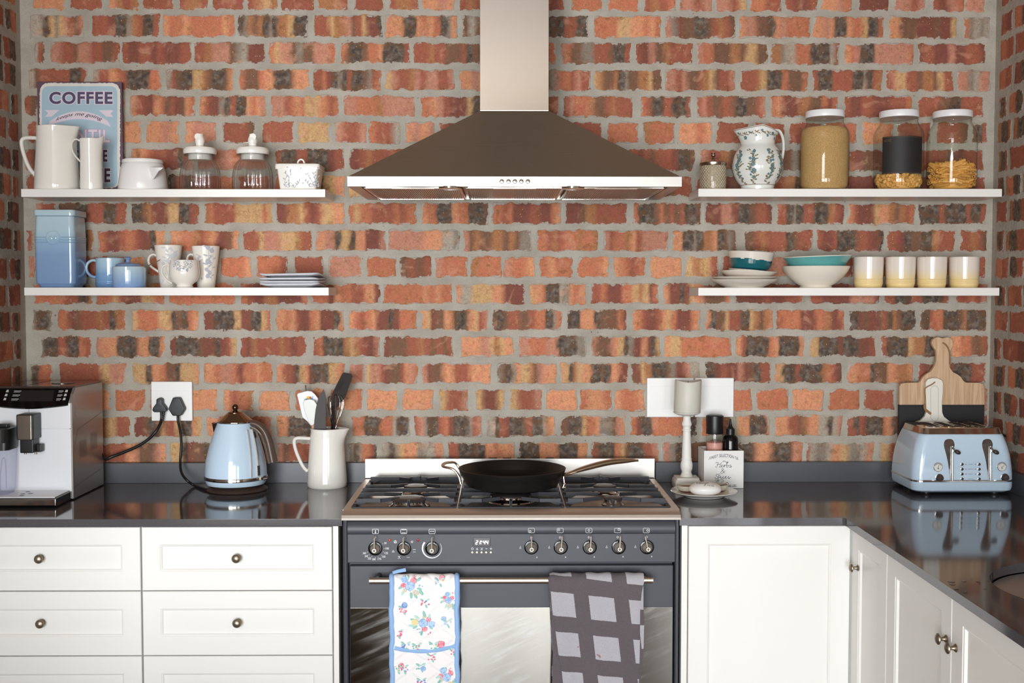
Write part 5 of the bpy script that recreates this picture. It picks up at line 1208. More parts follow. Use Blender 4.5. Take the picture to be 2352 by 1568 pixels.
# --- tall floral mugs and the round floral cup
def lathe_map(cx, cy, prof, off=0.0005):
    def f(u_ang, z): r = interp(prof, z) + off; return Vector((cx + r * sin(u_ang), cy - r * cos(u_ang), z))
    return f
def flower_on(mb, f, a, z, r, rc, rnd, petals=6):
    for q in range(petals):
        t = 2 * pi * q / petals + rnd.random() * .3; mb.poly(disc_poly(f, a + r * .6 * cos(t) / rc, z + r * .6 * sin(t), r * .5 / rc, r * .5, 0, 8, .3, rnd))
def twig_on(mb, f, pts, rc, w, leaves, L, rnd, lm=None, sm=None):
    c = catmull([Vector((a, b, 0)) for a, b in pts], 5)
    if sm is not None: mb.m = sm
    for p, q in zip(c, c[1:]):
        d = q - p; d = Vector((d.x * rc, d.y, 0)); n = Vector((-d.y, d.x, 0)).normalized() * w / 2
        mb.poly([f(p.x + n.x / rc, p.y + n.y), f(p.x - n.x / rc, p.y - n.y), f(q.x - n.x / rc, q.y - n.y), f(q.x + n.x / rc, q.y + n.y)])
    if lm is not None: mb.m = lm
    for i in range(leaves):
        p = c[int((i + .5) / leaves * (len(c) - 1))]; t = rnd.uniform(-.4, .4) + (0.5 if i % 2 else 2.6)
        mb.poly([f(p.x + (L * (.9 + q[0]) * cos(t) - q[1] * sin(t)) / rc, p.y + L * (.9 + q[0]) * sin(t) + q[1] * cos(t)) for q in ((-.85, 0), (-.3, L * .24), (.3, L * .22), (.7, 0), (.3, -L * .22), (-.3, -L * .24))])
PRA = mat('faint_print', (206, 208, 213), .5, spec=.2); PRB = mat('soft_grey_print', (182, 185, 194), .5, spec=.2)
def tall_mug(u, y, prof, handle, label, deco):
    k = M(1, y); t = thing('floral_mug', label, 'mug', (X(u, y), y, SZ2), 'tall white mugs with grey flower print')
    x, p = lathe_px(u, y, prof, SZ2); x = X(u, y); MB().lathe(wallpot(p, 0.003), (x, y, 0), 48).build('body', CERC2, t)
    MB().tube(catmull([P(a, b, y) for a, b in handle], 5), 2.9 * k, 10, flat=(1, 1.4)).build('handle', CERC2, t)
    m = MB(); deco(m, lathe_map(x, y, p), k, y); m.build('flower_print', PRA if deco is deco_a else PRB, t, smooth=False, fix=False)['kind'] = 'stuff'
CERC2 = mat('soft_white_glaze', (238, 232, 222), 0.12, coat=.3)
def deco_a(m, f, k, y):
    r = random.Random(2); zz = lambda v: Zt(v, y); rc = 27 * k
    twig_on(m, f, [(.05, zz(568)), (.3, zz(582)), (.1, zz(596)), (.35, zz(606))], rc, .0012, 7, .010, r)
    twig_on(m, f, [(.8, zz(576)), (.5, zz(590)), (.75, zz(600))], rc, .0012, 5, .013, r)
    for a, v in ((.6, 588), (.2, 600), (-.2, 606), (.85, 583)): flower_on(m, f, a, zz(v), .006, rc, r)
    twig_on(m, f, [(-.5, zz(630)), (.0, zz(628)), (.6, zz(630))], rc, .0008, 0, .01, r)
    for q in range(40): m.poly(disc_poly(f, r.uniform(-.7, .9), zz(r.uniform(640, 657)), .0011 / rc, .0011, 0, 6))
    flower_on(m, f, -.35, zz(644), .005, rc, r)
def deco_b(m, f, k, y):
    r = random.Random(5); zz = lambda v: Zt(v, y); rc = 27 * k
    twig_on(m, f, [(.42, zz(566)), (.48, zz(585)), (.40, zz(605)), (.45, zz(622)), (.35, zz(640))], rc, .0012, 8, .011, r)
    twig_on(m, f, [(.8, zz(585)), (.85, zz(605)), (.75, zz(630)), (.9, zz(645))], rc, .0010, 7, .008, r)
    twig_on(m, f, [(-.35, zz(585)), (-.3, zz(596)), (-.15, zz(603))], rc, .0008, 5, .006, r)
    for a, v, q in ((.42, 570, .006), (.72, 577, .0065), (.44, 601, .0085), (.40, 634, .007), (.3, 619, .006), (.55, 625, .005), (-.25, 590, .004), (-.2, 640, .004)): flower_on(m, f, a, zz(v), q, rc, r)
hA = [(361, 588), (352, 584), (343, 590), (341.5, 602), (347, 612), (357, 619), (366, 625)]
tall_mug(388.5, -0.052, [(0.1, None), (18.5, None), (19.5, 656), (24, 615), (27.5, 590), (31, 564)], hA, 'tall white mug with faint bird and leaf print, behind the round cup', deco_a)
hB = [(447, 590), (440, 584), (433, 587), (430, 596), (432, 604), (440, 610), (449, 613)]
tall_mug(474, -0.052, [(0.1, None), (19.5, None), (20.5, 656), (24.5, 620), (28, 595), (31.5, 566)], hB, 'tall white mug with grey flower print, nearest the stacked plates', deco_b)
y = -0.127; k = M(1, y); zz = lambda v: Zt(v, y)
t = thing('floral_cup', 'round white teacup with grey leaf print, in front of two tall mugs', 'cup', (X(424.5, y), y, SZ2))
x, p = lathe_px(424.5, y, [(0.1, None), (18.5, None), (19.5, 657.5), (17.5, 655), (20, 652), (28, 645), (33, 635), (34.2, 625), (33.5, 612), (32, 602), (31.5, 598)], SZ2); x = X(424.5, y)
MB().lathe(wallpot(p, 0.0028), (x, y, 0), 56).build('body', CERC2, t)
MB().tube(catmull([P(391, 609, y), P(381, 608, y), P(373.5, 613, y), P(371.5, 624, y), P(377, 636, y), P(386, 645, y), P(396, 651, y)], 5), 2.4 * k, 10, flat=(1, 1.3)).build('handle', CERC2, t)
m = MB(); f = lathe_map(x, y, p); r = random.Random(3)
for q in range(120):
    a, v = r.uniform(-.65, .95), r.uniform(599, 624)
    if (a - .15) ** 2 / .62 + ((v - 597) / 28) ** 2 > 1: continue
    g_ = lambda q0, q1, a=a, v=v: f(a + q0 / (32 * k), zz(v) + q1)
    m.poly(disc_poly(g_, 0, 0, r.uniform(.0022, .0040), r.uniform(.0008, .0012), r.uniform(0, 3), 7))
m.build('leaf_print', PRINTG, t, smooth=False, fix=False)['kind'] = 'stuff'
# --- four grey stoneware plates
STONE = mat('pale_grey_stoneware', (206, 208, 216), 0.22, coat=.2, var=.06, vscale=40)
y = -0.11; k = M(1, y); sz = SZ2
PLN = ['bottom', 'second', 'third', 'top']
for i, (u, v1, v0) in enumerate(((674.5, 644, 656.5), (673.5, 637, 648.5), (672.5, 630.5, 641), (674, 623.5, 635))):
    th = M(6.8, y); zb = sz; sz += M(7.4, y); rw_ = random.Random(30 + i); x = X(u, y); a0 = rw_.uniform(0, 6)
    m = MB()
    wv = lambda a: 0.0024 * sin(3 * a + a0) + 0.0018 * sin(7 * a + 2 * a0)
    def sq(h, r, z, wave): # square with soft corners
        return [Vector((q.x, q.y, z + wave * wv(math.atan2(q.y - y, q.x - x)))) for q in rrect(x, y, h * k, h * k * .9, r * k, 0, 7)]
    m.loft([sq(44, 14, zb, 0), sq(52, 16, zb + th * .25, .4), sq(63, 14, zb + th * .40, .9), sq(67, 14, zb + th * .62, 1), sq(67.5, 14, zb + th * 1.0, 1), sq(66, 14, zb + th * 1.2, 1), sq(61, 14, zb + th * 1.0, 1), sq(50, 14, zb + th * .62, .3), sq(20, 10, zb + th * .6, 0)])
    tag(m.build('stoneware_plate', STONE), '%s of the four square grey stoneware plates on the lower left shelf' % PLN[i], 'plate', 'square grey stoneware plates')
# --- right upper shelf: mercury glass jar
y = -0.10; k = M(1, y); zz = lambda v: Zt(v, y)
t = thing('silver_lidded_jar', 'small textured glass jar with a silver knob lid, next to the floral jug', 'jar', (X(1635, y), y, SZ3))
x, p = lathe_px(1635.3, y, [(0.1, None), (28.5, None), (29.8, 430), (30, 415), (30, 390), (29, 381)], SZ3); x = X(1635.3, y)
def mercury():
    m = bpy.data.materials.new('quilted_mercury_glass'); m.use_nodes = True; nt = m.node_tree; b = nt.nodes['Principled BSDF']
    uv = N(nt, 'ShaderNodeTexCoord').outputs['Object']
    s = N(nt, 'ShaderNodeSeparateXYZ'); nt.links.new(uv, s.inputs[0])
    an = math_(nt, 'ARCTAN2', math_(nt, 'SUBTRACT', s.outputs[1], y), math_(nt, 'SUBTRACT', s.outputs[0], x))
    h = None
    for g in (1, -1):
        d = math_(nt, 'ADD', math_(nt, 'MULTIPLY', an, 14 / (2 * pi) * 2), math_(nt, 'MULTIPLY', s.outputs[2], 95 * g))
        q = math_(nt, 'ABSOLUTE', math_(nt, 'SUBTRACT', math_(nt, 'FRACT', d), 0.5)); h = q if h is None else math_(nt, 'MINIMUM', h, q)
    bp = N(nt, 'ShaderNodeBump'); bp.inputs['Strength'].default_value = 1.0; bp.inputs['Distance'].default_value = 0.006; nt.links.new(h, bp.inputs['Height']); nt.links.new(bp.outputs['Normal'], b.inputs['Normal'])
    n = noise_(nt, uv, 90, 4, .7); nt.links.new(mixc(nt, n, lin((196, 176, 142)), lin((236, 226, 202))), b.inputs['Base Color'])
    b.inputs['Metallic'].default_value = .35; b.inputs['Roughness'].default_value = .14; b.inputs['Coat Weight'].default_value = .6; return m
MB().lathe(p, (x, y, 0), 48).build('body', mercury(), t)
SILV = mat('tarnished_silver', (190, 172, 156), 0.18, 1.0)
lid = MB().lathe([(29.6 * k, zz(381)), (30.3 * k, zz(380)), (30.3 * k, zz(374)), (27 * k, zz(371)), (16 * k, zz(368)), (6 * k, zz(367)), (0, zz(366.8))], (x, y, 0), 44).build('lid', SILV, t)
MB().lathe(smooth_prof([(4.2 * k, zz(367.5)), (3.4 * k, zz(365)), (4.6 * k, zz(363)), (2.8 * k, zz(361)), (5.4 * k, zz(357)), (5.6 * k, zz(355)), (3.6 * k, zz(351.6)), (0.01, zz(351))], 2), (x, y, 0), 20).build('knob', SILV, lid)
# --- floral jug
y = -0.105; k = M(1, y); zz = lambda v: Zt(v, y)
t = thing('floral_jug', 'round bellied white jug with blue green flowers and a brown rim line', 'jug', (X(1737, y), y, SZ3))
JUGW = mat('blue_white_glaze', (226, 228, 222), 0.1, coat=.4)
x, p0 = lathe_px(1737, y, [(37, None), (38, 428), (40, 425), (50, 411), (57, 393), (58, 378), (54, 358), (46, 343), (39.5, 334), (38, 328), (39, 318), (43, 305), (46, 297)], SZ3, 3); x = X(1737, y)
m = MB(); m.lathe([(0, SZ3)] + wallpot(p0, 0.003), (x, y, 0), 64)
def jugrim(p):
    t_ = min(1.2, max(0, (p.z - zz(334)) / (zz(297) - zz(334)))); q = Vector((p.x - x, p.y - y, 0)); r_ = max(1e-6, q.length); c = q.x / r_
    w1 = exp(-(math.acos(max(-1, min(1, -c))) / .5) ** 2)
    return Vector((p.x - w1 * t_ ** 1.5 * 11 * k, p.y, p.z + t_ ** 1.5 * (-.5 * k - 8.5 * k * max(0, c) ** 1.5 + (6 * k if r_ else 0) * max(0, 1 - abs(c)) ** 1.5 - 1.0 * k * w1)))
m.deform(jugrim); m.build('body', JUGW, t)
MB().tube(catmull([P(1768, 315, y), P(1772, 303, y), P(1781, 299, y), P(1791, 302, y), P(1798, 318, y), P(1799.5, 340, y), P(1797, 360, y), P(1794, 372, y)], 5), 3.7 * k, 12, flat=(0.9, 1.7)).build('handle', JUGW, t)
f0 = lathe_map(x, y, p0, 0.0006); f = lambda a, z: jugrim(f0(a, z)); rj = random.Random(12); m = MB()
for c0 in (-1.05, -.42, .33, .93, 1.5, -1.7, 2.2, 2.9):
    rc = 52 * k
    pts = [(c0 + .10 * sin(i * 1.7 + c0 * 3), zz(350 + i * 11)) for i in range(8)]
    twig_on(m, f, pts, rc, .0006, 20, .0068, rj, 1, 1)
    twig_on(m, f, [(a + .09 * (1 if i % 2 else -1), z) for i, (a, z) in enumerate(pts)], rc, .0006, 18, .0060, rj, 1, 1)
    m.m = 0
    for i, v in enumerate((349, 353, 358, 366, 370, 374, 381, 385, 390, 394, 399, 404, 408, 412)):
        flower_on(m, f, c0 + rj.uniform(-.10, .10), zz(v + rj.uniform(-2, 2)), rj.choice((.0062, .0052, .0042, .003)) if v < 395 else .0034, rc, rj, 5)
for q in range(9):
    a = -1.3 + q * .33; m.m = 0; flower_on(m, f, a, zz(308 + 9 * (q % 2) + rj.uniform(-2, 2)), rj.choice((.0058, .0042, .003)), 42 * k, rj, 5); twig_on(m, f, [(a - .12, zz(314)), (a + .02, zz(309)), (a + .13, zz(313))], 42 * k, .0006, 5, .0052, rj, 1, 1)
m.build('flower_print', [PRINTT, PRINTB], t, smooth=False, fix=False)['kind'] = 'stuff'
ln = MB()
for zl, w in ((p0[-1][1] - .0012, .0014), (zz(425.5), .0012)):
    for i in range(72):
        a, b_ = 2 * pi * i / 72, 2 * pi * (i + 1) / 72; ln.poly([f(a, zl), f(b_, zl), f(b_, zl - w), f(a, zl - w)])
ln.build('rim_lines', mat('brown_line', (122, 84, 54), .3), t, smooth=False, fix=False)
# --- three big screw-top jars
LIDW = mat('white_tin_lid', (236, 236, 238), 0.35)
def big_jar(u, label, y=-0.095):
    k = M(1, y); zz = lambda v: Zt(v, y); x = X(u, y)
    t = thing('storage_jar', label, 'jar', (x, y, SZ3), 'large screw top glass jars')
    prof = smooth_prof([(44, 436), (50, 433), (54.5, 424), (55.5, 410), (55.5, 320), (55, 308), (52, 299), (45, 288), (42, 281), (41.5, 278)], 3)
    p = [(r * k, max(SZ3 + .0012, zz(v))) for r, v in prof]
    m = MB(); m.lathe([(0.0, SZ3 + .0012)] + p + [(42.5 * k, zz(276.5)), (41 * k, zz(274.8)), (42.5 * k, zz(273)), (41 * k, zz(271)), (40 * k, zz(267))], (x, y, 0), 64); m.build('glass', GLASS, t, ang=60)
    MB().lathe([(40.2 * k, zz(270.5)), (43.4 * k, zz(270.5)), (43.8 * k, zz(269.5)), (43.8 * k, zz(256.5)), (42.8 * k, zz(255.2)), (40 * k, zz(254.8)), (0, zz(254.8))], (x, y, 0), 64).build('lid', LIDW, t)
    return t, x, y, k, zz
t, x, y, k, zz = big_jar(1889.5, 'tall glass jar filled with brown rice, white lid')
def rice_mat():
    m = bpy.data.materials.new('brown_rice'); m.use_nodes = True; nt = m.node_tree; b = nt.nodes['Principled BSDF']
    vec = N(nt, 'ShaderNodeTexCoord').outputs['Object']; v = N(nt, 'ShaderNodeTexVoronoi'); v.inputs['Scale'].default_value = 1
    mp = N(nt, 'ShaderNodeMapping'); mp.inputs['Scale'].default_value = (520, 520, 800); nt.links.new(vec, mp.inputs['Vector']); nt.links.new(mp.outputs[0], v.inputs['Vector'])
    s = N(nt, 'ShaderNodeSeparateColor'); nt.links.new(v.outputs['Color'], s.inputs[0])
    c = mixc(nt, s.outputs[0], lin((255, 190, 112)), lin((255, 216, 156)))
    c = mixc(nt, math_(nt, 'MULTIPLY', sstep(nt, v.outputs['Distance'], .5, .9), .45), c, lin((140, 98, 50)))
    nt.links.new(c, b.inputs['Base Color']); b.inputs['Roughness'].default_value = .5
    bp = N(nt, 'ShaderNodeBump'); bp.invert = True; bp.inputs['Distance'].default_value = .003; nt.links.new(v.outputs['Distance'], bp.inputs['Height']); nt.links.new(bp.outputs['Normal'], b.inputs['Normal']); return m
m = MB(); m.lathe([(0, SZ3 + .0035), (46 * k, SZ3 + .0035), (52 * k, zz(425)), (53.2 * k, zz(410)), (53.2 * k, zz(318)), (52 * k, zz(304)), (49 * k, zz(297)), (44 * k, zz(293)), (30 * k, zz(291)), (0, zz(290))], (x, y, 0), 56)
tag(m.build('rice', rice_mat()), 'brown rice filling the tall glass jar', 'rice', kind='stuff')
def pasta_mat(name, a, b_):
    m = mat(name, a, .45, var=.18, vscale=60); return m
PEN = pasta_mat('penne_pasta_surface', (222, 164, 84), 0)
PEN2 = pasta_mat('ring_pasta_surface', (226, 172, 96), 0)
def fill_pasta(x, y, k, zz, vtop, L, r, n, seed, slope, flatness):
    rn = random.Random(seed); m = MB(); zt_ = zz(vtop); R = 53.5 * k; tries = 0; placed = []
    while len(placed) < n and tries < n * 90:
        tries += 1
        outer = rn.random() < .75
        rad = (R - r - .002) * (rn.uniform(.72, 1) if outer else sqrt(rn.random())); a = rn.uniform(0, 2 * pi)
        c = Vector((x + rad * cos(a), y + rad * sin(a), 0)); top = zt_ + slope * (1 - rad / R) + .004 * sin(a * 2); lo = SZ3 + .006 + r + (0.012 if rad > R * .85 else 0)
        c.z = rn.uniform(lo, max(lo + .001, top))
        th = a + pi / 2 + rn.gauss(0, .35 if outer else 1.2); ph = rn.gauss(0, .35 * flatness); d = Vector((cos(th) * cos(ph), sin(th) * cos(ph), sin(ph)))
        e0, e1 = c - d * L / 2, c + d * L / 2
        ok = True
        for e in (e0, e1):
            rr_ = R if e.z > SZ3 + .014 else R * .88
            if hypot(e.x - x, e.y - y) > rr_ - r * .4 or e.z < SZ3 + .004 + r: ok = False
        if not ok or any((c - q).length < r * 1.15 for q in placed): continue
        placed.append(c)
        up = d.cross(Vector((0, 0, 1))).normalized(); w = d.cross(up); sk = .5 if L > .02 else .1
        def ring(e, rr_, s_): return [e + up * rr_ * cos(q * pi / 5) + w * rr_ * sin(q * pi / 5) + d * (s_ * r * cos(q * pi / 5)) for q in range(10)]
        m.loft([ring(e0, r * .68, sk), ring(e0, r, sk), ring(e1, r, sk), ring(e1, r * .68, sk), ring(e0 + d * L * .05, r * .66, sk)], False, False)
    # hidden core so the heap is solid
    m.lathe([(0, SZ3 + .004), (R * .68, SZ3 + .004), (R * .74, SZ3 + .012), (R * .74, zt_ - .006), (R * .4, zt_ + slope * .5 - .006), (0, zt_ + slope - .008)], (x, y, 0), 24)
    return m
t, x, y, k, zz = big_jar(2058.5, 'glass jar with black chalk label and a little ring pasta')
m = fill_pasta(x, y, k, zz, 404, .0105, .0055, 330, 4, .0, 2.4)
tag(m.build('ring_pasta', PEN2, ang=50), 'short ring pasta in the bottom of the jar with the black label', 'pasta', kind='stuff')
lb = MB(); n = 24
for i in range(n):
    a0, a1 = -1.0 + (i / n) * 1.78, -1.0 + ((i + 1) / n) * 1.78; R = 55.5 * k + .0006
    q = lambda a, v, o=0: Vector((x + (R + o) * sin(a), y - (R + o) * cos(a), zz(v)))
    lb.poly([q(a0, 318), q(a1, 318), q(a1, 402), q(a0, 402)])
lo = lb.build('chalk_label', mat('chalkboard_label', (34, 33, 33), .6, var=.1, vscale=30), t, fix=False)
m = MB(); add_text(m, 'NOTES', lambda a, b: Vector((x + (R + .0006) * sin(-.93 + .32 * a), y - (R + .0006) * cos(-.93 + .32 * a), zz(330 - 5.5 * b))), shear=.1)
for v0, v1 in ((320, 320.5), (400, 400.5)):
    for i in range(n):
        a0, a1 = -.98 + (i / n) * 1.74, -.98 + ((i + 1) / n) * 1.74; q = lambda a, v: Vector((x + (R + .0005) * sin(a), y - (R + .0005) * cos(a), zz(v))); m.poly([q(a0, v0), q(a1, v0), q(a1, v1), q(a0, v1)])
m.build('label_lettering', mat('label_brown_print', (110, 84, 58), .6), lo, smooth=False, fix=False)
t, x, y, k, zz = big_jar(2180.5, 'glass jar half filled with penne, nearest the right wall')
m = fill_pasta(x, y, k, zz, 378, .036, .0046, 300, 6, .016, .7)
tag(m.build('penne_pasta', PEN, ang=50), 'penne pasta heaped in the jar nearest the right wall', 'pasta', kind='stuff')
# --- right lower shelf: small crockery stack
STW = mat('soft_stoneware_white', (226, 218, 206), 0.18, coat=.25)
def dish(name, u, y, prof, zb, lab, cat, m_=None, tilt=0, group=None, wav=0.0, split=None, seg=56):
    k = M(1, y); x = X(u, y); p = [(r * k, zb + h * k) for r, h in prof]; m = MB(); m.lathe(p, (x, y, 0), seg)
    if wav:
        R = max(r for r, _ in p); m.deform(lambda q: q + Vector((0, 0, wav * sin(3 * math.atan2(q.y - y, q.x - x) + 1) * max(0, (hypot(q.x - x, q.y - y) / R - .5) * 2))))
    if tilt:
        mt = Matrix.Translation((x, y, zb)) @ Matrix.Rotation(tilt, 4, 'Y') @ Matrix.Translation((-x, -y, -zb)); m.deform(lambda q: mt @ q)
    if split:
        zs, m2 = split
        m.mi = [1 if sum(m.v[i][2] - tan(-tilt) * (m.v[i][0] - x) * 1.0 for i in f) / len(f) < zs and max(hypot(m.v[i][0] - x, m.v[i][1] - y) for i in f) > .001 and f_out else 0 for f, f_out in zip(m.f, [True] * len(m.f))]
        o = m.build(name, [m_, m2])
    else: o = m.build(name, m_ or STW)
    return tag(o, lab, cat, group)
y = -0.10
dish('plate', 1709, y, [(0.1, 0), (44, 0), (45, 2), (50, 4), (62, 10), (74, 15.5), (76.5, 18), (75, 19.5), (68, 17), (46, 7), (0.1, 6)], SZ4, 'lowest plate, white with raised foot, under the teal bowl stack', 'plate')
dish('plate', 1708, y, [(0.1, 0), (42, 0), (56, 1), (69, 4), (72.5, 6.5), (71.5, 8), (66, 6.5), (48, 3), (0.1, 2.5)], SZ4 + M(17.2, y), 'thin flat white plate, second in the teal bowl stack', 'plate')
dish('wavy_dish', 1718.5, y, [(0.1, 0), (40, 0), (47, 2), (56, 8), (63, 14), (64.5, 16.5), (62.5, 16.5), (52, 9), (38, 3), (0.1, 2.5)], SZ4 + M(22.5, y), 'wavy rimmed white dish, third in the teal bowl stack', 'dish', wav=.0018, tilt=.03)
dish('saucer_bowl', 1716, y, [(0.1, 0), (26, 0), (36, 3), (42, 8), (44.5, 12), (43, 13), (36, 7), (20, 4), (0.1, 3.5)], SZ4 + M(28, y), 'small shallow white bowl just under the teal bowl', 'bowl', tilt=.10)
TEAL = mat('teal_glaze', (24, 96, 104), 0.14, coat=.4, var=.18, vscale=25); TEAL2 = mat('turquoise_glaze', (100, 170, 168), 0.12, coat=.4, var=.10, vscale=25)
k = M(1, y); zb = SZ4 + M(40, y); x = X(1722.5, y)
mt = Matrix.Translation((x, y, zb)) @ Matrix.Rotation(.055, 4, 'Y') @ Matrix.Translation((-x, -y, -zb))
pf = [(0.1, 0), (36, 0), (43, 5), (47, 14), (48.5, 24), (52.5, 41), (51.5, 42), (50.5, 41), (46, 24), (43, 12), (34, 4), (0.1, 3.5)]
fine = [pf[0]]
for (r0, h0), (r1, h1) in zip(pf[:6], pf[1:6]): fine += [(r0 + (r1 - r0) * i / 8, h0 + (h1 - h0) * i / 8) for i in range(1, 9)]
nout = len(fine); fine += pf[6:]
m = MB(); m.lathe([(r * k, zb + h * k) for r, h in fine], (x, y, 0), 72)
m.mi = [1 if (fi // 72 < nout - 1 and sum(m.v[i][2] for i in f) / len(f) - zb < k * (24 - .055 * (sum(m.v[i][0] for i in f) / len(f) - x) / k + .8 * sin(9 * math.atan2(m.v[f[0]][1] - y, m.v[f[0]][0] - x)))) else 0 for fi, f in enumerate(m.f)]
m.deform(lambda q: mt @ q)
tag(m.build('teal_bowl', [STW, TEAL]), 'white bowl with dark teal lower half, tilted on top of the stack', 'bowl')
y = -0.10
dish('serving_bowl', 1873, y, [(0.1, 0), (36, 0), (37, 2), (35, 4), (47, 11), (62, 24), (72, 38), (76.5, 48), (75.5, 49.3), (73.5, 48), (66, 36), (50, 20), (30, 9), (0.1, 7)], SZ4, 'wide cream bowl, the lower one, next to the tumblers', 'bowl', CERC)
k = M(1, y); x = X(1876, y); zb = SZ4 + M(46, y)
t = thing('turquoise_bowl', 'wide turquoise bowl with pale rim, nested in the cream bowl', 'bowl', (x, y, zb))
pf = [(0.1, -18), (30, -17), (52, -4), (64, 4), (70, 14), (77.5, 24.5)]
m = MB(); m.lathe([(r * k, zb + h * k) for r, h in pf], (x, y, 0), 60); m.deform(lambda q: q + Vector((0, 0, (q.x - x) * .035 if q.z > zb else 0))); m.build('outer_glaze', TEAL2, t)
m = MB(); m.lathe([(r * k, zb + h * k) for r, h in ((77.6, 24.3), (78, 25.5), (77, 26.3), (75.5, 25), (66, 9), (40, -9), (0.1, -14))], (x, y, 0), 60); m.deform(lambda q: q + Vector((0, 0, (q.x - x) * .035 if q.z > zb else 0))); m.build('inner_glaze', CERC, t)
# --- tumblers
y = -0.105; k = M(1, y); zz = lambda v: Zt(v, y)
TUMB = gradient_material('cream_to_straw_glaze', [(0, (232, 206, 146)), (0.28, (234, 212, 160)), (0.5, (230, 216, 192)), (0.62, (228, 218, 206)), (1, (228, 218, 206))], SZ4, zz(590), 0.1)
pt = [(0.1, None), (29.5, None), (31, 656), (32, 652)]
for v in (650, 646, 642): pt += [(32.0, v + 1.7), (33.1, v), (32.0, v - 1.7)]
pt += [(33, 630), (33.6, 610), (33.8, 590.5)]
TL = ['cream tumbler nearest the turquoise bowl', 'second cream tumbler from the turquoise bowl', 'third cream tumbler from the turquoise bowl', 'cream tumbler at the wall end of the shelf']
x0 = X(1993.5, y); t = thing('tumbler', TL[0], 'tumbler', (x0, y, SZ4), 'cream ribbed tumblers')
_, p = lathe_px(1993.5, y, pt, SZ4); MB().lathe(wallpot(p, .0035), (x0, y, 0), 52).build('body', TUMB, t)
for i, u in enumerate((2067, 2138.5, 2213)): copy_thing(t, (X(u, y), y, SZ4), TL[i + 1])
# ------------------------------------------------------------------ things on the worktops
def hz_(h, y): return CT + M(h, y)
# --- coffee machine
MX1, MX0 = -1.2455, -1.494; MYF, MYB = -0.318, -0.062; MT = 1.222
cm = thing('coffee_machine', 'silver and white bean to cup coffee machine in the left corner', 'coffee machine', ((MX0 + MX1) / 2, -0.2, CT))
MWH = mat('machine_white', (232, 234, 238), 0.32, coat=.2); MGR = mat('machine_grey_metal', (176, 172, 168), 0.30, 0.75); MTOP = mat('machine_smoked_top', (62, 52, 48), 0.18, coat=.4)
zs = 1.105                                                    # seam height
pr = [(MYB, CT + .008), (MYF, CT + .008), (MYF, 1.178), (MYF + .034, MT - .004), (MYB, MT - .004)]
def yz_prism(mb, pts, x0, x1, bev=0.0):
    q = MB(); prism(q, [(a, b) for a, b in pts], 0, 1, 0); 
    q.v = [(x0 + (x1 - x0) * v[1], v[0], v[2]) for v in q.v]
    off = len(mb.v); mb.v += q.v; mb.f += [tuple(off + i for i in f) for f in q.f]; mb.mi += [mb.m] * len(q.f); return mb
yz_prism(MB(), pr, MX0 + .006, MX1 - .006).build('body', MWH, cm, smooth=False)
MB().box(MX0 + .006, MX1 - .004, MYF - .002, MYF + .01, zs + .0006, 1.180, .002).build('upper_front', MWH, cm)
MB().box(MX0 + .006, MX1 - .004, MYF - .002, MYF + .01, CT + .02, zs - .0006, .002).build('lower_front', MWH, cm)
MB().box((MX0 + MX1) / 2 - .0006, (MX0 + MX1) / 2 + .0006, MYF - .0023, MYF, 1.145, 1.179).build('seam', mat('seam_grey', (120, 120, 122), .5), cm)
prs = [(MYB, CT + .004), (MYF - .0, CT + .004), (MYF - .0, 1.180), (MYF + .012, 1.205), (MYF + .034, MT), (MYB, MT - .002)]
sd = yz_prism(MB(), prs, MX1 - .008, MX1).build('side_panel', MGR, cm, smooth=False)
yz_prism(MB(), prs, MX0, MX0 + .008).build('side_panel', MGR, cm, smooth=False)
m = MB()
def sideline(y0, z0, y1, z1, w=.0012): m.ribbon([(MX1 + .0004, y0, z0), (MX1 + .0004, y1, z1)], w, (1, 0, 0))
sideline(-.275, 1.098, MYB, 1.128); sideline(-.275, 1.098, -.313, 1.035); sideline(-.313, 1.035, -.313, CT + .05); sideline(MYF, CT + .036, MYB, CT + .058)
for y0 in (-.262, -.170):
    for j in range(8): sideline(y0 + j * .0075, 1.062 + (y0 + .262) * .115, y0 + j * .0075, 1.010 + (y0 + .262) * .115 - .0, .0016)
sideline(-.296, 1.135, -.292, 1.165); 
o = m.build('panel_lines', mat('panel_line', (120, 112, 104), .4, .4), sd, smooth=False, fix=False); o['kind'] = 'stuff'
m = MB().box(MX0 + .002, MX1 - .001, MYF + .034, MYB - .001, MT - .003, MT + .004, .003)
tp = m.build('top_panel', MTOP, cm)
MB().box(-1.40, -1.3995, MYF + .045, MYB - .01, MT + .004, MT + .0046).build('hopper_lid_seam', BLACK, tp)
MB().lathe([(.034, MT + .004), (.034, MT + .0056), (.03, MT + .0062), (0, MT + .006)], (-1.325, -.17, 0), 32).build('grinder_lid', MTOP, tp)
# sloped control panel with a curved lower edge
ax = Vector((0, .034, MT - .004 - 1.178)).normalized(); nrm = Vector((0, -ax.z, ax.y)); base = Vector((0, MYF, 1.178))
H_ = hypot(.034, MT - .004 - 1.178)
def cp(a, b, o=.0): # a 0..1 across, b 0..1 up
    return Vector((MX0 + .006 + (MX1 - MX0 - .016) * a, base.y, base.z)) + ax * (H_ * b) + nrm * o
m = MB(); n = 14
g0 = [cp(i / n, -.10 - .22 * sin(pi * i / n), .0025) for i in range(n + 1)]; g1 = [cp(i / n, 1.0, .0025) for i in range(n + 1)]
g2 = [cp(i / n, 1.0, -.001) for i in range(n + 1)]; g3 = [cp(i / n, -.10 - .22 * sin(pi * i / n), -.003) for i in range(n + 1)]
m.loft([[g0[i], g1[i], g2[i], g3[i]] for i in range(n + 1)]); cpn = m.build('control_panel', BLACKG, cm, ang=50)
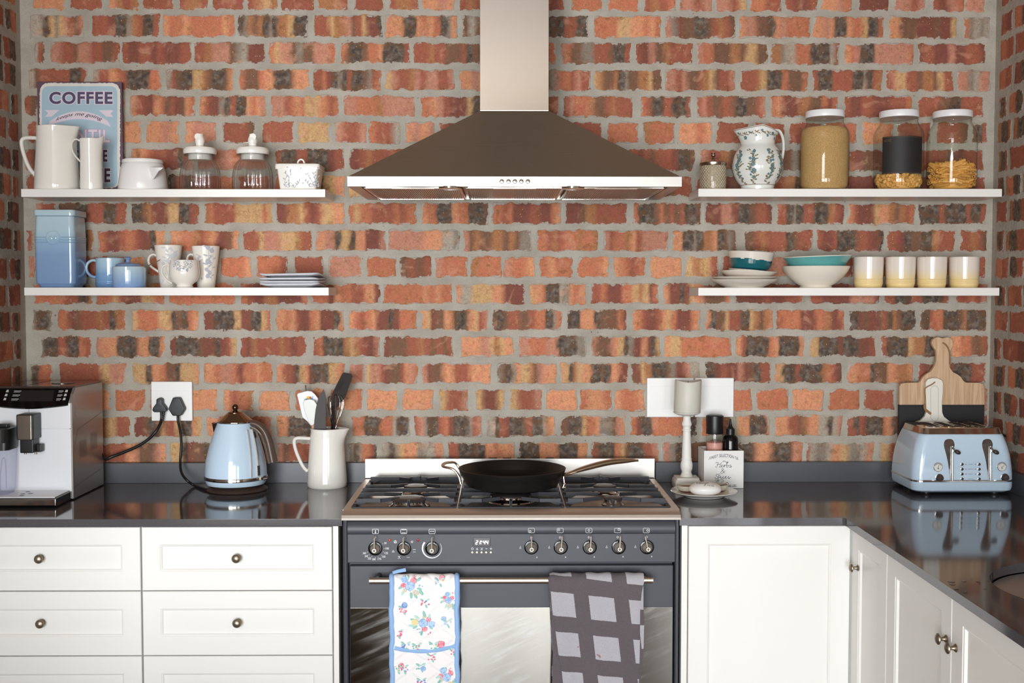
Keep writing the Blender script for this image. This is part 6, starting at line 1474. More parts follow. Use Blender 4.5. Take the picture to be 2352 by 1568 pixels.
m = MB(); m.poly([cp(.38, .12, .0030), cp(.80, .12, .0030), cp(.78, .86, .0030), cp(.36, .86, .0030)]); m.build('screen', mat('dark_screen', (40, 38, 38), .15), cpn, smooth=False, fix=False)
m = MB()
for c0 in (.18, .84):
    for j in range(3):
        b = .20 + j * .27
        s0, s1 = (c0 + .10, c0 + .19) if c0 < .5 else (c0 - .0, c0 + .06)
        m.poly([cp(s0, b + .05, .0031), cp(s1, b + .05, .0031), cp(s1, b + .10, .0031), cp(s0, b + .10, .0031)])
        q0 = c0 if c0 < .5 else c0 + .08
        m.poly([cp(q0, b, .0031), cp(q0 + .035, b, .0031), cp(q0 + .03, b + .16, .0031), cp(q0 + .005, b + .16, .0031)])
        m.poly([cp(s0, b - .03, .0031), cp(s1 - .01, b - .03, .0031), cp(s1 - .01, b - .01, .0031), cp(s0, b - .01, .0031)])
o = m.build('button_icons', mat('icon_grey', (196, 196, 198), .5), cpn, smooth=False, fix=False); o['kind'] = 'stuff'
# coffee spout
SYF = MYF - .062; sx0, sx1 = X(37, SYF, 1000), X(76, SYF, 1000)
sp = MB().box(sx0, sx1, SYF + .001, MYF, Zt(1009, SYF), Zt(951, SYF), .003, 3).build('coffee_spout', BLACK, cm)
MB().box(sx0 + .003, sx1 - .003, SYF - .002, SYF + .003, Zt(1009, SYF), Zt(951.5, SYF), .003, 3).build('spout_cover', mat('smoked_steel', (150, 142, 132), .24, .9), sp)
MB().box(sx0 + .006, sx1 - .004, SYF + .008, MYF - .012, Zt(1040, SYF), Zt(1009, SYF) + .002, .003).build('spout_block', BLACK, sp)
MB().box(sx1 - .004, sx1 + .010, SYF + .03, MYF - .01, Zt(1040, SYF), Zt(1022, SYF), .002).build('height_catch', BLACK, sp)
m = MB()
for u in (46.5, 71): m.lathe([(.0035, Zt(1040, SYF) - .004), (.0035, Zt(1040, SYF) + .002)], (X(u, SYF), SYF + .016, 0), 14)
m.build('nozzles', BRASS, sp)
# drip tray
TYF = -.440; tz = CT + .030
tr = MB().box(MX0 + .008, MX1 - .004, TYF + .002, MYF + .004, CT + .003, tz - .003, .003).build('drip_tray', BLACKG, cm)
MB().box(MX0 + .008, MX1 - .006, TYF, TYF + .003, CT + .007, tz - .005, .001).build('tray_trim', CHROME, tr)
m = MB(); gx0_, gx1_ = MX0 + .012, MX1 - .010; m.box(gx0_, gx1_, TYF + .008, MYF - .001, tz - .003, tz, .001); m.build('drip_grid', MWH, tr)
m = MB()
for u, v in ((52, 1134), (70, 1133), (64, 1129), (50, 1138)):
    d = ROT @ Vector(((u - 1176) / FPX, -(v - 784) / FPX, -1)); p = CAMP + d * ((tz - CAMP.z) / d.z); m.box(p.x - .006, p.x + .006, p.y - .006, p.y + .006, tz - .0005, tz + .0003)
m.build('drip_holes', BLACK, tr, smooth=False)
for xx in (MX0 + .03, MX1 - .03):
    for yy in (MYF + .03, MYB - .03): MB().lathe([(.012, CT), (.012, CT + .009)], (xx, yy, 0), 16).build('foot', BLACK, cm)
# milk carafe
CX0, CX1, CYF_, CYB_ = -1.492, -1.3985, -.405, -.326
mc = thing('milk_carafe', 'clear plastic milk carafe with black lid docked on the coffee machine', 'carafe', ((CX0 + CX1) / 2, -.365, tz))
cxm_, cym_ = (CX0 + CX1) / 2, (CYF_ + CYB_) / 2; hxx, hyy = (CX1 - CX0) / 2, (CYB_ - CYF_) / 2
zc = Zt(1027, CYF_)
MB().loft([rrect(cxm_, cym_, hxx - .008, hyy - .006, .012, tz + .0006), rrect(cxm_, cym_, hxx - .004, hyy - .003, .014, tz + .01), rrect(cxm_, cym_, hxx, hyy, .014, zc)], True, False).build('jug', CARAFE, mc)
MB().tube(catmull([(CX1 - .02, CYF_ - .002, tz + .015), (CX1 - .018, CYF_ - .004, tz + .06), (CX1 - .014, CYF_ - .002, tz + .10), (CX1 - .006, CYF_ - .002, tz + .105), (CX1 - .003, CYF_ - .002, tz + .07), (CX1 - .003, CYF_ - .002, tz + .02)], 4), .0016, 6).build('grip_ridge', CARAFE, mc)
ld = MB().loft([rrect(cxm_, cym_, hxx + .0005, hyy, .014, zc - .008), rrect(cxm_, cym_, hxx + .001, hyy, .014, zc + .012), rrect(cxm_, cym_, hxx + .001, hyy - .002, .014, Zt(985, CYF_)), rrect(cxm_, cym_, hxx - .006, hyy - .008, .012, Zt(983, CYF_))]).build('lid', BLACK, mc)
MB().lathe([(.014, Zt(1015, CYF_)), (.0145, Zt(1000, CYF_)), (.0145, Zt(984, CYF_)), (.012, Zt(983, CYF_))], (CX1 - .018, CYF_ - .004, 0), 24).build('dial', mat('dark_grey_plastic', (52, 52, 54), .4), ld)
MB().box(CX1 - .045, CX1 - .010, cym_ - .012, cym_ + .012, Zt(984, CYF_), Zt(975, CYF_), .003).build('lid_tab', BLACK, ld)
# cord to the wall
def plug3(u, v, parent, kind):
    yw = -0.018; p = P(u, v, yw)
    m = MB()
    if kind == 0:
        s = M(1, yw); pts = [(-6.5, 16), (0, 19), (6.5, 16), (7, 6), (14, -3), (16, -9), (13, -14), (-13, -14), (-16, -9), (-14, -3), (-7, 6)]
        prism(m, [(p.x + a * s, p.z + b * s) for a, b in reversed(pts)], yw - .022, yw + .008, .003)
    else:
        s = M(1, yw); pts = [(-8, 21), (7, 21), (18, -3), (18, -7), (9, -21), (-9, -21), (-18, -7), (-18, -3)]
        prism(m, [(p.x + a * s, p.z + b * s) for a, b in reversed(pts)], yw - .020, yw + .008, .003)
    return m.build('plug', mat('plug_black_%d' % kind, (32, 34, 37), .45), parent)
pl = plug3(370, 931, cm, 0)
yc_ = -.030
m = MB()
for i in range(5): m.lathe([(.0052 - .0003 * i, 0), (.0052 - .0003 * i, .004)], (X(372.5 - i * .7, yc_), yc_, Zt(947 + i * 4.5, yc_)), 12)
m.build('strain_relief', BLACK, pl)
cpts = [P(371, 944, yc_), P(371, 962, yc_), P(367, 975, yc_ - .01), P(357, 992, yc_ - .02), P(340, 1009, yc_ - .02), P(315, 1025, yc_ - .02), P(285, 1038, yc_ - .02), P(258, 1048, yc_ - .02), P(240, 1053, yc_ - .03), Vector((MX1 - .01, -.08, 1.02))]
MB().tube(catmull(cpts, 5), M(3.6, yc_), 10).build('cord', BLACK, cm)
# --- wall sockets
def plate(u0, u1, v0, v1, label, rock):
    y = -.006; t = thing('wall_socket', label, 'socket', (X((u0 + u1) / 2, 0), 0, Zt((v0 + v1) / 2, 0)))
    a, b = P(u0, v1, -.012), P(u1, v0, -.012)
    MB().box(a.x, b.x, -.013, -.001, a.z, b.z, .003, 3).build('plate', PLAST, t)
    i0, i1 = P(u0 + rock[0], v1 - rock[3], -.014), P(u1 - rock[1], v0 + rock[2], -.014)
    MB().box(i0.x, i1.x, -.0145, -.012, i0.z, i1.z, .0008).build('cover', PLAST, t)
    return t
plate(348, 441, 876, 966.5, 'white double wall socket with two black plugs, left of the kettle', (5, 8, 20, 19))
plate(1485.5, 1594, 867.5, 958, 'white blank wall plate left behind the candle', (8, 6, 19, 18))
plate(1595.5, 1686, 867.5, 958, 'white blank wall plate above the salt grinder', (8, 6, 19, 18))
# --- kettle base with cord and plug
ky = -.150; kx = X(544.5, ky, 1100); k = M(1, ky)
kb = thing('kettle_stand', 'dark brown round kettle power base with its cord and plug', 'kettle base', (kx, ky, CT))
MB().lathe([(0, CT + .001), (68 * k, CT + .001), (69.5 * k, CT + .003), (69 * k, CT + .005), (57 * k, CT + .016), (54 * k, CT + .0175), (0, CT + .0175)], (kx, ky, 0), 56).build('base', BROWN, kb)
plug3(409, 932.5, kb, 1)
yc_ = -.030
pts = [P(408.5, 950, yc_), P(409, 966, yc_), P(414, 990, yc_ - .01), P(416.5, 1020, yc_ - .02), P(414, 1060, yc_ - .03), P(417, 1085, yc_ - .05), P(430, 1103, yc_ - .07)]
pe = [(447, 1114.5), (465, 1121), (484, 1127)]
for u, v in pe:
    d = ROT @ Vector(((u - 1176) / FPX, -(v - 784) / FPX, -1)); q = CAMP + d * ((CT + .0045 - CAMP.z) / d.z); pts.append(q)
MB().tube(catmull(pts, 5), M(3.0, yc_), 10).build('cord', BLACK, kb)
# --- kettle
z0 = CT + .019
kt = thing('kettle', 'pale blue electric kettle with a brown lid and handle', 'kettle', (kx, ky, z0))
def kz(v): return Zt(v, ky) 
k = M(1, ky); kux = X(541.5, ky, 1050)
bodyp = smooth_prof([(70.5, 1089), (69.5, 1070), (66.5, 1050), (60.5, 1026), (53, 1003), (45.5, 982), (40.5, 968)], 3)
MB().lathe([(r * k, kz(v)) for r, v in bodyp], (kux, ky, 0), 64).build('body', SKYB, kt)
MB().lathe([(0, z0), (50 * k, z0), (58 * k, z0 + .003), (66 * k, kz(1108)), (69 * k, kz(1101)), (69 * k, kz(1096))], (kux, ky, 0), 64).build('lower_band', SKYB, kt)
MB().lathe([(69.5 * k, kz(1097.5)), (71.5 * k, kz(1096.5)), (71.8 * k, kz(1092)), (71.0 * k, kz(1089)), (69 * k, kz(1088))], (kux, ky, 0), 64).build('chrome_ring', CHROME, kt)
lx = kux - 0 * k
ld = MB().lathe(smooth_prof([(40.5 * k, kz(968.5)), (40.8 * k, kz(966)), (38.5 * k, kz(963.5)), (30 * k, kz(956.5)), (21 * k, kz(949.5)), (17.5 * k, kz(947)), (16.8 * k, kz(945)), (8 * k, kz(942.5)), (3.6 * k, kz(940)), (3.3 * k, kz(938))], 2), (lx, ky, 0), 48).build('lid', mat('smoky_bronze', (150, 124, 100), 0.12, 1.0), kt)
MB().sphere((lx, ky, kz(934.5)), 7.4 * k).build('lid_knob', BRONZE, ld)
MB().lathe([(40.7 * k, kz(968.8)), (41.2 * k, kz(967.8)), (41 * k, kz(966)), (40 * k, kz(965.5))], (lx, ky, 0), 48).build('lid_ring', CHROME, ld)
m = MB(); m.loft([[P(502, 971, ky - .008), P(502, 971, ky + .012), P(492, 1001, ky + .006), P(492, 1001, ky - .004)], [P(487, 972.5, ky - .004), P(487, 972.5, ky + .010), P(492.5, 1000, ky + .004), P(492.5, 1000, ky - .002)]])
m.tube([P(500, 971, ky - .012), P(492, 970.5, ky - .012), P(486.5, 971.5, ky - .004)], .0012, 6); m.build('spout', mat('spout_dark', (46, 38, 34), .15, .4), kt)
# handle: from the shoulder out and down
hp = catmull([P(566, 976, ky - .016), P(578, 971, ky - .016), P(594, 976, ky - .016), P(608, 990, ky - .016), P(617, 1012, ky - .016), P(623, 1038, ky - .016), P(627.5, 1060, ky - .016)], 5)
MB().tube(hp, [M(8.5, ky) + M(5.2, ky) * (i / (len(hp) - 1)) for i in range(len(hp))], 14, flat=(.75, 1.1), up=(1, 0, .4)).build('handle', mat('handle_brown', (86, 68, 58), .38, 0.0, coat=.12), kt)
inn = catmull([P(568, 983, ky - .028), P(584, 984, ky - .028), P(599, 998, ky - .028), P(608, 1022, ky - .028), P(614, 1050, ky - .028), P(617, 1064, ky - .028)], 5)
MB().tube(inn, M(2.6, ky), 8).build('handle_trim', CHROME, kt)
fy = lambda u, v: ky - .5 * M(1, ky) * 70
def kpt(ang, v, o=.0):
    z = kz(v); rr_ = interp([(r * k, kz(vv)) for r, vv in bodyp], z) + o; return Vector((kux + rr_ * sin(ang), ky - rr_ * cos(ang), z))
vs_ = [983, 1000, 1020, 1040, 1060, 1087]
m = MB(); m.tube([kpt(.82 - .02 * i, v, .001) for i, v in enumerate(vs_)], M(4.2, ky), 8, flat=(.5, 1)); m.build('gauge_frame', mat('gauge_bright_trim', (232, 230, 226), .25, .5), kt)
m = MB(); m.tube([kpt(1.12 - .03 * i, v, .001) for i, v in enumerate(vs_)], M(5.5, ky), 8, flat=(.6, 1)); m.build('water_gauge', mat('gauge_grey', (196, 194, 192), .15), kt)
m = MB(); m.tube([kpt(1.12, 988, .006), kpt(1.10, 1001, .006)], M(3, ky), 8); m.tube([kpt(.98, 1062, .006), kpt(.97, 1084, .006)], M(3, ky), 8); m.build('gauge_caps', BLACK, kt)
m = MB(); m.tube([kpt(1.25, 1086, -.001) + Vector((0, 0, -.012)), P(606, 1099, ky - .03), P(615, 1097, ky - .03)], [M(3, ky), M(6, ky), M(4, ky)], 10, flat=(.7, 1)); m.build('switch_lever', BROWN, kt)
# --- ribbed pitcher with utensils
y = -.088; k = M(1, y); x = X(751, y, 1060); hh = lambda v: CT + (1118 - v) * k
t = thing('ribbed_pitcher', 'white ribbed pitcher holding cooking utensils, beside the cooker', 'pitcher', (x, y, CT))
pf = [(0.1, 1118), (43, 1118), (45.5, 1115), (45.8, 1108), (44.5, 1090), (42.5, 1060), (40, 1025), (37.5, 1000), (36.5, 990), (37.2, 984)]
p = [(r * k, hh(v)) for r, v in pf]
fine = [p[0], p[1], p[2], p[3]]
for i in range(46):
    z = p[3][1] + (hh(1000) - p[3][1]) * i / 45; r_ = interp(p, z); fine.append((r_ + (.0008 if i % 2 else -.0003), z))
fine += [p[-2], p[-1]]
m = MB(); m.lathe(wallpot(fine, .0035), (x, y, 0), 56); spout(m, x, y, radians(-8), hh(1025), hh(984), 17 * k, 0, .45); m.build('body', CERW, t)
MB().tube(catmull([P(714, 1007, y), P(698, 1006, y), P(682, 1006, y), P(676, 1013, y), P(679, 1032, y), P(688, 1055, y), P(697, 1072, y), P(706, 1082, y)], 5), 4.2 * k, 12, flat=(1, 1.3)).build('handle', CERW, t)
def flat_blade(name, pts, y, th, m_, parent=None, lab=None, cat=None, tilt=0.0, bev=.0):
    mb = MB(); cz = hh(984)
    prism(mb, [tuple((P(u, v, y).x, P(u, v, y).z)) for u, v in pts], y - th / 2, y + th / 2, bev)
    if tilt: mb.deform(lambda q: Vector((q.x, q.y + (q.z - cz) * tilt, q.z)))
    o = mb.build(name, m_, parent, ang=40); return o
bot = CT + .012
def shaft(p_uv, y, r, m_, name, parent, dx=0.0):
    a = P(*p_uv, y); return MB().tube([a, Vector((x + (a.x - x) * .3 + dx, (y + -.088) / 2, bot))], r, 8).build(name, m_, parent)
# big white spatula with flowers
ys = -.070
t = thing('floral_spatula', 'white silicone spatula printed with a small bunch of flowers', 'spatula', (X(710, ys), ys, bot))
flat_blade('blade', [(683, 907), (684, 903), (706, 897), (716, 898), (724, 905), (731, 914), (730, 960), (722, 978), (714, 977), (706, 967), (695, 958)], ys, .007, mat('white_silicone', (238, 240, 244), .4), t, tilt=-.02, bev=.002)
shaft((716, 965), ys, .005, mat('spatula_handle_wood', (206, 160, 104), .5), 'handle', t)
m = MB()
for (u, v, r, mi) in ((708, 913, 4.2, 2), (713, 912, 2.6, 1), (716.5, 914.5, 2.2, 0), (703, 916, 2, 0), (712, 916, 2.6, 3), (700, 918, 1.8, 3), (718, 911, 1.8, 6), (706, 917, 2, 1)):
    m.m = mi; m.poly(disc_poly(lambda a, b: P(a, b, ys - .0065), u, v, r, r * .8, 0, 9, .4))
m.build('flower_print', [mat('sp_blue', (110, 150, 200), .6), mat('sp_red', (214, 70, 84), .6), mat('sp_yellow', (236, 190, 60), .6), mat('sp_green', (90, 170, 160), .6), FCOL[4], FCOL[5], mat('sp_aqua', (140, 200, 204), .6)], t, smooth=False, fix=False)
t = thing('steel_rod', 'thin steel utensil tip rising behind the floral spatula', 'utensil', (X(703, -.045), -.045, bot))
m = MB().tube([P(702, 884, -.040), P(703.5, 898, -.041), P(717, 990, -.052), Vector((x - .012, -.062, bot))], M(1.9, -.045), 8); m.build('shaft', CHROME, t)
ys = -.098
t = thing('frosted_spatula', 'translucent white rubber spatula, in front of the floral spatula', 'spatula', (X(716, ys), ys, bot))
flat_blade('blade', [(696, 925), (700, 918), (712, 916), (722, 919), (728, 928), (731, 945), (725, 968), (718, 980), (709, 968), (701, 948)], ys, .008, mat('frosted_rubber', (222, 224, 218), .35, sss=.2), t, bev=.002)
shaft((719, 975), ys, .006, mat('dusty_handle', (200, 160, 130), .5), 'handle', t)
ys = -.112
t = thing('chef_knife', 'dark bladed kitchen knife standing point up in the pitcher', 'knife', (X(735, ys), ys, bot))
flat_blade('blade', [(743, 893.5), (746, 903), (748.5, 920), (749, 945), (748.5, 992), (720.5, 992), (722, 965), (725, 940), (730, 918), (737, 903)], ys, .0024, mat('dark_blade', (62, 59, 58), .5, .25, spec=.3), t, bev=.0005)
flat_blade('handle', [(726, 990), (745, 990), (746, 1086), (733, 1086)], -.098, .014, BLACK, t, bev=.003)
ys = -.078
t = thing('slotted_turner', 'black slotted turner leaning out of the pitcher towards the cooker', 'turner', (X(785, ys), ys, bot))
TB = mat('turner_black', (40, 34, 31), .6, spec=.25)
a, b_, c_, d_ = (788, 856), (809, 862), (790, 920), (766, 934)
out_ = [(786, 858), (790, 855), (806, 858), (809.5, 863), (804, 880), (793, 912), (772, 938), (760, 928), (762, 905)]
flat_blade('blade', out_, ys, .003, TB, t, bev=.0006)
m = MB(); strokes(m, [[(788 - i * 4 + 2, 876), (776 - i * 4 + 2, 897)] for i in range(3)] , 1.2, ys - .0018); 
for i in range(4): m.poly(disc_poly(lambda a, b: P(a, b, ys - .0018), 786 + i * 3.2, 873.5, .7, .7))
m.build('slots', DARKGAP, t, smooth=False, fix=False)
shaft((767, 932), ys, .007, TB, 'handle', t, .004)
ys = -.082
t = thing('whisk', 'steel balloon whisk standing in the pitcher', 'whisk', (X(768, ys), ys, bot))
bx, bz = X(765, ys), Zt(992, ys); topz = Zt(906, ys); m = None
for i in range(6):
    a = pi * i / 6 + .2; ca, sa = cos(a), sin(a); pts = []
    R_ = M(19.5, ys); cx_ = X(769, ys)
    prof_ = [(.10, 0), (.35, .22), (.75, .5), (1.0, .74), (.85, .92), (.45, .99), (0, 1.0)]
    for r_, h_ in prof_ + [(-r_, h_) for r_, h_ in reversed(prof_[:-1])]:
        pts.append((bx + (cx_ - bx) * h_ * 1.0 + R_ * r_ * ca, ys + R_ * r_ * sa, bz + (topz - bz) * h_))
    MB().tube(catmull(pts, 3), .0009, 6).build('wire', CHROME, t)
MB().tube([(bx, ys, bz + .004), (bx - .004, -.086, bot)], .006, 10).build('handle', CHROME, t)
# --- candle holder and candle
y = -.118; x = X(1577, y, 1050); k = M(1, y); hh = lambda v: CT + (1115 - v) * k
t = thing('candle_holder', 'turned white wooden candlestick on a square base', 'candle holder', (x, y, CT))
HW = mat('chalk_white_paint', (232, 230, 224), .5, bump=.05, bscale=200); b0 = 30 * k
MB().loft([rrect(x, y, b0 * f, b0 * f, .003, z, 3) for f, z in ((.97, CT), (1.0, CT + .002), (1.0, hh(1101)), (.97, hh(1100)), (.97, hh(1097)), (.88, hh(1094)), (.86, hh(1090)), (.55, hh(1089)))]).build('base', HW, t)
MB().lathe([(r * k, hh(v)) for r, v in smooth_prof([(13.5, 1090), (14, 1087), (12, 1082), (11, 1078), (13.2, 1072), (14, 1066), (13.6, 1058), (11.2, 1051), (12, 1050), (12, 1048), (11, 1046), (10.8, 1030), (10, 1010), (9.2, 990), (8.8, 984), (10.5, 983), (10.5, 980), (9, 979), (9, 974), (11.5, 970), (11.5, 966), (9.2, 960), (8.8, 954), (9.5, 950), (12, 948), (22, 946), (29, 943), (31, 941), (30.5, 939.5), (20, 939), (0.1, 939)], 2)], (x, y, 0), 36).build('stem', HW, t)
m = MB(); cz0, cz1 = hh(939), hh(867)
m.lathe([(0, cz0), (30.3 * k, cz0), (30.8 * k, cz0 + .002), (30.6 * k, cz1 - .003), (29.6 * k, cz1), (27.5 * k, cz1 - .002), (23 * k, cz1 - .010), (0, cz1 - .013)], (x + .0005, y, 0), 48)
m.deform(lambda q: Vector((q.x + (q.z - cz0) * .035, q.y, q.z + (.0035 * cos(2 * math.atan2(q.y - y, q.x - x)) if q.z > cz1 - .014 else 0))))
cn = thing('pillar_candle', 'thick pale grey green pillar candle on the white candlestick', 'candle', (x, y, cz0))
m.build('wax', mat('pale_wax', (206, 204, 192), .45), cn); MB().tube([(x + .003, y, cz1 - .013), (x + .004, y, cz1 - .002)], .0008, 6).build('wick', BLACK, cn)
# --- herb box
bx0, bx1 = X(1617, -.14, 1080), X(1708, -.14, 1080); by0, by1 = -.140, -.032; bzt = Zt(1035.5, -.14)
t = thing('herb_box', 'white wooden box lettered for herbs and spices', 'box', ((bx0 + bx1) / 2, -.09, CT))
BW = mat('whitewashed_wood', (232, 231, 228), .6, bump=.08, bscale=160, var=.03, vscale=40)
m = MB(); w_ = .007
m.box(bx0, bx1, by0, by0 + w_, CT + .0004, bzt, .0008); m.build('front_board', BW, t)
MB().box(bx0, bx1, by1 - w_, by1, CT + .0004, bzt, .0008).build('back_board', BW, t)
for a in (bx0, bx1 - w_): MB().box(a, a + w_, by0 + w_, by1 - w_, CT + .0004, bzt, .0008).build('side_board', BW, t)
MB().box(bx0 + w_, bx1 - w_, by0 + w_, by1 - w_, CT + .0004, CT + .007).build('bottom_board', BW, t)
yb_ = by0 - .0005; LET = mat('slate_lettering', (70, 72, 92), .6)
m = MB(); add_text(m, 'FINEST SELECTION OF', lambda a, b: P(1629 + 67 * a + (b - .5) * 3 * (a - .5) * -2, 1056.5 - 7.4 * b - 7.5 * (1 - (2 * a - 1) ** 2) + .9 * a, yb_), offset=.012, spacing=1.15); m.build('arched_lettering', LET, t, smooth=False, fix=False)
def script(mb, segs, wpx, y):
    for s in segs:
        c = catmull([Vector((u, v, 0)) for u, v in s], 5); mb.ribbon([P(p.x, p.y, y) for p in c], M(wpx, y), (0, 1, 0))
z_ = lambda L: [[(1460 + a / 4.75, 840 + b / 4.75) for a, b in s] for s in L]   # coordinates read in an enlarged crop
m = MB()
script(m, z_([[(872, 1062), (882, 1052), (898, 1055), (902, 1066)], [(902, 1054), (896, 1075), (886, 1100), (876, 1106), (870, 1098)], [(884, 1078), (905, 1074), (928, 1072)], [(938, 1050), (926, 1072), (916, 1098), (914, 1106), (924, 1104)],
              [(924, 1104), (940, 1094), (948, 1084), (942, 1078), (934, 1088), (936, 1102), (948, 1104), (962, 1094)], [(962, 1094), (966, 1080), (968, 1084), (966, 1106), (970, 1090), (980, 1080), (986, 1084)],
              [(986, 1088), (998, 1064), (1004, 1046), (998, 1046), (992, 1074), (990, 1100), (1000, 1106), (1010, 1096), (1006, 1084), (998, 1086)], [(1006, 1086), (1020, 1088), (1034, 1078), (1036, 1090), (1046, 1100), (1036, 1108), (1024, 1104), (1040, 1096), (1048, 1090)],
              [(948, 1048), (960, 1038), (975, 1040), (985, 1050), (1000, 1054), (1015, 1050)], [(955, 1044), (968, 1036), (980, 1044)]]), 0.9, yb_); m.build('herbs_lettering', LET, t, smooth=False, fix=False)
m = MB(); script(m, z_([[(975, 1168), (962, 1160), (945, 1140), (940, 1126), (952, 1120), (958, 1130), (944, 1146), (930, 1158), (930, 1170), (945, 1172), (962, 1158), (968, 1146), (978, 1146)]]), 0.9, yb_); m.build('ampersand', LET, t, smooth=False, fix=False)
m = MB()
script(m, z_([[(905, 1188), (896, 1180), (882, 1184), (876, 1196), (890, 1204), (896, 1216), (886, 1230), (870, 1230), (864, 1220), (872, 1214)], [(904, 1196), (902, 1230), (900, 1252)], [(904, 1200), (916, 1194), (922, 1206), (912, 1220), (904, 1216)], [(922, 1222), (932, 1208), (930, 1226), (940, 1228), (948, 1216)],
              [(966, 1208), (956, 1206), (950, 1218), (956, 1230), (970, 1222)], [(970, 1222), (984, 1212), (990, 1206), (980, 1206), (976, 1220), (986, 1230), (1000, 1220)], [(1000, 1222), (1012, 1206), (1016, 1218), (1022, 1228), (1010, 1232), (1024, 1222), (1044, 1216)],
              [(905, 1188), (914, 1178), (922, 1184)], [(862, 1252), (880, 1244), (905, 1250), (900, 1264), (880, 1262), (905, 1246), (935, 1242), (958, 1248), (955, 1262), (930, 1266)]]), 0.9, yb_); m.build('spices_lettering', LET, t, smooth=False, fix=False)
m = MB(); add_text(m, '16 LBS.', fit(1673.5, 1692.5, 1112.2, 1118, yb_), offset=.012); m.build('weight_lettering', LET, t, smooth=False, fix=False)
# salt grinder and sauce bottle standing in the box
zb = CT + .0075; y = -.085
k = M(1, y); x = X(1641.5, y, 1000); zz = lambda v: Zt(v, y)
t = thing('salt_grinder', 'clear grinder of pink salt with a black cap', 'grinder', (x, y, zb))
MB().lathe([(0, zb), (19 * k, zb), (19.5 * k, zb + .002), (19.5 * k, zz(996))], (x, y, 0), 40).build('glass', GLASS, t)
m = MB(); m.lathe([(0, zb + .002), (18.6 * k, zb + .002), (18.8 * k, zz(1016)), (10 * k, zz(1013)), (0, zz(1014))], (x, y, 0), 36); m.build('pink_salt', mat('pink_salt_grains', (222, 160, 148), .5, var=.3, vscale=420, bump=.6, bscale=420), t)['kind'] = 'stuff'
MB().lathe([(0, zz(996)), (19.6 * k, zz(996)), (20 * k, zz(995)), (19.3 * k, zz(980)), (20.2 * k, zz(957)), (20 * k, zz(955)), (17 * k, zz(953)), (0, zz(952.5))], (x, y, 0), 40).build('cap', BLACK, t)
x = X(1677.5, y, 1000)
t = thing('sauce_bottle', 'small black squeeze bottle with a pointed nozzle, beside the salt grinder', 'bottle', (x, y, zb))
MB().lathe([(0, zb), (18 * k, zb), (18.5 * k, zb + .003), (18.5 * k, zz(1012)), (16.5 * k, zz(1004)), (11 * k, zz(998.5)), (9 * k, zz(997.5))], (x, y, 0), 40).build('body', BLACKG, t)
MB().lathe([(10 * k, zz(998)), (10 * k, zz(985)), (8.5 * k, zz(984)), (5 * k, zz(980)), (2.6 * k, zz(972)), (1.7 * k, zz(963)), (1.2 * k, zz(962)), (0, zz(961.8))], (x, y, 0), 28, mod=lambda a, z: 1 + (.03 * (1 if int(a * 12 / pi) % 2 else 0) if z < zz(985.5) else 0)).build('nozzle_cap', BLACK, t)
# --- white plate with two pinch bowls and a pebble
y = -.275; x = X(1616, y, 1130); k = M(1, y)
t = tag(MB().lathe([(0, CT + .0012), (46 * k, CT + .0012), (48 * k, CT + .004), (62 * k, CT + .010), (75 * k, CT + .016), (77 * k, CT + .0175), (76 * k, CT + .019), (66 * k, CT + .0145), (48 * k, CT + .009), (0, CT + .0085)], (x, y, 0), 56, mod=lambda a, h: 1 + .02 * cos(3 * a + 1.0)).build('white_plate', CERW), 'white glazed plate holding the pebble and two tiny bowls, by the hob', 'plate')
pz_ = CT + .0095
def pinch(u, y, rpx, label, content):
    k = M(1, y); x = X(u, y, 1115); t = thing('pinch_bowl', label, 'bowl', (x, y, pz_), 'tiny stoneware pinch bowls')
    MB().lathe([(0, pz_), (rpx * .62 * k, pz_), (rpx * .75 * k, pz_ + .004)], (x, y, 0), 36).build('bare_foot', mat('terracotta_foot_%d' % u, (120, 60, 48), .6), t)
    MB().lathe([(rpx * .75 * k, pz_ + .004), (rpx * .93 * k, pz_ + .012), (rpx * k, pz_ + .019), (rpx * .95 * k, pz_ + .0195), (rpx * .7 * k, pz_ + .009), (0, pz_ + .007)], (x, y, 0), 36).build('bowl', mat('speckled_glaze_%d' % u, (206, 200, 182), .2, var=.12, vscale=60), t)
    m = MB(); m.lathe([(rpx * .86 * k, pz_ + .0135), (rpx * .6 * k, pz_ + .0155), (0, pz_ + .016)], (x, y, 0), 24)
    m.build('spice', content, t)['kind'] = 'stuff'
pinch(1578, -.245, 24.5, 'tiny stoneware bowl of brown spice, beside the candlestick', mat('brown_spice', (150, 116, 88), .8, var=.2, vscale=300))
pinch(1651, -.235, 22, 'tiny stoneware bowl with a steel ball handle, right behind the pebble', mat('grey_spice', (140, 128, 112), .8, var=.2, vscale=300))
p = P(1670, 1110, -.25); m = MB().sphere(p, M(3.0, -.25)); m.tube([p, P(1655, 1114, -.24), Vector((X(1648, -.235), -.235, pz_ + .017))], .0012, 6)
tag(m.build('small_spoon', CHROME), 'tiny spoon with ball tip lying in the pinch bowl behind the pebble', 'spoon')
y = -.325; k = M(1, y); x = X(1620, y, 1122); c = Vector((x, y, pz_ + 16.6 * k + .001))
t = thing('engraved_pebble', 'smooth white pebble with engraved words on the white plate', 'pebble', (x, y, pz_))
MB().sphere(c, 1, 38 * k, 30 * k, 16.6 * k, 40, 20).build('stone', mat('white_pebble', (236, 234, 228), .3), t)
def onpeb(u, v):
    d = (P(u, v, y) - CAMP).normalized(); o_ = CAMP - c; A = Vector((38 * k, 30 * k, 16.6 * k)) * 1.012
    dd = Vector((d.x / A.x, d.y / A.y, d.z / A.z)); oo = Vector((o_.x / A.x, o_.y / A.y, o_.z / A.z)); a_ = dd.dot(dd); b = dd.dot(oo); cc = oo.dot(oo) - 1
    s_ = (-b - sqrt(max(0, b * b - a_ * cc))) / a_; return CAMP + d * s_
m = MB()
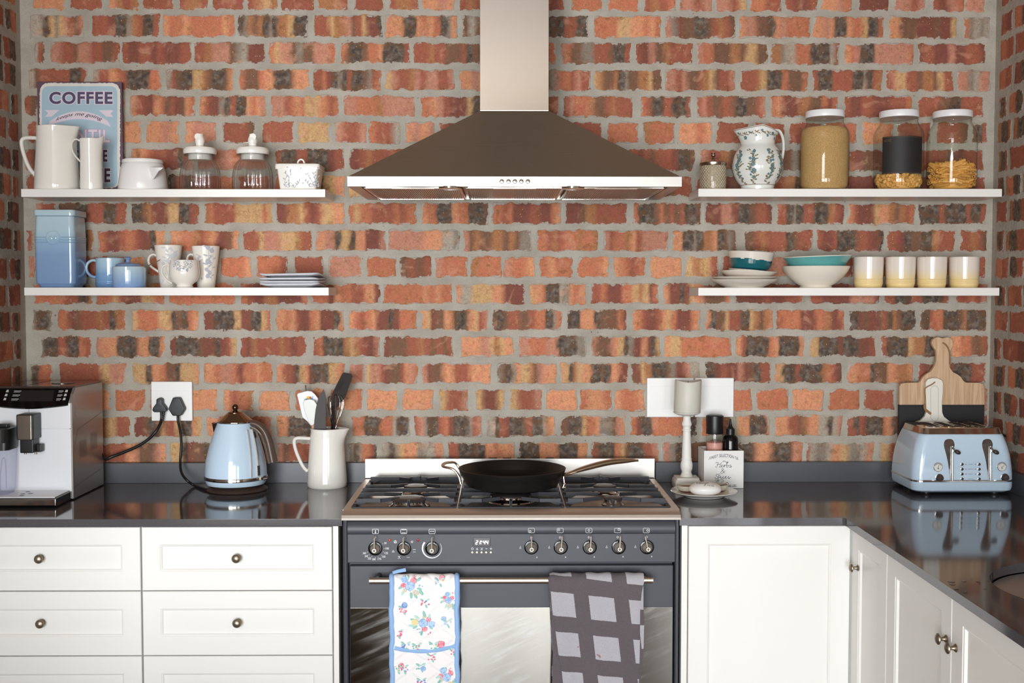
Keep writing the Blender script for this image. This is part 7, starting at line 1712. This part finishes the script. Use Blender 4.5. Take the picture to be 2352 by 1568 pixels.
for s in z_([[(680, 1258), (668, 1275), (664, 1286), (676, 1286), (690, 1280)], [(704, 1272), (694, 1278), (694, 1286), (706, 1280), (708, 1272), (708, 1286), (718, 1280)], [(722, 1274), (722, 1286), (734, 1278), (736, 1272), (738, 1286), (746, 1280)], [(762, 1272), (752, 1278), (754, 1286), (766, 1278), (764, 1296), (752, 1308), (746, 1302), (766, 1286)],
              [(776, 1262), (776, 1286), (784, 1274), (792, 1278), (794, 1284)], [(790, 1294), (786, 1306), (796, 1304)], [(806, 1300), (800, 1306), (808, 1310), (812, 1302)], [(818, 1302), (824, 1312), (832, 1302)], [(840, 1310), (848, 1304), (840, 1304), (842, 1314), (856, 1314)]]):
    cc_ = catmull([Vector((a, b, 0)) for a, b in s], 4); q = [onpeb(p.x, max(p.y, 1107.0)) for p in cc_]; m.ribbon(q, M(.8, y), (0, 1, -.6))
m.build('engraved_words', mat('engraving_grey', (120, 116, 112), .6), t, smooth=False, fix=False)
# --- chopping boards
y = -.045; t = thing('chopping_board', 'wooden paddle chopping board with a black lower band, against the wall', 'chopping board', (X(2163, y), y, CT))
zf = lambda L: [(2000 + a / 3.648, 750 + b / 3.648) for a, b in L]
half = zf([(600, 97), (575, 88), (545, 90), (520, 108), (511, 135), (520, 165), (545, 200), (551, 240), (548, 290), (532, 335), (505, 375), (470, 395), (440, 420), (415, 460), (395, 468), (290, 470), (255, 478), (241, 505), (241, 655)])
halfr = zf([(955, 655), (953, 505), (940, 480), (910, 470), (800, 468), (780, 455), (755, 420), (730, 400), (690, 380), (665, 345), (657, 300), (657, 230), (672, 190), (690, 155), (688, 120), (670, 96), (640, 88)])
pts = [tuple((P(u, v, y).x, P(u, v, y).z)) for u, v in half + halfr]
def wood(name, a, b_, sc=(45, 45, 2.2), axis_rot=0):
    m = bpy.data.materials.new(name); m.use_nodes = True; nt = m.node_tree; b = nt.nodes['Principled BSDF']; vec = N(nt, 'ShaderNodeTexCoord').outputs['Object']
    n = noise_(nt, scaled(nt, vec, sc), 2.5, 6, .65, .6); nt.links.new(mixc(nt, sstep(nt, n, .35, .68), lin(a), lin(b_)), b.inputs['Base Color']); b.inputs['Roughness'].default_value = .55; return m
m = MB(); prism(m, pts, y, y + .015, .0015)
m.build('wooden_board', wood('pale_board_wood', (188, 152, 118), (216, 186, 152)), t)
a = P(2066, 929, y); b_ = P(2261.5, 929, y)
MB().box(a.x, b_.x, y, y + .015, CT + .002, a.z - .0002, .001).build('black_band', mat('board_black', (30, 30, 31), .6), t)
MB().tube(catmull([P(2165, 787, y - .002), P(2173, 792, y - .005), P(2180, 805, y - .003), P(2182, 825, y + .001), P(2181.5, 845, y + .004)], 4), .0022, 8).build('hanging_cord', mat('jute', (150, 112, 74), .9), t)
y = -.064; t = thing('small_serving_board', 'small white painted serving board with a twine loop, behind the toaster', 'serving board', (X(2147, y), y, CT))
L = zf([(480, 440), (520, 430), (560, 432), (598, 450), (606, 475), (604, 560), (597, 640), (600, 720), (615, 755), (660, 790), (700, 805), (760, 815), (760, 1000), (330, 1000), (330, 815), (420, 785), (455, 750), (466, 720), (466, 640), (460, 520), (463, 465)])
m = MB(); pts = [tuple((P(u, v, y).x, max(CT + .001, P(u, v, y).z))) for u, v in reversed(L)]; prism(m, pts, y, y + .012, .001); m.build('board', mat('worn_white_paint', (232, 228, 216), .5, var=.05, vscale=30), t)
m = MB(); g = zf([(503, 520), (515, 500), (535, 494), (555, 500), (567, 520), (567, 760), (555, 782), (535, 788), (515, 782), (503, 760)]); m.tube([P(u, v, y - .0002) for u, v in g + g[:1]], .0009, 6); m.build('carved_groove', mat('groove_grey', (196, 194, 186), .5), t)
MB().tube(catmull([P(u, v, y - .004) for u, v in zf([(540, 463), (510, 485), (470, 505), (452, 530), (455, 590), (452, 640), (445, 670), (455, 700), (475, 715), (500, 735)])], 4), .0018, 7).build('twine', mat('twine_jute', (158, 118, 76), .9), t)
m = MB().tube(catmull([P(u, v, y - .006) for u, v in zf([(445, 650), (455, 665), (450, 685), (470, 700), (505, 728)])], 4), .0026, 7); m.build('twine_knot', MATS['twine_jute'], t)
# --- toaster
tx0, tx1 = 1.226, 1.530; ty0, ty1 = -.280, -.060; tcx, tcy = (tx0 + tx1) / 2, (ty0 + ty1) / 2; hx_, hy_ = (tx1 - tx0) / 2, (ty1 - ty0) / 2
zt_ = CT + .200
t = thing('toaster', 'pale blue four slot toaster with chrome trim, in front of the boards', 'toaster', (tcx, tcy, CT))
def tsec(f, g, z, r=.03): return rrect(tcx, tcy, hx_ * f, hy_ * g, r, z, 7)
for xx in (tx0 + .05, tx1 - .05):
    for yy in (ty0 + .035, ty1 - .035): MB().lathe([(.014, CT), (.015, CT + .002), (.014, CT + .012)], (xx, yy, 0), 20).build('foot', BLACK, t)
MB().loft([tsec(.93, .90, CT + .010), tsec(.985, .975, CT + .016), tsec(1.0, 1.0, CT + .026), tsec(1.0, 1.0, CT + .0415)]).build('base_band', SKYB, t)
MB().loft([tsec(1.0, 1.0, CT + .0412), tsec(1.012, 1.015, CT + .0425), tsec(1.012, 1.015, CT + .0465), tsec(1.0, 1.0, CT + .048)]).build('chrome_trim', CHROME, t)
lv = [(1.0, 1.0, .0475), (.998, .997, .063), (.985, .985, .090), (.955, .955, .122), (.905, .915, .153), (.85, .872, .175), (.83, .855, .1815), (.81, .84, .183)]
MB().loft([tsec(f, g, CT + h) for f, g, h in lv]).build('body', SKYB, t)
MIR = mat('polished_steel_top', (196, 184, 170), 0.1, 1.0)
tpn = MB().loft([tsec(.815, .845, CT + .1827, .022), tsec(.805, .835, CT + .185, .022), tsec(.77, .78, zt_ - .001, .018), tsec(.75, .76, zt_, .016)]).build('top_plate', MIR, t)
for i in range(4):
    sx_ = tcx + (-.069 + .046 * i); m = MB()
    m.loft([rrect(sx_, tcy, .017, .058, .015, zt_ + .0006), rrect(sx_, tcy, .0175, .0585, .0155, zt_ + .0022), rrect(sx_, tcy, .0155, .0565, .0135, zt_ + .0024), rrect(sx_, tcy, .0145, .0555, .0125, zt_ + .0014)], True, True); m.build('slot_rim', MIR, tpn)
    MB().loft([rrect(sx_, tcy, .0142, .055, .012, zt_ + .0012), rrect(sx_, tcy, .0142, .055, .012, zt_ + .0018)]).build('slot', DARKGAP, tpn)
def tface(u, v, o=.0):
    # point on the sloping front for a pixel
    y = ty0
    for _ in range(8):
        h = P(u, v, y).z - CT
        for (f0, g0, h0), (f1, g1, h1) in zip(lv, lv[1:]):
            if h0 <= h <= h1: g = g0 + (g1 - g0) * (h - h0) / (h1 - h0); break
        else: g = 1.0 if h < .05 else .8
        y = tcy - hy_ * g
    p = P(u, v, y); p.y -= o; return p
tz_ = lambda L: [(2000 + a / 3.648, 750 + b / 3.648) for a, b in L]
for c_u, s in ((660, 1), (980, 1)):
    # drop shaped recess with a chrome track and lever
    o = tz_([(c_u - 48, 990), (c_u - 40, 955), (c_u - 5, 940), (c_u + 32, 958), (c_u + 42, 990), (c_u + 30, 1060), (c_u + 34, 1290), (c_u + 2, 1290), (c_u - 15, 1130)])
    rows_ = [(940, -14, 10), (948, -34, 26), (958, -42, 33), (975, -47, 40), (992, -48, 42), (1015, -44, 37), (1040, -37, 32), (1065, -30, 30), (1100, -22, 30), (1140, -13, 31), (1190, -7, 32), (1240, -1, 33), (1292, 2, 34)]
    m = MB(); n_ = 5
    gr = [[m.vert(tface(*tz_([(c_u + l_ + (r_ - l_) * j / n_, vv)])[0], .0008)) for j in range(n_ + 1)] for vv, l_, r_ in rows_]
    for i in range(len(gr) - 1):
        for j in range(n_): m.face(gr[i][j], gr[i][j + 1], gr[i + 1][j + 1], gr[i + 1][j])
    m.build('lever_recess', mat('recess_chrome_%d' % c_u, (170, 170, 172), .12, 1.0), t, fix=False)
    b = tz_([(c_u + 20, 1000), (c_u + 20, 1060), (c_u + 20, 1150), (c_u + 20, 1285)])
    lv_ = MB().tube([tface(u, v, .004) for u, v in b], .0032, 10, flat=(1, 1)).build('lever_track', CHROME, t)
    kb_ = tz_([(c_u + 22, 1010), (c_u + 26, 1040)]); m = MB(); a0, a1 = tface(*kb_[0], .006), tface(*kb_[1], .016)
    MB().tube([a0, a1], .0035, 8).build('lever', CHROME, t)
    MB().sphere(tface(*tz_([(c_u + 48, 1044)])[0], .018), .0085, 1.15, .9, .75, 18, 12, Matrix.Rotation(.5, 3, 'Y')).build('lever_knob', BROWN, t)
for a, b in ((563, 1176), (1097, 1172)):
    p = tface(*tz_([(a, b)])[0], .0); m = MB().lathe([(.0138, -.004), (.0138, .002), (.0128, .003), (.0122, .002), (.001, .002)], (p.x, p.y, p.z), 32, '-Y'); dl = m.build('gauge', CHROME, t)
    MB().lathe([(.0122, .0021), (.0001, .0022)], (p.x, p.y, p.z), 32, '-Y').build('gauge_face', mat('gauge_white_%d' % a, (228, 226, 220), .3), dl)
    m = MB(); f = lambda r, an: (p.x + r * cos(an), p.y - .0026, p.z + r * sin(an)); sgn = 1 if a < 800 else -1
    m.ribbon([f(.0105, A) for A in [pi * .15 + pi * .7 * i / 10 for i in range(11)]], .0012, (0, 1, 0)); an = pi / 2 - .35 if a < 800 else .45; m.ribbon([f(-.003, an), f(.008, an)], .001, (0, 1, 0)); m.poly([(p.x + .0018 * cos(q), p.y - .0027, p.z - .004 + .0018 * sin(q)) for q in [i * pi / 4 for i in range(8)]])
    m.build('gauge_needle', PRINTD, dl, smooth=False, fix=False)
for a, b in ((575, 1265), (1123, 1262)):
    p = tface(*tz_([(a, b)])[0], -.002); kn = MB().lathe([(.0108, 0), (.0108, .004), (.0096, .012), (.008, .0145), (0, .015)], (p.x, p.y, p.z), 28, '-Y').build('browning_dial', BROWN, t)
    MB().lathe([(.0118, 0), (.0118, .003), (.0106, .0034)], (p.x, p.y, p.z), 28, '-Y').build('dial_ring', CHROME, kn)
for a in (765, 908):
    for b in (1152, 1193, 1234, 1275):
        p = tface(*tz_([(a, b)])[0], -.001); bt = MB().lathe([(.0036, 0), (.0034, .0045), (.002, .0058), (0, .006)], (p.x, p.y, p.z), 16, '-Y').build('button', BROWN, t)
        MB().lathe([(.0044, 0), (.0044, .0022), (.0036, .0026)], (p.x, p.y, p.z), 16, '-Y').build('button_ring', CHROME, bt)
m = MB()
for a in (797, 876):
    for b in (1152, 1193, 1234): m.poly([tuple(tface(a / 3.648 + 2000 + 1.2 * cos(q), b / 3.648 + 750 + 1.2 * sin(q), .0006)) for q in [i * pi / 4 for i in range(8)]])
tgrey = mat('toaster_print_grey', (110, 124, 150), .4)
m.build('indicator_dots', tgrey, t, smooth=False, fix=False)
for s, b in (('BAGEL', 1152), ('DEFROST', 1193), ('REHEAT', 1234), ('CANCEL', 1275)):
    w_ = 5.2 * len(s) / 2; m = MB(); add_text(m, s, lambda q, h: tface(2000 + (837 + (q - .5) * w_ * 2.6) / 3.648, 750 + (b + 3.5 - 7 * h) / 3.648, .0006)); m.build('button_lettering', tgrey, t, smooth=False, fix=False)
MB().tube(catmull([(tx1 - .03, ty1 - .02, CT + .04), (tx1 + .004, ty1 - .01, CT + .055), P(2340, 1062, -.10), P(2348, 1050, -.11), P(2362, 1022, -.12), Vector((XR - .012, -.13, 1.06))], 5), .0038, 10).build('cord', BLACK, t)
